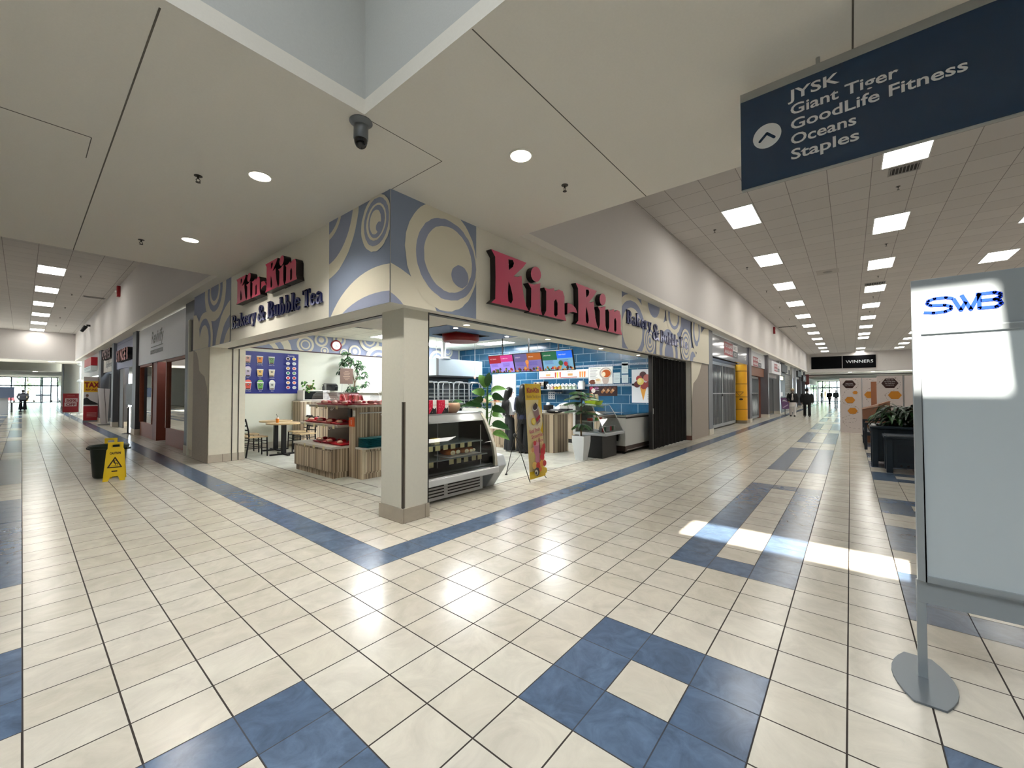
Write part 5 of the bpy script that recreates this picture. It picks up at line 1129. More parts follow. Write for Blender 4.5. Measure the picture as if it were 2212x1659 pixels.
b = MB(); b.lathe([(0, 0), (0.10, 0), (0.115, 0.20), (0, 0.20)], c_, mat((232, 236, 236), 0.4)); b.build('body', parent=t); b = MB(); b.lathe([(0, 0.20), (0.085, 0.20), (0.085, 0.25), (0, 0.25)], c_, mat((214, 220, 222), 0.4)); b.build('lid', parent=t)
t = thing('spice_rack', 'dark tiered rack of small bottles at the left end of the wall shelf', 'rack', (9.1, 4.85, 1.58))
b = MB(); b.box(8.98, 9.2, 4.56, 5.14, 1.58, 1.60, DARK); b.box(8.98, 9.0, 4.55, 4.58, 1.58, 1.84, DARK); b.box(8.98, 9.2, 4.55, 4.58, 1.58, 1.83, DARK); b.box(9.1, 9.2, 4.56, 5.14, 1.68, 1.70, DARK); b.build('frame', parent=t, smooth=0)
for i in range(8):
    b = MB(); y = 5.08-i*0.065; b.cyl((9.14, y, 1.70), (9.14, y, 1.80), 0.026, mat(((190, 170, 140), (90, 40, 30), (210, 200, 180))[i % 3], 0.4), n=10); b.cyl((9.14, y, 1.80), (9.14, y, 1.825), 0.022, WHITE, n=10); b.build('bottle', parent=t)
# back counter along the blue wall
t = thing('back_counter', 'striped wood back counter along the blue kitchen wall', 'counter', (8.85, 3.9, 0))
b = MB(); b.box(8.39, 9.28, 1.95, 5.9, 0.12, 0.86, SLAT); b.build('body', parent=t, smooth=0); b = MB(); b.box(8.44, 9.28, 1.97, 5.88, 0.0, 0.12, BLACK); b.build('plinth', parent=t, smooth=0); b = MB(); b.box(8.36, 9.29, 1.93, 5.92, 0.86, 0.90, mat((120, 116, 112), 0.35)); b.build('countertop', parent=t, smooth=0)
for i, (y, w_) in enumerate(((3.62, 0.28), (3.30, 0.24))):
    t = thing('dispenser', 'white topping dispenser with black knobs on the back counter, ' + ('left' if i == 0 else 'right'), 'dispenser', (8.8, y, 0.9), 'dispensers on the back counter')
    b = MB(); b.prism([(8.66, y-w_/2, 0.98), (8.60, y-w_/2, 1.12), (8.95, y-w_/2, 1.16), (8.95, y-w_/2, 0.98)], (0, w_, 0), WHITE); b.build('hopper', parent=t, smooth=0, bevel=0.01)
    b = MB(); b.box(8.62, 8.98, y-w_/2-0.01, y+w_/2+0.01, 0.90, 0.98, BLACK); b.build('base', parent=t, smooth=0)
    for j in range(3): b = MB(); b.ell((8.625, y-0.07+0.07*j, 1.075), 0.018, BLACK, n=8, k=6); b.build('knob', parent=t)
for i, (y, r, h, m_) in enumerate(((4.25, 0.07, 0.26, STEEL), (4.05, 0.05, 0.16, mat((190, 200, 204), 0.2)), (3.93, 0.05, 0.14, WHITE), (3.83, 0.075, 0.18, WHITE))):
    t = thing('canister', ('tall steel shaker', 'small clear canister', 'small white canister', 'wide white tub')[i]+' on the back counter left of the dispensers', 'canister', (8.75, y, 0.9)); c_ = (8.75, y, 0.9)
    b = MB(); b.lathe([(0, 0), (r, 0), (r, h*0.8), (r*0.9, h*0.85), (0, h*0.85)], c_, m_); b.build('body', parent=t); b = MB(); b.lathe([(0, h*0.85), (r*0.8, h*0.85), (r*0.7, h), (0, h)], c_, WHITE); b.build('lid', parent=t)
wall_sheet('icon_card', 'white card of small symbols low on the blue wall above the counter', 'paper', 4.62, 4.36, 1.25, 1.50, mat((220, 224, 228), 0.5), lambda a: [a.disc(0.05+0.08*(i % 3), 0.05+0.07*(i//3), 0.02, mat((90, 110, 130), 0.5), up=False, n=10) for i in range(9)])
t = thing('small_shelf', 'little blue wall rack holding white cups', 'shelf', (9.2, 4.15, 1.44)); b = MB(); b.box(9.12, 9.29, 3.98, 4.35, 1.425, 1.44, mat((60, 110, 150), 0.4)); b.build('board', parent=t, smooth=0)
for i in range(3): b = MB(); b.lathe([(0, 0), (0.03, 0), (0.035, 0.04), (0, 0.04)], (9.2, 4.06+0.1*i, 1.44), WHITE, n=12); b.build('cup', parent=t)
# front service counter, screen wall and till
t = thing('service_counter', 'striped wood service counter with dark rounded till on it', 'counter', (6.7, 3.6, 0))
b = MB(); b.prism([(6.40, 2.46, 0.0), (6.96, 2.40, 0.0), (6.98, 3.95, 0.0), (6.40, 3.95, 0.0)], (0, 0, 0.93), SLAT); b.build('body', parent=t, smooth=0)
b = MB(); b.prism([(6.38, 2.44, 0.93), (6.98, 2.38, 0.93), (7.0, 3.95, 0.93), (6.38, 3.95, 0.93)], (0, 0, 0.028), mat((170, 156, 134), 0.35)); b.build('countertop', parent=t, smooth=0)
t = thing('low_counter', 'low striped wood counter with pale back panel behind the big plant', 'counter', (6.7, 4.8, 0))
b = MB(); b.box(6.35, 6.98, 3.96, 5.9, 0.08, 0.49, SLAT); b.box(6.38, 6.98, 3.97, 5.88, 0, 0.08, SLAT); b.build('body', parent=t, smooth=0)
b = MB(); b.box(6.33, 6.99, 3.955, 5.92, 0.49, 0.52, mat((206, 200, 186), 0.4)); b.build('ledge', parent=t, smooth=0)
b = MB(); b.box(6.60, 6.66, 3.97, 5.9, 0.52, 1.02, mat((206, 206, 200), 0.5)); b.build('back_panel', parent=t, smooth=0)
t = thing('raised_shelf', 'raised pale wood shelf on posts holding small cups behind the plant', 'shelf', (6.7, 4.9, 1.02))
b = MB(); b.box(6.55, 6.80, 4.44, 5.45, 1.195, 1.22, WOODT); b.build('board', parent=t, smooth=0)
for y in (4.6, 5.28): b = MB(); b.box(6.61, 6.65, y-0.02, y+0.02, 1.021, 1.195, WOODT); b.build('post', parent=t, smooth=0)
for i, (y, z, cc, r) in enumerate(((5.33, 1.22, (226, 222, 200), 0.05), (5.22, 1.22, (220, 200, 190), 0.045), (5.10, 1.22, (232, 226, 214), 0.05), (4.98, 1.22, (226, 180, 170), 0.055), (4.86, 1.22, (230, 226, 214), 0.045), (4.62, 1.22, (120, 60, 50), 0.06), (4.52, 1.22, (206, 150, 120), 0.05))):
    t = thing('small_pot', ('cream', 'beige', 'white', 'pink', 'ivory', 'dark brown', 'peach')[i]+' little pot on the raised shelf behind the big plant', 'pot', (6.68, y, z)); c_ = (6.68, y, z)
    b = MB(); b.lathe([(0, 0), (r*0.8, 0), (r, 0.08), (r*0.85, 0.085), (0, 0.07)], c_, mat(cc, 0.5), n=14); b.build('pot', parent=t)
    if i in (1, 3, 6):
        b = MB(); b.ell((6.68, y, z+0.10), (r, r, 0.05), LEAF, n=10, k=6); b.build('plant', parent=t)
t = thing('till', 'low rounded black till with white receipts on the service counter', 'till', (6.55, 2.62, 0.96))
b = MB(); b.ell((6.62, 2.60, 1.01), (0.16, 0.24, 0.055), BLACK, n=24, k=10); b.build('body', parent=t)
b = MB(); b.box(6.50, 6.72, 2.68, 2.84, 1.03, 1.16, DARK); b.build('monitor', parent=t, smooth=0, bevel=0.01)
b = MB(); b.box(6.42, 6.47, 2.72, 2.80, 0.96, 1.03, WHITE); b.build('receipt_roll', parent=t, smooth=0)
b = MB(); b.box(6.44, 6.50, 2.40, 2.45, 1.0, 1.02, WHITE); b.build('badge', parent=t, smooth=0)
# cold drinks merchandiser
t = thing('drinks_cooler', 'black based glass drinks cooler behind the white planter', 'cooler', (7.0, 1.5, 0))
b = MB(); b.box(6.38, 7.08, 1.16, 1.85, 0.0, 0.50, BLACK); b.box(7.08, 7.18, 1.2, 1.85, 0.25, 0.50, BLACK); b.build('base', parent=t, smooth=0)
b = MB(); b.box(6.36, 7.31, 1.06, 1.90, 0.50, 0.56, mat((190, 196, 200), 0.3, 0.4)); b.build('rim', parent=t, smooth=0, bevel=0.006)
b = MB(); b.prism([(7.18, 1.16, 0.32), (7.29, 1.16, 0.50), (7.18, 1.16, 0.50)], (0, 0.6, 0), BLACK); b.build('side_support', parent=t, smooth=0)
b = MB(); b.add([(6.38, 1.09, 0.56), (7.29, 1.09, 0.56), (7.28, 1.28, 0.95), (7.26, 1.42, 1.17), (6.38, 1.42, 1.17), (6.38, 1.28, 0.95)], [(0, 1, 2, 5), (5, 2, 3, 4)], GLASS)
b.add([(6.38, 1.09, 0.56), (6.38, 1.28, 0.95), (6.38, 1.42, 1.17), (6.38, 1.88, 1.17), (6.38, 1.88, 0.56)], [(0, 1, 2, 3, 4)], GLASS); b.add([(6.38, 1.42, 1.17), (7.26, 1.42, 1.17), (7.26, 1.88, 1.17), (6.38, 1.88, 1.17)], [(0, 1, 2, 3)], GLASS); b.build('glass', parent=t, smooth=0)
b = MB()
for q_ in (((6.38, 1.09, 0.56), (6.38, 1.28, 0.95), (6.38, 1.42, 1.17), (6.38, 1.87, 1.17)), ((7.29, 1.09, 0.56), (7.28, 1.28, 0.95), (7.26, 1.42, 1.17), (7.26, 1.87, 1.17)), ((6.38, 1.42, 1.17), (7.26, 1.42, 1.17)), ((6.38, 1.28, 0.95), (7.28, 1.28, 0.95))): b.tube(q_, 0.008, STEEL, 6)
b.build('glass_edges', parent=t)
b = MB(); b.box(6.36, 6.40, 1.84, 1.90, 0.56, 1.18, mat((206, 208, 206), 0.4)); b.box(7.22, 7.28, 1.84, 1.90, 0.56, 1.18, STEEL); b.box(6.40, 7.24, 1.86, 1.90, 0.56, 1.17, mat((80, 90, 90), 0.4)); b.build('frame', parent=t, smooth=0)
b = MB(); b.box(6.40, 7.25, 1.45, 1.86, 0.80, 0.81, mat((196, 204, 204), 0.3)); b.box(6.40, 7.22, 1.5, 1.86, 1.0, 1.008, mat((176, 140, 100), 0.4)); b.build('shelf', parent=t, smooth=0)
rq = random.Random(4)
for i in range(9):
    cc = ((190, 194, 198), (190, 40, 40), (40, 120, 70), (200, 200, 206), (206, 206, 210), (200, 60, 60), (30, 110, 60), (206, 206, 206), (80, 30, 40))[i]
    t = thing('drink_can', '%s drink can in the glass cooler, %s from the left' % (('silver', 'red', 'green', 'silver', 'silver', 'red', 'green', 'silver', 'maroon')[i], ORD[i]), 'can', (6.62+0.1*i, 1.33, 0.56), 'cans in the cooler')
    b = MB(); c_ = (6.62+0.1*i, 1.33, 0.56); b.lathe([(0, 0.002), (0.026, 0.002), (0.033, 0.012), (0.033, 0.108)], c_, mat(cc, 0.3, 0.4), n=14); b.build('body', parent=t); b = MB(); b.lathe([(0.033, 0.108), (0.026, 0.12), (0, 0.12)], c_, STEEL, n=14); b.build('lid', parent=t)
for i in range(6):
    t = thing('snack_pack', '%s snack pack on the cooler shelf, %s from the left' % (('red', 'white', 'green', 'yellow', 'red', 'white')[i], ORD[i]), 'package', (6.55+0.11*i, 1.6, 0.811), 'snack packs in the cooler')
    b = MB(); x = 6.52+0.115*i; b.box(x, x+0.09, 1.52, 1.62, 0.811, 0.88, mat(((170, 30, 40), (220, 220, 214), (60, 130, 60), (220, 190, 60), (176, 40, 40), (226, 222, 210))[i], 0.3)); b.build('wrapper', parent=t, bevel=0.012)
t = thing('chip_basket', 'lime green basket of snack bags on top of the drinks cooler', 'basket', (6.75, 1.6, 1.17))
b = MB(); b.taper((6.85, 1.62), (0.15, 0.12), (0.19, 0.15), 0.10, mat((176, 214, 40), 0.4), 1.175); b.build('basket', parent=t, smooth=0)
rq = random.Random(8)
for i in range(7):
    b = MB(); a_ = rq.uniform(0, 6.28); x, y = 6.85+rq.uniform(-0.12, 0.12), 1.62+rq.uniform(-0.08, 0.08)
    b.prism([(x-0.06, y, 1.276), (x+0.05, y+0.02, 1.276), (x+0.07, y+0.03, 1.40+0.03*(i % 3)), (x-0.04, y, 1.43+0.02*(i % 2))], (0.01, 0.03, 0), mat(((226, 216, 196), (206, 190, 160), (196, 140, 110))[i % 3], 0.25, noise=0.15, scale=30)); b.build('snack_bag', parent=t, bevel=0.008)
# chest freezer
t = thing('chest_freezer', 'white chest freezer with sliding glass top beside the black gate', 'freezer', (8.1, 1.4, 0))
FW = mat((206, 208, 206), 0.4)
b = MB(); b.box(7.33, 9.15, 1.04, 1.72, 0.19, 0.86, FW); b.build('body', parent=t, smooth=0, bevel=0.01)
b = MB(); b.box(7.32, 9.17, 1.02, 1.74, 0.88, 0.92, STEEL); b.box(7.35, 9.1, 1.03, 1.045, 0.845, 0.87, BLACK); b.build('rim', parent=t, smooth=0)
b = MB(); b.box(7.38, 9.1, 1.10, 1.66, 0.921, 0.935, mat_glass('freezer_glass', (0.6, 0.66, 0.66), 1.0)); b.build('glass_lid', parent=t, smooth=0)
b = MB(); b.box(7.36, 9.15, 1.06, 1.70, 0.06, 0.19, mat((58, 44, 40), 0.5)); b.box(7.4, 9.1, 1.03, 1.045, 0.09, 0.10, STEEL); b.build('plinth', parent=t, smooth=0)
b = MB(); b.box(7.4, 7.46, 1.1, 1.16, 0, 0.06, BLACK); b.box(8.9, 8.96, 1.1, 1.16, 0, 0.06, BLACK); b.box(7.4, 7.46, 1.6, 1.66, 0, 0.06, BLACK); b.box(8.9, 8.96, 1.6, 1.66, 0, 0.06, BLACK); b.build('feet', parent=t, smooth=0)
# black accordion gate
t = thing('folding_gate', 'folded black accordion gate at the right end of the shop front', 'gate', (9.9, 0.86, 0))
GB = mat((16, 16, 18), 0.35)
b = MB(); n_ = 36; pts = [(8.48+(11.26-8.48)*i/n_, 0.80 if i % 2 else 0.92) for i in range(n_+1)]
v = []; f = []
for x, y in pts: v += [(x, y, 0.02), (x, y, 2.40)]
for i in range(n_): f.append((2*i, 2*i+2, 2*i+3, 2*i+1))
b.add(v, f, GB); b.build('pleats', parent=t, smooth=0)
for i in range(1, n_, 2):
    if i % 4 == 1: b = MB(); b.cyl((pts[i][0], pts[i][1]-0.01, 0.02), (pts[i][0], pts[i][1]-0.01, 2.40), 0.012, mat((44, 42, 42), 0.3, 0.3), n=8); b.build('rod', parent=t)
b = MB(); b.box(8.41, 8.47, 0.80, 0.90, 0.02, 2.42, GB); b.build('lead_post', parent=t, smooth=0, bevel=0.004)
b = MB(); b.box(8.43, 8.46, 0.785, 0.80, 0.92, 1.06, STEEL); b.build('handle', parent=t, smooth=0, bevel=0.004)
# white tapered planter with norfolk pine
t = thing('norfolk_pine', 'norfolk pine in a tall white tapered planter before the drinks cooler', 'plant', (5.98, 1.46, 0))
b = MB(); WPOT = mat((220, 224, 226), 0.4); rings = [(0.0, 0.095), (0.1, 0.108), (0.25, 0.130), (0.40, 0.147), (0.53, 0.150)]
v = []; f = []
for z, h in rings: v += [(5.98+sx*h, 1.46+sy*h, z) for sx, sy in ((-1, -1), (1, -1), (1, 1), (-1, 1))]
for i in range(len(rings)-1): f += [(i*4+k_, i*4+(k_+1) % 4, i*4+4+(k_+1) % 4, i*4+4+k_) for k_ in range(4)]
f.append((0, 3, 2, 1)); b.add(v, f, WPOT); b.build('planter', parent=t, smooth=0, bevel=0.006)
b = MB(); b.box(5.85, 6.11, 1.33, 1.59, 0.49, 0.505, SOIL); b.build('soil', parent=t, smooth=0)
b = MB(); b.tube([(5.98, 1.46, 0.50), (5.97, 1.46, 0.9), (5.98, 1.45, 1.4), (5.98, 1.45, 1.5)], [0.022, 0.018, 0.012, 0.006], BARK); b.tube([(6.02, 1.48, 0.5), (6.06, 1.5, 0.8)], [0.012, 0.006], BARK); b.build('trunk', parent=t)
b = MB(); rq = random.Random(21); bb = MB()
def frond(z, ang, L_, droop, base=(5.98, 1.45)):
    n_ = 9; p = Vector((base[0], base[1], z)); d = Vector((math.cos(ang), math.sin(ang), 0.25)); pts = [p.copy()]
    for i in range(n_): d = (d+Vector((0, 0, -droop/n_))).normalized(); p = p+d*(L_/n_); pts.append(p.copy())
    bb.tube(pts, 0.004, LEAFD, 5); sd = d.cross(Vector((0, 0, 1))).normalized()
    for i in range(1, n_+1):
        for s_ in (-1, 1):
            for q in range(2):
                b.leaf(pts[i]-(pts[i]-pts[i-1])*q*0.5, sd*s_+(pts[i]-pts[i-1]).normalized()*0.6, 0.11*(1-0.4*i/n_), 0.022, 1.3, LEAF if i > 3 else LEAFD, seg=3)
for z, n_, L_ in ((1.46, 5, 0.28), (1.36, 7, 0.42), (1.22, 7, 0.44), (1.05, 4, 0.36)):
    o0_ = rq.uniform(0, 1)
    for i in range(n_): frond(z+rq.uniform(-0.03, 0.03), o0_+2*PI*i/n_, L_*rq.uniform(0.85, 1.1), 0.55)
for i in range(6): frond(0.78, 0.4+i*1.05, 0.24, 1.2)
b.build('needles', parent=t); bb.build('branches', parent=t)
# dieffenbachia
t = potted('dieffenbachia', 'tall broad leafed green plant standing behind the pastry case', 'plant', (4.3, 2.74, 0), 0.17, 0.32, mat((90, 84, 78), 0.6))
b = MB(); b.tube([(4.30, 2.74, 0.26), (4.31, 2.72, 0.8), (4.30, 2.70, 1.35), (4.30, 2.68, 1.6)], [0.028, 0.026, 0.022, 0.012], mat((60, 100, 40), 0.5)); b.tube([(4.30, 2.74, 0.5), (4.34, 2.66, 0.9), (4.38, 2.62, 1.2)], [0.018, 0.014, 0.01], mat((70, 110, 46), 0.5)); b.build('stems', parent=t)
b = MB(); e_ = Vector((0.639, -0.769, 0))      # roughly the plant's wide side
for z, s_, L_, up_, w_ in ((1.56, -0.35, 0.40, 1.6, 0.16), (1.58, 0.15, 0.36, 2.2, 0.13), (1.52, 1, 0.46, 0.9, 0.15), (1.42, -1, 0.34, 1.4, 0.17), (1.40, 0.8, 0.30, 0.5, 0.17), (1.30, -0.6, 0.26, 0.6, 0.16), (1.22, -1, 0.55, 0.7, 0.13), (1.15, 1, 0.34, 0.6, 0.17), (1.05, 1, 0.32, 0.5, 0.18), (1.0, -0.8, 0.26, 0.8, 0.14), (0.92, -1, 0.42, 0.5, 0.12), (0.86, 1, 0.50, 0.5, 0.16), (0.70, 1, 0.46, 0.25, 0.16), (1.3, 0.3, 0.3, 0.8, 0.18), (0.75, -0.5, 0.3, 0.6, 0.14)):
    jx = rq.uniform(-0.5, 0.5); d = e_*s_+Vector((0.769, 0.639, 0))*jx+Vector((0, 0, up_))
    p = Vector((4.305, 2.71, z-0.12)); q_ = p+d.normalized()*0.14; b.tube([p, q_], 0.007, LEAFL, 5); b.leaf(q_, d, L_*0.85, w_*1.2, 1.2, LEAF if jx < 0.15 else LEAFL, seg=8, fold=0.12, up=(-0.8, -0.6+jx*0.5, 0.45))
b.build('leaves', parent=t)
# ============================================================ storefronts: s runs along the corridor, d goes into the shop
MIR = Matrix(((0, 1, 0, 0), (1, 0, 0, 0), (0, 0, 1, 0), (0, 0, 0, 1)))
class SB(MB):
    def __init__(s, left):
        super().__init__(); s.M = MIR if left else None
def sart(left, s0, s1, d, z0, z1, eps=0.004):
    if left: return Art((d, s1, z0), (0, -1, 0), (0, 0, 1), s1-s0, z1-z0, eps)
    return Art((s0, d, z0), (1, 0, 0), (0, 0, 1), s1-s0, z1-z0, eps)
FOOT = mat((206, 200, 186), 0.6)
npost = [3]
def post(left, s0, s1, d=0.68, m=POST, top=3.65):
    npost[0] += 1
    b = SB(left); b.box(s0, s1, d, d+0.5, 0.2, top, m); b.box(s0-0.01, s1+0.01, d-0.012, d+0.5, 0, 0.2, FOOT)
    return struct(b, 'trim_%d' % npost[0], smooth=0)
def shopwall(left, s0, s1, d, z0, z1, m, name):
    b = SB(left); b.box(s0, s1, d, d+0.12, z0, z1, m); return struct(b, name, smooth=0)
def sign_panel(left, s0, s1, d, z0, z1, m, label, fn=None, th=0.08, cat='sign'):
    t = thing('fascia_sign', label, cat, (((d, (s0+s1)/2, z0)) if left else ((s0+s1)/2, d, z0)))
    b = SB(left); b.box(s0, s1, d, d+th, z0, z1, m); b.build('panel', parent=t, smooth=0)
    if fn: a = sart(left, s0, s1, d, z0, z1); fn(a); a.build('lettering', parent=t, smooth=0)
    return t
def grille(left, s0, s1, d, z0, z1, label, n, doors=(), mid=1.43):
    t = thing('security_gate', label, 'gate', ((d, (s0+s1)/2, 0) if left else ((s0+s1)/2, d, 0)))
    FR = mat((150, 156, 160), 0.4, 0.3)
    b = SB(left)
    for x in (s0, s1-0.12)+tuple(doors): b.box(x, x+0.12, d, d+0.06, z0, z1, FR)
    b.box(s0, s1, d, d+0.06, z0, z0+0.12, FR); b.box(s0, s1, d, d+0.06, z1-0.12, z1, FR); b.box(s0, s1, d+0.01, d+0.05, mid-0.02, mid+0.02, FR); b.build('frame', parent=t, smooth=0)
    for i in range(n):
        x = s0+0.16+(s1-s0-0.32)*(i+0.5)/n; b = SB(left); b.box(x-0.032, x+0.032, d+0.015, d+0.045, z0+0.1, z1-0.1, mat((128, 134, 138), 0.4, 0.4)); b.build('bar', parent=t, smooth=0)
    b = SB(left); q = (doors[0] if doors else (s0+s1)/2); b.box(q+0.02, q+0.1, d-0.02, d, mid-0.12, mid-0.02, BLACK); b.build('lock', parent=t, smooth=0)
    return t
VOID = mat((16, 17, 20), 0.6)
# backs of the closed units on the right, one long dark room
w = MB(); w.box(13.3, 52.4, 3.0, 3.1, 0, HS, mat((44, 44, 48), 0.8)); w.box(13.2, 13.3, 1.2, 3.1, 0, HS, PLAST); struct(w, 'wall_units_back', smooth=0)
w = MB(); w.box(13.3, 52.4, 1.2, 3.0, 3.0, 3.1, mat((70, 70, 72), 0.9)); struct(w, 'ceiling', smooth=0)
post(False, 13.25, 13.80, 0.66, mat((120, 124, 130), 0.5))
# unit 1: grey glossy sign, grille, yellow column
GP = mat((152, 156, 166), 0.08, spec=0.7)
LR = mat((156, 58, 68), 0.5); LW = mat((226, 224, 226), 0.5); LG_ = mat((62, 66, 72), 0.5)
def lease(x0, x1, z0, z1):
    def f(a):
        w_, h_ = x1-x0, z1-z0; X = x0; Y = z0
        a.rect(X, Y, X+w_*0.62, Y+h_, LR); a.rect(X+w_*0.62, Y+h_*0.5, X+w_, Y+h_, LW, False); a.rect(X+w_*0.62, Y, X+w_, Y+h_*0.5, LG_)
        a.text('FOR LEASE', X+w_*0.03, Y+h_*0.60, h_*0.26, LW, width=w_*0.56, bold=0.02, up=False); a.text('AVAILABLE', X+w_*0.03, Y+h_*0.14, h_*0.26, LW, width=w_*0.56, bold=0.02, up=False)
        for i in range(3): a.rect(X+w_*0.68, Y+h_*(0.62+0.1*i), X+w_*0.92, Y+h_*(0.65+0.1*i), LG_, False); a.rect(X+w_*0.68, Y+h_*(0.12+0.1*i), X+w_*0.92, Y+h_*(0.15+0.1*i), LW, False)
    return f
sign_panel(False, 13.82, 20.55, 0.72, 2.80, 3.60, GP, 'glossy grey sign panel with FOR LEASE sign beside the bakery', lease(1.95, 4.43, 0.16, 0.70))
shopwall(False, 13.80, 14.20, 0.76, 0, 2.8, mat((132, 138, 144), 0.5), 'wall_unit_jamb')
b = MB(); b.box(14.1, 14.2, 0.88, 1.16, 0, 2.8, mat((132, 138, 144), 0.5)); struct(b, 'wall_unit_jamb', smooth=0)
grille(False, 14.3, 19.75, 1.10, 0.05, 2.72, 'tall grey barred security gate beside the yellow column', 24, (17.1,))
b = MB(); b.box(14.2, 20.6, 1.12, 1.16, 2.72, 2.85, BLACK); struct(b, 'trim_unit_head', smooth=0)
t = thing('yellow_column', 'round bright yellow column between the shuttered shops', 'column', (20.25, 1.02, 0)); YE = mat((226, 164, 30), 0.4)
b = MB(); b.cyl((20.25, 1.02, 0.15), (20.25, 1.02, 2.8), 0.32, YE, n=40); b.build('shaft', parent=t)
b = MB(); b.cyl((20.25, 1.02, 0), (20.25, 1.02, 0.15), 0.30, mat((120, 110, 90), 0.5), n=40); b.build('base', parent=t)
for z in (0.66, 1.25, 1.87, 2.48):
    b = MB(); b.cyl((20.25, 1.02, z), (20.25, 1.02, z+0.02), 0.323, mat((60, 44, 20), 0.6), n=40); b.build('joint_line', parent=t)
cy_pt = lambda d_, z: (20.25+0.325*math.cos(math.radians(d_)), 1.02+0.325*math.sin(math.radians(d_)), z)
b = MB(); b.tube([cy_pt(160+5*i, 1.50) for i in range(13)]+[cy_pt(220-5*i, 1.50-0.029*i) for i in range(1, 7)]+[cy_pt(190-5*i, 1.33+0.029*i) for i in range(1, 7)], 0.010, mat((70, 48, 20), 0.5), 6); b.build('triangle_mark', parent=t)
b = MB(); b.ell(cy_pt(200, 1.15), (0.03, 0.085, 0.045), mat((60, 40, 24), 0.5)); b.build('oval_mark', parent=t)
post(False, 20.62, 21.18, 0.66, mat((96, 92, 98), 0.5))
# unit 2
BRN = mat((128, 84, 62), 0.6, noise=0.1, scale=8)
sign_panel(False, 21.2, 25.85, 0.75, 2.84, 3.60, mat((206, 208, 212), 0.5), 'white sign panel with small FOR LEASE sign, over the brown shopfront', lease(0.95, 3.45, 0.02, 0.50))
shopwall(False, 21.2, 26.0, 0.80, 2.36, 2.84, BRN, 'wall_unit_band')
grille(False, 21.3, 25.4, 1.0, 0.05, 2.36, 'narrower grey barred security gate in the brown shopfront', 16, (23.2,))
shopwall(False, 25.4, 26.3, 0.98, 0, 2.4, mat((112, 56, 36), 0.6), 'wall_unit_pier')
post(False, 25.9, 26.25, 0.60, mat((100, 96, 100), 0.5))
# unit 3: pale wall with boxed-out sign and dark windows
shopwall(False, 26.25, 31.2, 0.80, 2.42, HS, mat((188, 186, 190), 0.7), 'wall_unit_header')
sign_panel(False, 24.95+1.5, 29.4+1.3, 0.47, 2.62, 3.36, mat((218, 218, 222), 0.5), 'boxed out white sign with FOR LEASE sign, third shop past the bakery', lease(1.0, 3.3, 0.16, 0.62), th=0.33)
def shopglass(left, s0, s1, d, z0, z1, label, mull=(), fm=GRAYM, gm=DGLASS):
    t = thing('shop_window', label, 'shop window', ((d, (s0+s1)/2, z0) if left else ((s0+s1)/2, d, z0)))
    b = SB(left); w_ = 0.06
    for x in (s0, s1-w_)+tuple(mull): b.box(x, x+w_, d-0.03, d+0.03, z0, z1, fm)
    b.box(s0, s1, d-0.03, d+0.03, z1-w_, z1, fm); b.box(s0, s1, d-0.03, d+0.03, z0, z0+w_, fm); b.build('frame', parent=t, smooth=0)
    b = SB(left); b.box(s0, s1, d-0.005, d+0.005, z0+w_, z1-w_, gm); b.build('pane', parent=t, smooth=0)
    return t
shopglass(False, 26.3, 31.1, 1.0, 0, 2.42, 'dark shop window under the boxed out white sign', (27.6, 29.2))
post(False, 31.15, 31.5, 0.62, STEEL)
# unit 4: black front
shopwall(False, 31.5, 35.7, 0.78, 0, HS, mat((22, 23, 26), 0.5), 'wall_unit_front')
sign_panel(False, 32.2, 35.6, 0.60, 2.95, 3.50, BLACK, 'plain black boxed sign over the black shopfront', None, th=0.16)
sign_panel(False, 33.0, 35.0, 0.70, 2.68, 2.86, mat((70, 74, 78), 0.5), 'small grey lettered strip below the black boxed sign', lambda a: a.text('beauty', 0.5, 0.04, 0.09, LW), th=0.05)
b = MB(); b.box(33.0, 34.0, 0.76, 0.779, 1.2, 1.5, LW); tag(b.build('door_notice', smooth=0), 'white paper notice on the black shopfront', 'paper')
t = thing('exit_light', 'small lit yellow sign hanging by the black shopfront', 'sign', (31.9, 0.66, 2.4)); b = MB(); b.box(31.6, 33.0, 0.62, 0.70, 2.36, 2.60, mat((240, 236, 190), 0.5, emit=1.5)); b.build('lit_face', parent=t, smooth=0); b = MB(); b.box(32.2, 32.3, 0.65, 0.68, 2.60, 2.7, DARK); b.box(32.2, 32.3, 0.65, 0.78, 2.68, 2.7, DARK); b.build('bracket', parent=t, smooth=0)
# unit 5: roller shutter
SHT = mat((110, 108, 100), 0.5, 0.3)
sign_panel(False, 35.8, 39.2, 0.75, 2.95, 3.60, mat((200, 200, 190), 0.6), 'pale sign panel with a black box, over the roller shutter', lambda a: a.rect(1.8, 0.0, 3.1, 0.35, BLACK))
t = thing('roller_shutter', 'closed grey ribbed roller shutter in the right corridor', 'shutter', (37.4, 0.8, 0)); b = MB()
for i in range(28): b.prism([(35.8, 0.80, 0.1*i+0.05), (35.8, 0.78, 0.1*i+0.10), (35.8, 0.80, 0.1*i+0.15)], (3.3, 0, 0), SHT)
b.box(35.8, 39.1, 0.80, 0.86, 0.02, 2.9, SHT); b.build('curtain', parent=t, smooth=0); b = MB(); b.box(35.8, 39.1, 0.76, 0.86, 2.88, 2.95, DARK); b.build('housing', parent=t, smooth=0)
post(False, 39.2, 39.6, 0.62, STEEL)
sg = ((39.6, 42.3, 'dark shop window past the roller shutter', mat((186, 188, 192), 0.6)), (42.7, 47.0, 'wide dark shop window, second from the far right beam', mat((206, 206, 202), 0.6)), (47.3, 51.6, 'dark shop window nearest the far right beam', mat((210, 208, 200), 0.6)))
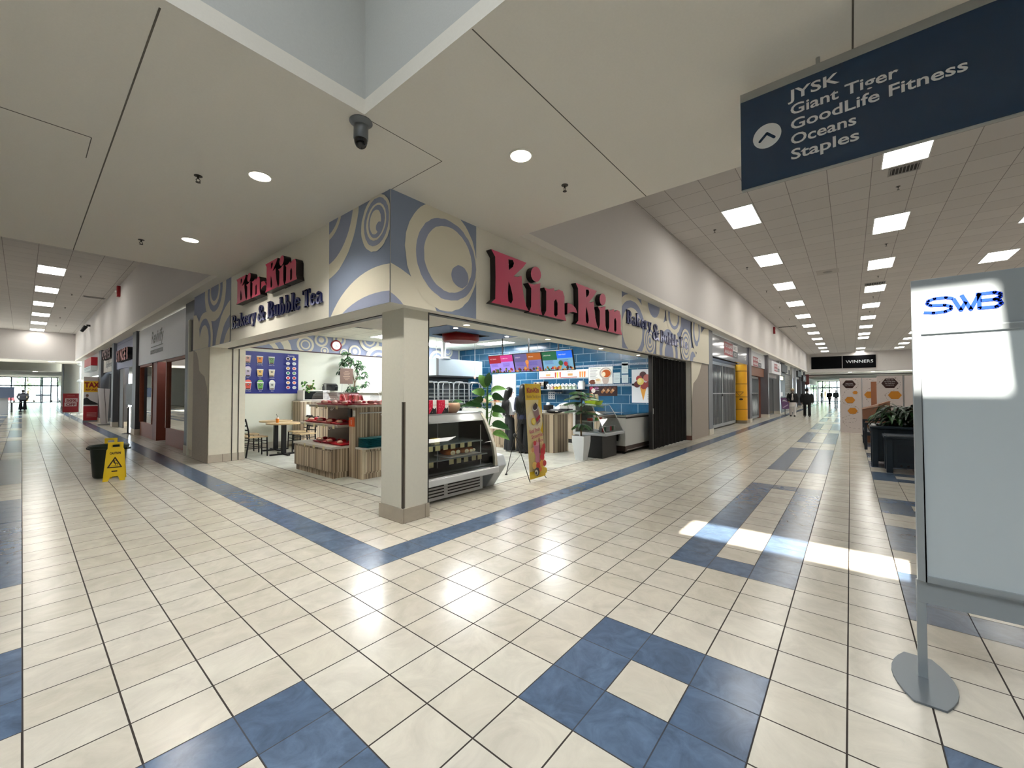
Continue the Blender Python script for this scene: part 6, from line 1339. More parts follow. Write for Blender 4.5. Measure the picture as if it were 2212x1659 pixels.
for i, (s0, s1, lb, hm) in enumerate(sg):
    shopwall(False, s0, s1, 0.80, 2.75, HS, hm, 'wall_unit_header'); shopglass(False, s0, s1, 0.95, 0, 2.75, lb, (s0+1.4,))
    post(False, s1, s1+0.35, 0.64, (STEEL, POST, POST)[i])
sign_panel(False, 43.0, 46.6, 0.55, 2.95, 3.45, BLACK, 'black block letter sign over the second dark window from the far beam', None, th=0.25)
sign_panel(False, 47.8, 51.2, 0.50, 2.6, 3.2, BLACK, 'black box sign with pale letters nearest the far right beam', lambda a: a.text('JEANS', 0.6, 0.15, 0.32, LW), th=0.3)
b = MB(); b.box(51.9, 52.0, 0.3, 1.0, 2.3, 3.4, mat((96, 40, 40), 0.6)); t = b.build('blade_sign', smooth=0); tag(t, 'dark red square sign projecting at the far right beam', 'sign')
# WINNERS beam signs
for y0_, y1_, nmn, txt in ((-2.45, 0.08, 'black blank sign board on the far right beam, left one', None), (-5.06, -2.52, 'black sign board reading WINNERS on the far right beam', 'WINNERS')):
    t = thing('sign_board', nmn, 'sign', (51.98, (y0_+y1_)/2, 3.95)); b = MB(); b.box(51.90, 52.0, y0_, y1_, 3.95, 5.22, mat((12, 13, 16), 0.9, spec=0.1)); b.build('board', parent=t, smooth=0)
    if txt: a = Art((51.90, y1_, 3.95), (0, -1, 0), (0, 0, 1), y1_-y0_, 1.27, 0.01); a.text(txt, 0.24, 0.50, 0.30, mat((206, 212, 216), 0.5), width=2.1); a.build('lettering', parent=t, smooth=0)
# far bright shops beyond the beam
for i, (s0, s1, c_) in enumerate(((54.6, 60, (222, 216, 206)), (60.4, 68, (206, 208, 206)), (68.5, 80, (196, 190, 186)))):
    shopglass(False, s0, s1, 1.12, 0, 2.6, 'bright shop window beyond the far right beam, %s one' % ORD[i], (s0+2.2,), GRAYM, GLASS)
sign_panel(False, 55.5, 62.0, 0.9, 2.45, 3.05, mat((226, 70, 84), 0.5), 'bright red oblong sign beyond the far right beam', None, th=0.15)
w = MB(); w.box(52.4, 84, 1.14, 1.19, 0.0, 2.6, mat((226, 224, 218), 0.8)); struct(w, 'wall_far_right', smooth=0)

# ------------------------------------------------------------ left corridor
L_ = True
post(L_, 8.50, 9.45, 0.69, mat((70, 72, 78), 0.5))
w = MB(); w.box(3.6, 3.7, 9.0, 38.4, 0, HS, mat((96, 92, 88), 0.8)); w.box(1.3, 3.6, 9.0, 38.4, 2.9, 3.0, mat((170, 166, 160), 0.8)); struct(w, 'wall_units_back', smooth=0)
t = thing('directory_panel', 'narrow dark blue panel fixed to the grey post beside the bakery pier', 'panel', (0.68, 9.1, 1.0)); b = MB(); b.box(0.665, 0.689, 8.75, 8.98, 1.02, 1.62, mat((30, 44, 84), 0.3)); b.build('panel', parent=t, smooth=0)
b = MB(); b.box(0.66, 0.689, 8.72, 8.75, 0.99, 1.65, STEEL); b.box(0.66, 0.689, 8.98, 9.01, 0.99, 1.65, STEEL); b.build('frame', parent=t, smooth=0)
def rev(a):
    a.text('Revivify', 2.55, 0.60, 0.36, BLACK, width=1.7, bold=0.03, slant=0.15); a.rect(2.5, 0.46, 4.25, 0.49, BLACK, False); a.rect(2.45, 0.26, 4.25, 0.38, BLACK)
    a.text('WELLNESS CLINIC', 2.5, 0.285, 0.07, mat((150, 150, 150), 0.5), width=1.7)
sign_panel(L_, 9.47, 16.5, 0.75, 2.43, 3.62, mat((206, 208, 214), 0.5), 'long white Revivify sign panel with black script, left corridor', rev)
TERR = mat((136, 74, 52), 0.55, noise=0.08, scale=10)
t = thing('shopfront', 'terracotta framed glazed shopfront under the white Revivify sign', 'shopfront', (0.85, 12.8, 0))
for q0, q1 in ((9.5, 12.05), (13.95, 16.05)): b = SB(True); b.box(q0, q1, 0.80, 0.88, 0.0, 0.47, TERR); b.build('kick_panel', parent=t, smooth=0)
b = SB(True); b.box(13.35, 13.95, 0.80, 1.35, 0, 2.43, mat((112, 50, 32), 0.55)); b.build('pier', parent=t, smooth=0)
b = SB(True)
for s0 in (9.5, 11.95, 13.95, 16.0): b.box(s0, s0+0.1, 0.78, 0.9, 0.47, 2.43, TERR)
b.box(9.5, 12.05, 0.78, 0.9, 2.36, 2.43, TERR); b.box(13.95, 16.1, 0.78, 0.9, 2.36, 2.43, TERR); b.box(12.05, 13.35, 1.2, 1.28, 2.36, 2.43, TERR); b.build('window_frame', parent=t, smooth=0)
for s0, s1 in ((9.6, 11.95), (14.05, 16.0)): b = SB(True); b.box(s0, s1, 0.835, 0.845, 0.47, 2.36, DGLASS); b.build('pane', parent=t, smooth=0)
b = SB(True); b.box(12.1, 13.3, 1.235, 1.245, 0.05, 2.36, DGLASS); dn = b.build('door', parent=t, smooth=0)
b = SB(True); b.tube([(12.35, 1.20, 0.85), (12.35, 1.12, 0.87), (12.35, 1.12, 1.22), (12.35, 1.20, 1.24)], 0.015, mat((206, 190, 160), 0.3, 0.6)); b.build('handle', parent=dn)
w = SB(True); w.box(12.05, 12.1, 0.88, 1.25, 0, 2.43, TERR); struct(w, 'wall_unit_reveal', smooth=0)
post(L_, 16.15, 16.85, 0.68)
sign_panel(L_, 16.9, 21.6, 0.78, 2.50, 3.65, mat((120, 124, 160), 0.5), 'lilac grey recessed sign panel over the sewing shop, left corridor', lambda a: (a.rect(0.2, 1.0, 4.5, 1.03, mat((90, 94, 126), 0.5)),))
t = thing('letter_sign', 'deep boxed red brown SINGER letters on the lilac panel', 'sign', (0.55, 18.8, 2.75)); SGC = mat((150, 62, 58), 0.5)
for i, c_ in enumerate('SINGER'):
    a = Art((0.775, 20.3, 2.75), (0, -1, 0), (0, 0, 1), 6, 1); vsf = text_mesh(c_, 0.03, 1.0); k_ = 0.44/0.7; mb_ = MB(); g = ([(p[0], p[1], (p[2]+0.5)*0.16) for p in vsf[0]], vsf[1])
    solid_in_plane(mb_, g, a.o+a.u*(0.1+i*0.52-(0.15 if i > 1 else 0)), a.u, a.vv, k_*1.05, k_, 0.0, SGC, BLACK); mb_.build('letter', parent=t, smooth=0)
w = SB(True); w.box(16.9, 21.6, 2.2, 2.3, 0, 2.9, mat((226, 206, 170), 0.7)); w.box(20.4, 21.6, 0.86, 0.9, 0, 2.5, mat((60, 58, 60), 0.5)); struct(w, 'wall_sewing_shop', smooth=0)
light('sewing_shop_lamp', 'AREA', (1.6, 18.0, 2.85), 60, (1, 0.9, 0.75), size=0.6, size_y=2.5, look=(0, 0, -1))
t = thing('ceiling_light', 'bright light panel just inside the sewing shop', 'ceiling light', (1.6, 18.0, 2.88)); b = MB(); b.box(1.3, 1.9, 16.95, 19.2, 2.87, 2.895, LAMP); b.build('diffuser', parent=t, smooth=0)
t = thing('sale_board', 'black board with faint grey SALE lettering in the sewing shop', 'board', (0.95, 17.8, 1.0)); b = MB(); b.box(0.93, 0.96, 16.92, 20.2, 0.98, 1.85, BLACK); b.build('board', parent=t, smooth=0)
a = Art((0.93, 20.2, 0.98), (0, -1, 0), (0, 0, 1), 3.28, 0.87, 0.004); a.text('SALE', 0.35, 0.36, 0.28, mat((66, 62, 56), 0.6), width=2.4)
for i in range(5): a.rect(0.2, 0.1+0.06*i, 1.0+0.1*(i % 2), 0.12+0.06*i, mat((50, 50, 50), 0.6), False)
a.build('lettering', parent=t, smooth=0)
for i, (y, wd) in enumerate(((17.6, 0.9), (19.1, 0.9))):
    t = thing('drawer_cabinet', 'white drawer cabinet below the sale board, ' + ('right' if i == 0 else 'left'), 'cabinet', (1.2, y, 0)); b = MB(); b.box(1.0, 1.5, y-wd/2, y+wd/2, 0.05, 0.92, mat((206, 204, 196), 0.5)); b.build('body', parent=t, smooth=0)
    for j in range(4):
        b = MB(); b.box(0.985, 1.0, y-wd/2+0.02, y+wd/2-0.02, 0.08+j*0.21, 0.27+j*0.21, WHITE); dr = b.build('drawer', parent=t, smooth=0); b = MB(); b.box(0.975, 0.985, y-0.08, y+0.08, 0.17+j*0.21, 0.185+j*0.21, DARK); b.build('handle', parent=dr, smooth=0)
t = thing('stanchion', 'chrome rope stanchion with round base outside the sewing shop', 'stanchion', (0.60, 16.9, 0)); b = MB(); b.lathe([(0, 0), (0.17, 0), (0.17, 0.02), (0.05, 0.045), (0, 0.05)], (0.60, 16.9, 0), CHROME); b.build('base', parent=t); b = MB(); b.cyl((0.60, 16.9, 0.04), (0.60, 16.9, 0.93), 0.025, DARK); b.build('pole', parent=t); b = MB(); b.ell((0.60, 16.9, 0.95), 0.035, CHROME); b.build('cap', parent=t)
post(L_, 21.65, 22.2, 0.68)
def pop(a):
    a.text('Supplements', 0.9, 0.22, 0.26, mat((40, 40, 44), 0.5), width=2.6, slant=0.2, bold=0.02)
sign_panel(L_, 22.2, 26.1, 0.78, 2.50, 3.65, mat((186, 180, 172), 0.6), 'beige sign panel with black script, between lilac and white shop signs', pop)
t = thing('letter_sign', 'dark red capital letters above black script on the beige sign', 'sign', (0.6, 24, 3.1)); a = Art((0.775, 25.1, 3.08), (0, -1, 0), (0, 0, 1), 6, 1)
for i, c_ in enumerate('POPEYES'):
    vsf = text_mesh(c_, 0.03, 1.0); mb_ = MB(); g = ([(p[0], p[1], (p[2]+0.5)*0.16) for p in vsf[0]], vsf[1]); solid_in_plane(mb_, g, a.o+a.u*(0.05+i*0.42), a.u, a.vv, 0.58, 0.60, 0.0, mat((96, 30, 34), 0.5), BLACK); mb_.build('letter', parent=t, smooth=0)
shopglass(L_, 22.3, 26.0, 1.0, 0, 2.5, 'dark doorway glazing under the beige shop sign', (24.2,))
post(L_, 26.1, 27.05, 0.68)
sign_panel(L_, 27.1, 37.6, 0.75, 2.46, 3.65, mat((196, 194, 192), 0.6), 'long pale sign panel farthest down the left corridor', None)
t = thing('box_sign', 'deep red box sign with a small white plate, far left corridor', 'sign', (0.5, 30, 2.7))
b = SB(True); b.box(28.4, 32.0, 0.50, 0.75, 2.98, 3.42, mat((170, 16, 34), 0.35)); b.build('red_box', parent=t, smooth=0); b = SB(True); b.box(28.4, 32.0, 0.49, 0.75, 2.70, 2.96, mat((216, 226, 228), 0.5)); b.build('white_plate', parent=t, smooth=0)
a = sart(True, 28.4, 32.0, 0.49, 2.70, 2.96); a.text('INCOME TAX', 0.3, 0.07, 0.13, mat((110, 130, 136), 0.5), width=3.0); a.build('lettering', parent=t, smooth=0)
shopglass(L_, 27.2, 37.5, 1.1, 0, 2.46, 'dark shop window behind the tax banner', (29.5, 32, 34.5))
t = thing('display_post', 'white lantern topped pole at the far end of the left shops', 'lamp post', (0.72, 36.5, 0)); b = MB(); b.cyl((0.70, 38.0, 0), (0.70, 38.0, 3.3), 0.05, mat((190, 190, 186), 0.5)); b.build('pole', parent=t)
for z in (2.2, 3.35): b = MB(); b.lathe([(0.05, 0), (0.16, 0.06), (0.14, 0.16), (0.0, 0.24)], (0.70, 38.0, z), mat((210, 214, 210), 0.4)); b.build('shade', parent=t)
# banners
def banner(x0, x1, y, z1, label, fn, fm, cat='banner'):
    t = thing('pull_up_banner', label, cat, ((x0+x1)/2, y, 0)); b = MB(); b.box(x0, x1, y, y+0.01, 0.06, z1, fm); b.build('sheet', parent=t, smooth=0)
    b = MB(); b.box(x0-0.02, x1+0.02, y-0.06, y+0.08, 0, 0.07, GRAYM); b.build('base', parent=t, smooth=0, bevel=0.01)
    a = Art((x0, y, 0.06), (1, 0, 0), (0, 0, 1), x1-x0, z1-0.06, 0.003); fn(a); a.build('print', parent=t, smooth=0)
def taxp(a):
    w_, h_ = a.w, a.h; a.rect(0, h_*0.65, w_, h_*0.90, mat((226, 176, 20), 0.5), False); a.rect(0, 0, w_, h_*0.33, mat((160, 20, 34), 0.5), False); a.rect(0, h_*0.33, w_, h_*0.65, mat((206, 200, 200), 0.5))
    a.text('TAX', w_*0.06, h_*0.76, h_*0.11, mat((140, 16, 24), 0.5), width=w_*0.9, bold=0.05); a.text('REFUNDS', w_*0.12, h_*0.68, h_*0.045, mat((140, 16, 24), 0.5), width=w_*0.8, bold=0.03)
    a.disc(w_*0.22, h_*0.57, w_*0.09, mat((110, 76, 60), 0.5), ry=h_*0.035, n=14); a.shape([(0, h_*0.38), (0, h_*0.50), (w_*0.2, h_*0.53), (w_*0.42, h_*0.46), (w_*0.9, h_*0.38), (w_*0.9, h_*0.36), (0, h_*0.36)], mat((24, 24, 28), 0.5))
    for i in range(4): a.rect(w_*0.2, h_*(0.08+0.03*i), w_*0.8, h_*(0.09+0.03*i), mat((206, 150, 150), 0.5), False)
banner(0.16, 0.76, 27.05, 2.31, 'tall red and yellow TAX banner in the left corridor', taxp, mat((190, 180, 180), 0.5))
t = thing('wavy_banner', 'plain white tapered fabric banner with a dark cord', 'banner', (0.55, 23.2, 0)); b = MB(); b.prism([(0.46, 23.2, 0.08), (0.68, 23.2, 0.08), (0.74, 23.2, 1.66), (0.34, 23.2, 1.70)], (0, 0.03, 0), mat((206, 200, 200), 0.6)); b.build('sheet', parent=t, smooth=0); b = MB(); b.tube([(0.55, 23.19, 1.68), (0.60, 23.18, 0.9), (0.64, 23.19, 0.1)], 0.008, mat((70, 50, 50), 0.6), 6); b.build('cord', parent=t); b = MB(); b.box(0.36, 0.82, 23.1, 23.32, 0, 0.08, mat((150, 150, 150), 0.5)); b.build('base', parent=t, smooth=0, bevel=0.02)
t = thing('easel_sign', 'dark red 50% OFF sign on a white easel, far left corridor', 'sign', (0.2, 33, 0)); b = MB(); b.box(-0.42, 0.18, 30.0, 30.03, 0.42, 1.45, mat((140, 26, 34), 0.5)); b.build('panel', parent=t, smooth=0)
a = Art((-0.42, 30.0, 0.42), (1, 0, 0), (0, 0, 1), 0.6, 1.03, 0.003); a.rect(0.08, 0.55, 0.55, 0.76, mat((196, 180, 180), 0.5), False); a.rect(0.06, 0.32, 0.52, 0.53, mat((196, 180, 180), 0.5)); a.text('50%', 0.12, 0.58, 0.13, mat((120, 24, 30), 0.5), width=0.4, bold=0.04); a.text('OFF', 0.12, 0.36, 0.13, mat((120, 24, 30), 0.5), width=0.36, bold=0.04); a.text('SAVE NOW', 0.15, 0.88, 0.05, mat((196, 120, 120), 0.5), width=0.3)
a.build('print', parent=t, smooth=0); b = MB(); b.tube([(-0.38, 30.02, 0), (-0.32, 30.04, 1.2)], 0.012, WHITE, 6); b.tube([(0.14, 30.02, 0), (0.08, 30.04, 1.2)], 0.012, WHITE, 6); b.tube([(-0.12, 30.4, 0), (-0.12, 30.06, 1.2)], 0.012, WHITE, 6); b.build('easel', parent=t)
# beyond the left beam
sign_panel(L_, 71, 80, 1.6, 2.3, 3.5, mat((26, 44, 130), 0.5), 'dark blue sign near the left entrance', None, th=0.2)
shopglass(L_, 70, 92, 1.8, 0, 2.6, 'shop window near the left entrance', (75, 80, 86), GRAYM, GLASS)
t = thing('cafe_table', 'pale table far down the left corridor', 'table', (-2.35, 47.5, 0)); b = MB(); b.lathe([(0, 0.72), (0.45, 0.72), (0.45, 0.75), (0, 0.75)], (-2.35, 47.5, 0), mat((190, 190, 186), 0.4)); b.build('tabletop', parent=t); b = MB(); b.cyl((-2.35, 47.5, 0), (-2.35, 47.5, 0.72), 0.05, DARK); b.build('column', parent=t)
t = thing('kiosk_stand', 'grey topped dark stand at the left edge of the far corridor', 'stand', (-3.0, 42.0, 0)); b = MB(); b.box(-3.5, -2.2, 41.5, 42.5, 1.15, 1.9, mat((70, 80, 100), 0.5)); b.build('screen', parent=t, smooth=0); b = MB(); b.box(-3.4, -2.45, 41.8, 42.4, 0.0, 1.15, mat((150, 150, 150), 0.5)); b.build('body', parent=t, smooth=0)
# trees outside both entrances
def tree(x, y, h, r, label, seed):
    t = thing('tree', label, 'tree', (x, y, -0.02), 'trees outside the entrances'); rq = random.Random(seed)
    b = MB(); b.tube([(x, y, -0.02), (x+0.1, y, h*0.4), (x-0.1, y, h*0.7)], [0.16, 0.12, 0.07], BARK); b.build('trunk', parent=t)
    b = MB(); G1 = mat((176, 206, 168), 0.6, noise=0.3, scale=3)
    for i in range(420):
        u_ = rq.uniform(-1, 1); a_ = rq.uniform(0, 2*PI); q = math.sqrt(1-u_*u_)*rq.uniform(0.6, 1); p = (x+q*math.cos(a_)*r, y+q*math.sin(a_)*r, h*0.68+u_*h*0.34)
        b.leaf(p, (rq.uniform(-1, 1), rq.uniform(-1, 1), rq.uniform(-0.6, 0.8)), 0.8, 0.5, 0.8, G1, seg=2)
    b.build('crown', parent=t)
for i, (x, y, h) in enumerate(((-5.6, 108, 8), (-1.2, 112, 7), (3.2, 107, 7.5), (7.8, 110, 8))): tree(x, y, h, 2.1, 'leafy tree outside the left entrance, %s from the left' % ORD[i], i)
tree(93, 0.5, 6, 1.6, 'leafy tree outside the far right entrance', 9)
for i, (x, cc) in enumerate(((-3.6, (190, 60, 66)), (0.4, (200, 204, 210)))):
    t = thing('parked_car', ('red', 'silver')[i]+' car parked outside the left entrance', 'car', (x, 101, -0.02)); CB = mat(cc, 0.25)
    b = MB(); b.prism([(x-1.0, 99.5, 0.3), (x-1.0, 99.5, 0.75), (x-1.0, 100.4, 0.9), (x-1.0, 101.0, 1.35), (x-1.0, 102.6, 1.35), (x-1.0, 103.3, 0.95), (x-1.0, 103.9, 0.85), (x-1.0, 103.9, 0.3)], (2.0, 0, 0), CB); b.build('body', parent=t, bevel=0.08)
    for sx in (-0.95, 0.95):
        for yy in (100.3, 103.0): b = MB(); b.cyl((x+sx-0.1, yy, 0.30), (x+sx+0.1, yy, 0.30), 0.32, BLACK, n=20); b.build('wheel', parent=t)
    b = MB(); b.box(x-0.8, x+0.8, 100.5, 100.95, 0.95, 1.28, DARK); b.build('windscreen', parent=t, smooth=0)

# ============================================================ wet floor sign and bin
t = thing('waste_bin', 'dark green open waste bin behind the yellow caution sign', 'bin', (-0.86, 6.98, 0)); GB_ = mat((20, 36, 26), 0.4); c_ = (-0.86, 6.98, 0)
b = MB(); b.lathe([(0.0, 0.0), (0.185, 0.0), (0.20, 0.03), (0.235, 0.50), (0.262, 0.505), (0.268, 0.545), (0.255, 0.555), (0.225, 0.54), (0.19, 0.05), (0, 0.04)], c_, GB_, n=40); b.build('body', parent=t)
for s_ in (-1, 1):
    e2 = Vector((0.73, -0.68, 0)); b = MB(); p = Vector(c_)+e2*s_*0.25; b.prism([p+Vector((0, 0, 0.465))+Vector((-e2.y, e2.x, 0))*0.06, p+Vector((0, 0, 0.465))-Vector((-e2.y, e2.x, 0))*0.06, p+e2*s_*0.075+Vector((0, 0, 0.48))-Vector((-e2.y, e2.x, 0))*0.045, p+e2*s_*0.075+Vector((0, 0, 0.48))+Vector((-e2.y, e2.x, 0))*0.045], (0, 0, 0.035), GB_); b.build('grip', parent=t, bevel=0.008)
YC = mat((226, 190, 24), 0.4)
t = thing('caution_sign', 'yellow folding caution sign standing in front of the green bin', 'sign', (-0.84, 6.5, 0))
def cs_panel(base_l, base_r, top_off, art):
    bl_, br_ = Vector(base_l), Vector(base_r); u_ = (br_-bl_).normalized(); W_ = (br_-bl_).length; mid = (bl_+br_)/2; top = mid+Vector(top_off); v_ = (top-mid); H_ = v_.length; v_ = v_.normalized(); n_ = u_.cross(v_)
    outer = [(-W_/2, 0), (-W_*0.19-0.02, 0), (-W_*0.17, 0.075), (W_*0.17, 0.075), (W_*0.19+0.02, 0), (W_/2, 0), (W_*0.40, H_*0.80), (W_*0.35, H_*0.84), (W_*0.35, H_), (-W_*0.35, H_), (-W_*0.35, H_*0.84), (-W_*0.40, H_*0.80)]
    hole = [(-W_*0.19, H_*0.87), (W_*0.19, H_*0.87), (W_*0.17, H_*0.94), (-W_*0.17, H_*0.94)]
    b = MB(); g = shape_mesh([outer, hole], 1.0); g = ([(p[0], p[1], (p[2]-0.5)*0.018) for p in g[0]], g[1]); solid_in_plane(b, g, mid, u_, v_, 1, 1, 0, YC, YC); p_ = b.build('panel', parent=t, smooth=0)
    if art:
        a = Art(mid-u_*W_/2, u_, v_, W_, H_, 0.001); cx_ = W_/2; D_ = mat((40, 22, 16), 0.5)
        a.text('CAUTION', cx_, H_*0.69, 0.036, D_, align='c', width=W_*0.50, bold=0.05, up=False)
        P = [(cx_, H_*0.60), (cx_-W_*0.30, H_*0.35), (cx_+W_*0.30, H_*0.35)]
        for i in range(3): a.line([P[i], P[(i+1) % 3]], 0.017, D_, False); a.disc(P[i][0], P[i][1], 0.0085, D_, n=12, up=False)
        a.line([(cx_-0.045, H_*0.39), (cx_+0.04, H_*0.385)], 0.006, D_, False); a.disc(cx_-0.012, H_*0.535, 0.009, D_, n=12, up=False); a.line([(cx_-0.012, H_*0.52), (cx_-0.005, H_*0.46)], 0.018, D_, False); a.line([(cx_-0.005, H_*0.46), (cx_+0.025, H_*0.455), (cx_+0.04, H_*0.41)], 0.010, D_, False); a.line([(cx_-0.003, H_*0.455), (cx_+0.015, H_*0.43), (cx_+0.005, H_*0.40)], 0.009, D_, False); a.line([(cx_-0.012, H_*0.515), (cx_-0.035, H_*0.50)], 0.008, D_, False); a.line([(cx_-0.01, H_*0.51), (cx_+0.02, H_*0.52)], 0.007, D_, False)
        a.text('ATTENTION', cx_, H_*0.335, 0.012, D_, align='c', width=W_*0.4, up=False); a.rect(cx_-0.035, H_*0.235, cx_+0.035, H_*0.265, D_)
        a.build('lettering', parent=t, smooth=0)
cs_panel((-0.985, 6.41, 0), (-0.715, 6.37, 0), (0.03, 0.14, 0.63), True)
cs_panel((-0.66, 6.70, 0), (-0.90, 6.73, 0), (-0.03, -0.16, 0.63), False)
t = thing('caution_sign', 'second yellow folding caution sign standing behind the green bin', 'sign', (-0.8, 7.45, 0))
cs_panel((-0.93, 7.36, 0), (-0.69, 7.33, 0), (0.03, 0.14, 0.63), False); cs_panel((-0.63, 7.66, 0), (-0.87, 7.69, 0), (-0.03, -0.16, 0.63), False)

# ============================================================ kiosk, bench and planters in the right corridor
def hexa(a, x, y, r, m, sy=0.87): a.shape([(x+r*math.cos(PI*k/3), y+r*math.sin(PI*k/3)*sy) for k in range(6)], m)
HB = mat((52, 24, 20), 0.4); HO = mat((196, 128, 36), 0.5); HL = mat((70, 56, 50), 0.6)
KP = mat((204, 194, 190), 0.5)
def loop(a, pts, m=HL, w=0.006):
    # smooth dotted trail through the points
    out = []
    for i in range(len(pts)-1):
        p0 = pts[max(i-1, 0)]; p1 = pts[i]; p2 = pts[i+1]; p3 = pts[min(i+2, len(pts)-1)]
        for q in range(6):
            s_ = q/6; out.append(tuple(0.5*((2*p1[k])+(-p0[k]+p2[k])*s_+(2*p0[k]-5*p1[k]+4*p2[k]-p3[k])*s_*s_+(-p0[k]+3*p1[k]-3*p2[k]+p3[k])*s_**3) for k in (0, 1)))
    for i in range(0, len(out)-1, 2): a.line(out[i:i+2], w, m, False)
    for i in range(4, len(out), 11): a.disc(out[i][0], out[i][1], w*2, m, n=8, up=False)
    a.k += 1
t = thing('kiosk', 'white kiosk booth with brown and amber hexagon graphics', 'kiosk', (17.6, -4.2, 0))
b = MB(); b.box(17.50, 17.56, -3.385, -2.775, 0.0, 1.99, KP); b.build('panel', parent=t, smooth=0)
b = MB(); b.box(17.56, 21.0, -2.84, -2.79, 0.0, 1.99, KP); b.build('side_panel', parent=t, smooth=0)
b = MB(); b.box(17.60, 17.66, -4.6, -3.40, 0.0, 1.99, KP); b.build('panel', parent=t, smooth=0)
b = MB(); b.box(15.60, 15.66, -4.33, -3.73, 0.0, 1.99, KP); b.build('panel', parent=t, smooth=0)
b = MB(); b.box(15.60, 15.66, -5.0, -4.37, 0.0, 1.99, KP); b.build('panel', parent=t, smooth=0)
for x_, y_ in ((15.63, -4.35), (17.55, -3.40)): b = MB(); b.cyl((x_, y_, 0), (x_, y_, 2.0), 0.02, STEEL); b.build('connector_post', parent=t)
a = Art((17.50, -2.775, 0), (0, -1, 0), (0, 0, 1), 0.61, 1.99, 0.003)
loop(a, [(0.35, 1.93), (0.5, 1.9), (0.52, 1.7), (0.4, 1.6), (0.2, 1.55), (0.08, 1.3), (0.1, 1.1), (0.25, 1.0), (0.45, 0.95), (0.53, 0.85), (0.48, 0.72), (0.2, 0.6), (0.06, 0.5), (0.15, 0.38), (0.42, 0.4), (0.45, 0.52), (0.25, 0.5), (0.08, 0.4), (0.25, 0.2), (0.6, 0.14)])
hexa(a, 0.275, 1.765, 0.19, HB); hexa(a, 0.44, 1.46, 0.075, HO); hexa(a, 0.29, 1.19, 0.15, HO); hexa(a, 0.36, 0.795, 0.145, HO); a.text('WELCOME', 0.275, 1.77, 0.03, LW, align='c', up=False); a.text('TO THE HIVE', 0.275, 1.72, 0.03, LW, align='c', up=False)
a.build('print', parent=t, smooth=0)
a = Art((17.60, -3.40, 0), (0, -1, 0), (0, 0, 1), 1.2, 1.99, 0.003); loop(a, [(0.05, 1.95), (0.3, 1.9), (0.3, 1.7), (0.1, 1.5), (0.1, 1.3), (0.2, 1.1)]); hexa(a, 0.22, 1.38, 0.16, HO); a.rect(0.25, 0.7, 0.45, 1.85, mat((150, 96, 66), 0.6)); a.build('print', parent=t, smooth=0)  # upright brown strip paints a mirrored reflection into the panel colour
a = Art((15.60, -3.73, 0), (0, -1, 0), (0, 0, 1), 0.60, 1.99, 0.003)
loop(a, [(0.0, 1.7), (0.12, 1.85), (0.35, 1.94), (0.52, 1.85), (0.54, 1.65), (0.35, 1.5), (0.2, 1.4), (0.25, 1.25), (0.4, 1.1)]); hexa(a, 0.31, 1.755, 0.20, HB); hexa(a, 0.42, 1.38, 0.16, HO); hexa(a, 0.2, 1.1, 0.08, mat((150, 100, 84), 0.5))
for i, s_ in enumerate(('Please visit', 'our honey shop', 'for fresh hive', 'honeycomb')): a.text(s_, 0.31, 1.85-0.055*i, 0.028, LW, align='c', up=False)
a.build('print', parent=t, smooth=0)
a = Art((15.60, -4.37, 0), (0, -1, 0), (0, 0, 1), 0.63, 1.99, 0.003); hexa(a, 0.35, 1.15, 0.16, mat((170, 120, 90), 0.5)); a.build('print', parent=t, smooth=0)
t = thing('sloped_stand', 'brown slope topped display stand behind the bench', 'stand', (14.3, -3.6, 0)); BW = mat((140, 98, 76), 0.5)
b = MB(); b.prism([(14.0, -3.35, 0.0), (14.0, -3.95, 0.0), (14.0, -3.95, 1.22), (14.0, -3.70, 1.12), (14.0, -3.35, 1.0)], (0.55, 0, 0), BW); b.build('body', parent=t, smooth=0, bevel=0.004)
b = MB(); b.prism([(13.98, -3.33, 1.005), (13.98, -3.70, 1.125), (13.98, -3.70, 1.06), (13.98, -3.33, 0.97)], (0.03, 0, 0), mat((196, 160, 140), 0.4)); b.build('top_edge', parent=t, smooth=0)
DB = mat((26, 34, 44), 0.45)
t = thing('bench', 'dark slatted corridor bench behind the planters', 'bench', (12.6, -3.7, 0))
b = MB()
for i in range(6): b.box(12.0, 13.9, -4.1+i*0.13, -4.0+i*0.13, 0.42, 0.45, DB)
b.build('seat', parent=t, smooth=0)
for x in (12.0, 13.8):
    b = MB(); b.box(x, x+0.06, -3.40, -3.34, 0, 0.66, DB); b.box(x, x+0.06, -4.12, -4.06, 0, 0.66, DB); b.box(x, x+0.06, -4.12, -3.34, 0.64, 0.69, DB); b.box(x, x+0.06, -4.06, -3.40, 0.36, 0.42, DB); b.build('end_frame', parent=t, smooth=0, bevel=0.004)
PL = mat((34, 48, 60), 0.45)
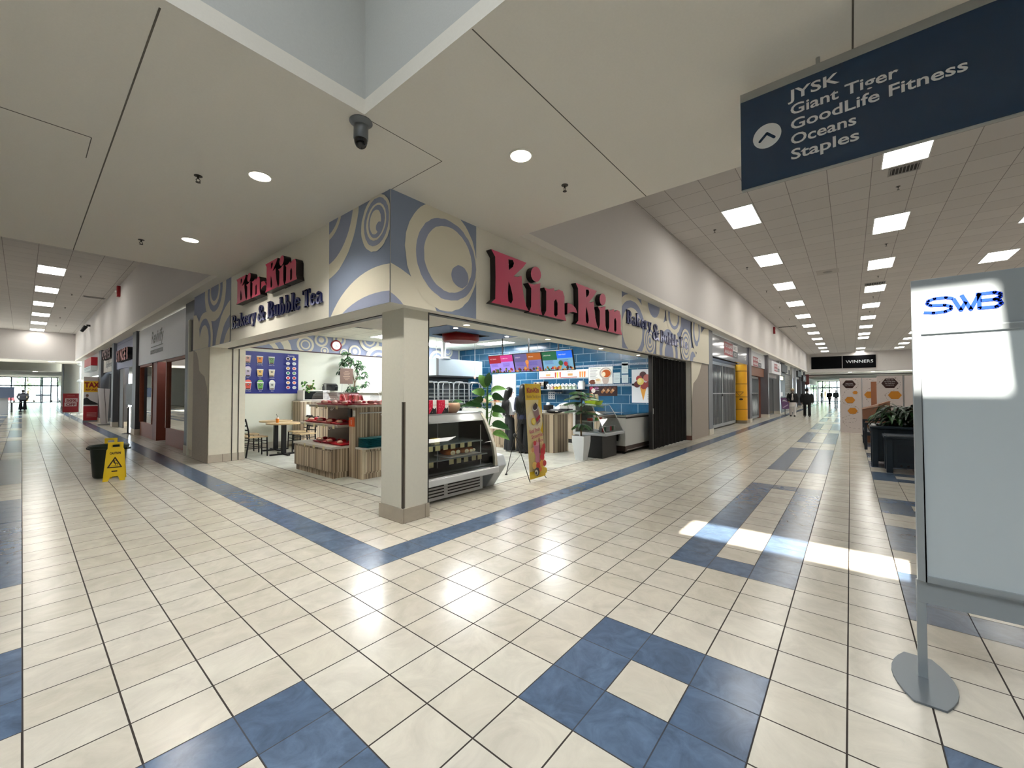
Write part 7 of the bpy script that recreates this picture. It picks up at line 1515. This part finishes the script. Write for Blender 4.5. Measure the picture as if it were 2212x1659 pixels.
def planter(x0, x1, y0, y1, h, label, studs):
    t = thing('planter_box', label, 'planter', ((x0+x1)/2, (y0+y1)/2, 0))
    b = MB(); b.box(x0+0.03, x1-0.03, y0+0.03, y1-0.03, 0.10, h-0.06, PL); b.build('body', parent=t, smooth=0)
    for x in (x0, x1-0.09):
        for y in (y0, y1-0.09): b = MB(); b.box(x, x+0.09, y, y+0.09, 0, h-0.05, PL); b.build('leg', parent=t, smooth=0, bevel=0.004)
    b = MB(); b.box(x0-0.03, x1+0.03, y0-0.03, y1+0.03, h-0.05, h-0.01, PL); b.box(x0, x1, y0, y1, h-0.01, h, PL); b.build('rim', parent=t, smooth=0, bevel=0.005)
    b = MB(); b.box(x0+0.02, x0+0.03, y0+0.15, y1-0.15, 0.2, h-0.16, mat((28, 40, 52), 0.5)); b.build('face_panel', parent=t, smooth=0)
    if studs:
        for i in range(5): b = MB(); b.cyl((x0+0.019, y0+0.22+i*0.09, 0.14), (x0+0.031, y0+0.22+i*0.09, 0.14), 0.018, BLACK, n=10); b.build('vent_hole', parent=t)
    return t
planter(8.98, 9.85, -4.5, -3.40, 0.80, 'tall dark blue wooden planter, the farther of two', False)
planter(8.26, 8.86, -4.35, -3.57, 0.68, 'shorter dark blue wooden planter, the nearer of two', True)
t = thing('dracaena', 'bushy dark green arching plant in the farther dark blue planter', 'plant', (9.4, -3.85, 0.8)); rq = random.Random(31); b = MB()
for i in range(190):
    a_ = rq.uniform(0, 2*PI); cx_, cy_ = 9.35+rq.uniform(-0.22, 0.22), -3.85+rq.uniform(-0.30, 0.30); z = 0.85+rq.uniform(0.0, 0.32)
    b.leaf((cx_, cy_, z), (math.cos(a_), math.sin(a_), rq.uniform(0.3, 1.7)), rq.uniform(0.28, 0.44), 0.055, 2.4, LEAFD if i % 3 else LEAF, seg=6)
b.build('foliage', parent=t)
b = MB()
for i in range(7): b.tube([(9.35+rq.uniform(-0.2, 0.2), -3.85+rq.uniform(-0.25, 0.25), 0.74), (9.35+rq.uniform(-0.2, 0.2), -3.85+rq.uniform(-0.25, 0.25), 1.15)], 0.012, BARK, 6)
b.box(9.05, 9.78, -4.42, -3.48, 0.74, 0.80, SOIL); b.build('stems_and_soil', parent=t)
t = thing('poster_stand', 'purple poster on a black stand beside the man in the white turban', 'sign', (30.0, 0.22, 0)); b = MB(); b.prism([(30.0, 0.46, 1.11), (30.0, -0.01, 1.11), (30.0, -0.03, 0.42), (30.0, 0.38, 0.39)], (0.03, 0, 0), mat((130, 96, 140), 0.4)); b.build('poster', parent=t, smooth=0)
a = Art((30.0, 0.42, 0.40), (0, -1, 0), (0, 0, 1), 0.42, 0.7, 0.004); a.shape([(0.05, 0.5), (0.15, 0.62), (0.36, 0.46), (0.2, 0.5)], LW); a.shape([(0.08, 0.1), (0.35, 0.3), (0.38, 0.24), (0.12, 0.05)], mat((206, 180, 210), 0.4)); a.build('print', parent=t, smooth=0)
b = MB(); b.cyl((30.05, 0.22, 0), (30.05, 0.22, 1.15), 0.02, DARK); b.box(29.85, 30.25, 0.05, 0.4, 0, 0.02, DARK); b.box(30.03, 30.06, -0.03, 0.47, 1.11, 1.14, DARK); b.build('stand', parent=t, smooth=0)
# ============================================================ people
SKIN_T = mat((196, 150, 124), 0.6); SKIN_D = mat((130, 92, 72), 0.6)
def loft(b, rings, m, n=18, close=True):
    """rings: (cx, cy, z, rx, ry[, tilt])"""
    v = []; f = []
    for r in rings:
        cx, cy, z, rx, ry = r[:5]; tx = r[5] if len(r) > 5 else 0
        v += [(cx+rx*math.cos(2*PI*k/n), cy+ry*math.sin(2*PI*k/n), z+tx*math.cos(2*PI*k/n)*rx) for k in range(n)]
    for i in range(len(rings)-1): f += [(i*n+k, i*n+(k+1) % n, (i+1)*n+(k+1) % n, (i+1)*n+k) for k in range(n)]
    if close: f += [tuple(range(n))[::-1], tuple(range((len(rings)-1)*n, len(rings)*n))]
    return b.add(v, f, m)
def skinned(name, verts, edges, parent, m):
    """one continuous surface grown from a joint skeleton; verts: (x, y, z, rx, ry)"""
    me = bpy.data.meshes.new(name); me.from_pydata([v[:3] for v in verts], edges, []); me.materials.append(m)
    o = bpy.data.objects.new(name, me); COL.objects.link(o); o.parent = parent; ORG[o.name] = ORG[parent.name]
    md = o.modifiers.new('skin', 'SKIN'); md.use_smooth_shade = True
    sv = me.skin_vertices[0].data
    for i, v in enumerate(verts): sv[i].radius = (v[3], v[4] if len(v) > 4 else v[3]); sv[i].use_root = (i == 0)
    ss = o.modifiers.new('subdivision', 'SUBSURF'); ss.levels = 2; ss.render_levels = 2
    return o
def person(loc, rz, label, H=1.70, skin=SKIN_T, top=None, topm=None, legm=None, shoem=BLACK, hair=None, hairm=BLACK, arms=((0.04, 0.0), (0.04, 0.0)), stride=0.0, wide=0.0, coat=0.0, headturn=0.0, beard=None, turban=None, shirt=None, hem=0.88, group=None, build=1.0):
    t = thing('person', label, 'person', (0, 0, 0), group); k = H/1.70; B = build
    # legs: stride moves the left foot forward and the right foot back
    def leg(s):
        sx = stride*(1 if s > 0 else -1); return (0, s*0.085*B, 0.90), (sx*0.45+0.015, s*0.09*B, 0.50), (sx, s*0.09*B, 0.085), (sx+0.13, s*0.10*B, 0.035)
    V = [(0, 0, 0.96, 0.11, 0.14*B), (0, 0, 1.12, 0.095, 0.12*B), (0, 0, 1.30, 0.11, 0.145*B), (-0.005, 0, 1.44, 0.055, 0.06), (0.0, 0, 1.50, 0.05, 0.05), (0.02, 0, 1.565, 0.075, 0.062), (0.015, 0, 1.63, 0.085, 0.072), (0.0, 0, 1.685, 0.05, 0.045)]
    E_ = [(i, i+1) for i in range(7)]
    arm_pts = []
    for s, (fwd, bend) in zip((1, -1), arms):
        sh = (0.0, s*0.165*B, 1.385); el = (fwd*0.4-0.02, s*(0.215+0.02*wide)*B, 1.12); dz = 0.25*math.cos(bend); dx = 0.25*math.sin(bend)
        wr = (el[0]+dx+fwd*0.3, s*(0.215-0.05*math.sin(bend))*B, el[2]-dz); arm_pts.append((s, sh, el, wr))
        i0 = len(V); V += [(*sh, 0.052), (*el, 0.040), (*wr, 0.026)]; E_ += [(2, i0), (i0, i0+1), (i0+1, i0+2)]
        d = Vector((wr[0]-el[0], (wr[1]-el[1])*0.4, wr[2]-el[2])).normalized(); pw = Vector(wr)+d*0.065; V.append((*pw, 0.018, 0.034)); ip = len(V)-1; E_.append((i0+2, ip))
        side = Vector((0.9, 0, 0)) if bend < 0.8 else Vector((0, 0.9, 0)); side = (side-d*side.dot(d)).normalized()
        for j, (o_, l_) in enumerate(((-0.03, 0.055), (-0.01, 0.07), (0.01, 0.068), (0.028, 0.05))):
            q0 = pw+side*o_+d*0.02; q1 = q0+d*l_*0.6; q2 = q1+(d+Vector((0, -s*0.5, 0))).normalized()*l_*0.5; a_ = len(V)
            V += [(*q1, 0.0085), (*q2, 0.0075)]; E_ += [(ip, a_), (a_, a_+1)]
        th = pw-d*0.02+side*0.045; a_ = len(V); V.append((*th, 0.010)); E_.append((ip, a_)); V.append((*(th+d*0.03), 0.008)); E_.append((a_, a_+1))
    for s in (1, -1):
        hp, kn, an, to = leg(s); i0 = len(V); V += [(*hp, 0.078), (*kn, 0.054), (*an, 0.036), (*to, 0.032)]; E_ += [(0, i0), (i0, i0+1), (i0+1, i0+2), (i0+2, i0+3)]
    c_, s_ = math.cos(headturn), math.sin(headturn)
    skinned('body', V, E_, t, skin)
    def hd(x, y, z): return (x*c_-y*s_, x*s_+y*c_, z)
    b = MB(); b.ell(hd(0.108, 0, 1.60), (0.016, 0.012, 0.02), skin, n=8, k=6)
    for s in (1, -1): b.ell(hd(0.0, s*0.078, 1.61), (0.015, 0.012, 0.028), skin, n=8, k=6)
    b.build('face_features', parent=t)
    b = MB()
    for s in (1, -1): b.ell(hd(0.095, s*0.03, 1.625), (0.008, 0.012, 0.006), BLACK, n=8, k=4)
    b.ell(hd(0.096, 0, 1.56), (0.006, 0.022, 0.005), mat((130, 60, 56), 0.6), n=8, k=4); b.build('eyes_and_mouth', parent=t)
    # trousers
    b = MB()
    if legm:
        fl = 0.03+wide*0.035
        loft(b, [(0, 0, 0.74, 0.10, 0.16*B), (0, 0, 0.86, 0.115, 0.165*B), (0, 0, 0.98, 0.115, 0.150*B), (0, 0, 1.02, 0.11, 0.14*B)], legm)
        for s in (1, -1):
            hp, kn, an, to = leg(s); loft(b, [(an[0], an[1], 0.045, 0.055+fl, 0.052+fl), (an[0]*0.8, an[1], 0.25, 0.06+fl*0.7, 0.056+fl*0.7), (kn[0], kn[1], 0.50, 0.072+fl*0.4, 0.07+fl*0.3), (kn[0]*0.4, kn[1], 0.70, 0.09, 0.082), (0, s*0.075*B, 0.88, 0.10, 0.085)], legm, n=14)
        b.build('trousers', parent=t)
    for s in (1, -1):
        hp, kn, an, to = leg(s); b = MB(); loft(b, [(an[0]+0.045, an[1], 0.0, 0.125, 0.048), (an[0]+0.045, an[1], 0.03, 0.125, 0.048), (an[0]+0.03, an[1], 0.07, 0.10, 0.045), (an[0]-0.01, an[1], 0.10, 0.05, 0.04)], shoem, n=16); b.build('shoe', parent=t)
    if topm:
        b = MB(); q = 0.02+coat
        loft(b, [(0, 0, hem, 0.115+q, 0.16*B+q), (0, 0, hem+0.12, 0.11+q, 0.155*B+q), (0, 0, 1.12, 0.105+q, 0.145*B+q), (0, 0, 1.28, 0.115+q, 0.17*B+q), (0, 0, 1.38, 0.095+q, 0.175*B+q), (-0.005, 0, 1.44, 0.065+q*0.5, 0.11), (0, 0, 1.475, 0.055, 0.06)], topm)
        for s, sh, el, wr in arm_pts:
            b.tube([(sh[0], sh[1]*0.85, sh[2]+0.01), sh, el, (el[0]*0.3+wr[0]*0.7, el[1]*0.3+wr[1]*0.7, el[2]*0.3+wr[2]*0.7), wr], [0.06+q*0.5, 0.062+q*0.6, 0.050+q*0.7, 0.042+q*0.6, 0.036+q*0.5], topm, 12)
        b.build('top' if not coat else 'jacket', parent=t)
    if shirt:
        b = MB(); loft(b, [(0.03, 0, 0.62, 0.11, 0.17*B), (0.03, 0, 0.9, 0.11, 0.15*B), (0.05, 0, 1.15, 0.105+coat, 0.07), (0.055, 0, 1.38, 0.085+coat, 0.05), (0.03, 0, 1.44, 0.05, 0.05)], shirt); b.build('long_shirt', parent=t)
    if hair == 'long':
        b = MB(); R_ = [(-0.115, 0.01, 1.02, 0.02, 0.10), (-0.125, 0, 1.12, 0.040, 0.135), (-0.122, 0, 1.26, 0.048, 0.145), (-0.110, 0, 1.38, 0.055, 0.135), (-0.085, 0, 1.46, 0.070, 0.118), (-0.052, 0, 1.54, 0.094, 0.112), (-0.028, 0, 1.62, 0.112, 0.110), (-0.014, 0, 1.69, 0.106, 0.100), (-0.006, 0, 1.74, 0.072, 0.068), (0, 0, 1.76, 0.015, 0.015)]
        rs_ = random.Random(int(H*100))
        for i in range(26):
            y_ = -0.14+0.28*i/25; b.tube([(-0.115, y_, 1.40), (-0.150-0.01*(i % 3), y_*1.05, 1.22), (-0.14, y_*1.0+rs_.uniform(-0.01, 0.01), 1.05), (-0.125, y_*0.92, 0.97+rs_.uniform(-0.04, 0.03))], [0.012, 0.014, 0.010, 0.002], hairm, 6)
        loft(b, [(*hd(r[0], r[1], r[2])[:2], r[2], r[3], r[4]) for r in R_], hairm, n=22); b.build('hair', parent=t)
    elif hair == 'short':
        b = MB(); loft(b, [(-0.03, 0, 1.57, 0.075, 0.08), (-0.02, 0, 1.63, 0.095, 0.088), (-0.01, 0, 1.69, 0.088, 0.078), (0, 0, 1.73, 0.04, 0.035)], hairm); b.build('hair', parent=t)
    if turban:
        b = MB(); loft(b, [(0.01, 0, 1.635, 0.105, 0.092), (0.0, 0, 1.68, 0.125, 0.112), (-0.01, 0, 1.73, 0.118, 0.105), (-0.01, 0, 1.77, 0.07, 0.06), (-0.01, 0, 1.78, 0.01, 0.01)], turban); b.build('turban', parent=t)
    if beard:
        b = MB(); b.ell((0.075, 0, 1.53), (0.045, 0.055, 0.065), beard, n=12, k=8); b.build('beard', parent=t)
    t.location = loc; t.rotation_euler = (0, 0, rz); t.scale = (k, k, k)
    return t
person((5.97, 3.50, 0), -0.25, 'person with long black hair, white top and black trousers facing the counter', H=1.56, topm=mat((226, 226, 230), 0.7), legm=mat((22, 24, 28), 0.7), shoem=WHITE, hair='long', hairm=mat((10, 9, 10), 0.4), arms=((0.10, 1.3), (0.10, 1.2)), wide=1.0, hem=1.0, headturn=-0.6, build=0.88)
person((5.98, 3.06, 0), 0.25, 'person with long black hair in navy top partly hidden by the yellow banner', H=1.63, topm=mat((20, 26, 56), 0.75), legm=mat((12, 12, 14), 0.8), hair='long', hairm=mat((8, 8, 9), 0.4), arms=((0.10, 1.25), (0.10, 1.1)), wide=1.2, hem=0.86, headturn=0.3, build=0.95)
person((28.5, -0.33, 0), PI+0.1, 'person in cream turban, open black jacket and long white shirt, walking this way', H=1.66, skin=SKIN_D, topm=mat((20, 20, 24), 0.8), legm=mat((206, 200, 196), 0.8), shoem=BLACK, turban=mat((196, 180, 150), 0.8), arms=((0.03, 0.1), (0.12, 0.9)), stride=0.12, coat=0.03, shirt=mat((214, 208, 204), 0.8), beard=mat((120, 110, 104), 0.9), build=1.1)
person((29.0, -1.02, 0), PI+0.15, 'person in dark turban with grey beard, black jacket and trousers, hands low', H=1.64, skin=SKIN_D, topm=mat((14, 15, 18), 0.8), legm=mat((16, 16, 18), 0.8), turban=mat((18, 18, 22), 0.8), beard=mat((170, 166, 162), 0.9), arms=((0.02, 0.1), (0.02, 0.1)), stride=0.06, coat=0.05, build=1.3)
person((61.6, -1.1, 0), PI-0.4, 'person in dark clothes striding in the bright far right hall', H=1.68, topm=mat((16, 17, 22), 0.8), legm=mat((18, 18, 22), 0.8), shoem=WHITE, hair='short', arms=((0.1, 0.8), (0.0, 0.5)), stride=0.30, coat=0.03, build=1.15)
person((62.6, -1.7, 0), PI, 'person in grey standing behind the striding person in the far hall', H=1.72, topm=mat((70, 80, 84), 0.8), legm=mat((60, 66, 72), 0.8), hair='short', coat=0.03)
person((75.5, 0.3, 0), PI/2, 'person in pale yellow top and light jeans near the far right shops', H=1.66, topm=mat((214, 214, 150), 0.8), legm=mat((150, 180, 210), 0.8), shoem=WHITE, hair='short', arms=((0.1, 1.2), (0.1, 1.2)))
person((-1.79, 52.4, 0), PI/2, 'person in striped pale shirt and dark trousers walking away down the left corridor', H=1.74, skin=SKIN_D, topm=mat_brick('striped_shirt', (206, 206, 214), (206, 206, 214), (100, 100, 120), 9.0, 0.12, 0.045, axes='xz', rough=0.8), legm=mat((24, 26, 34), 0.8), hair='short', arms=((0.02, 0.6), (0.02, 0.6)), stride=0.10, build=1.25, wide=1.5)
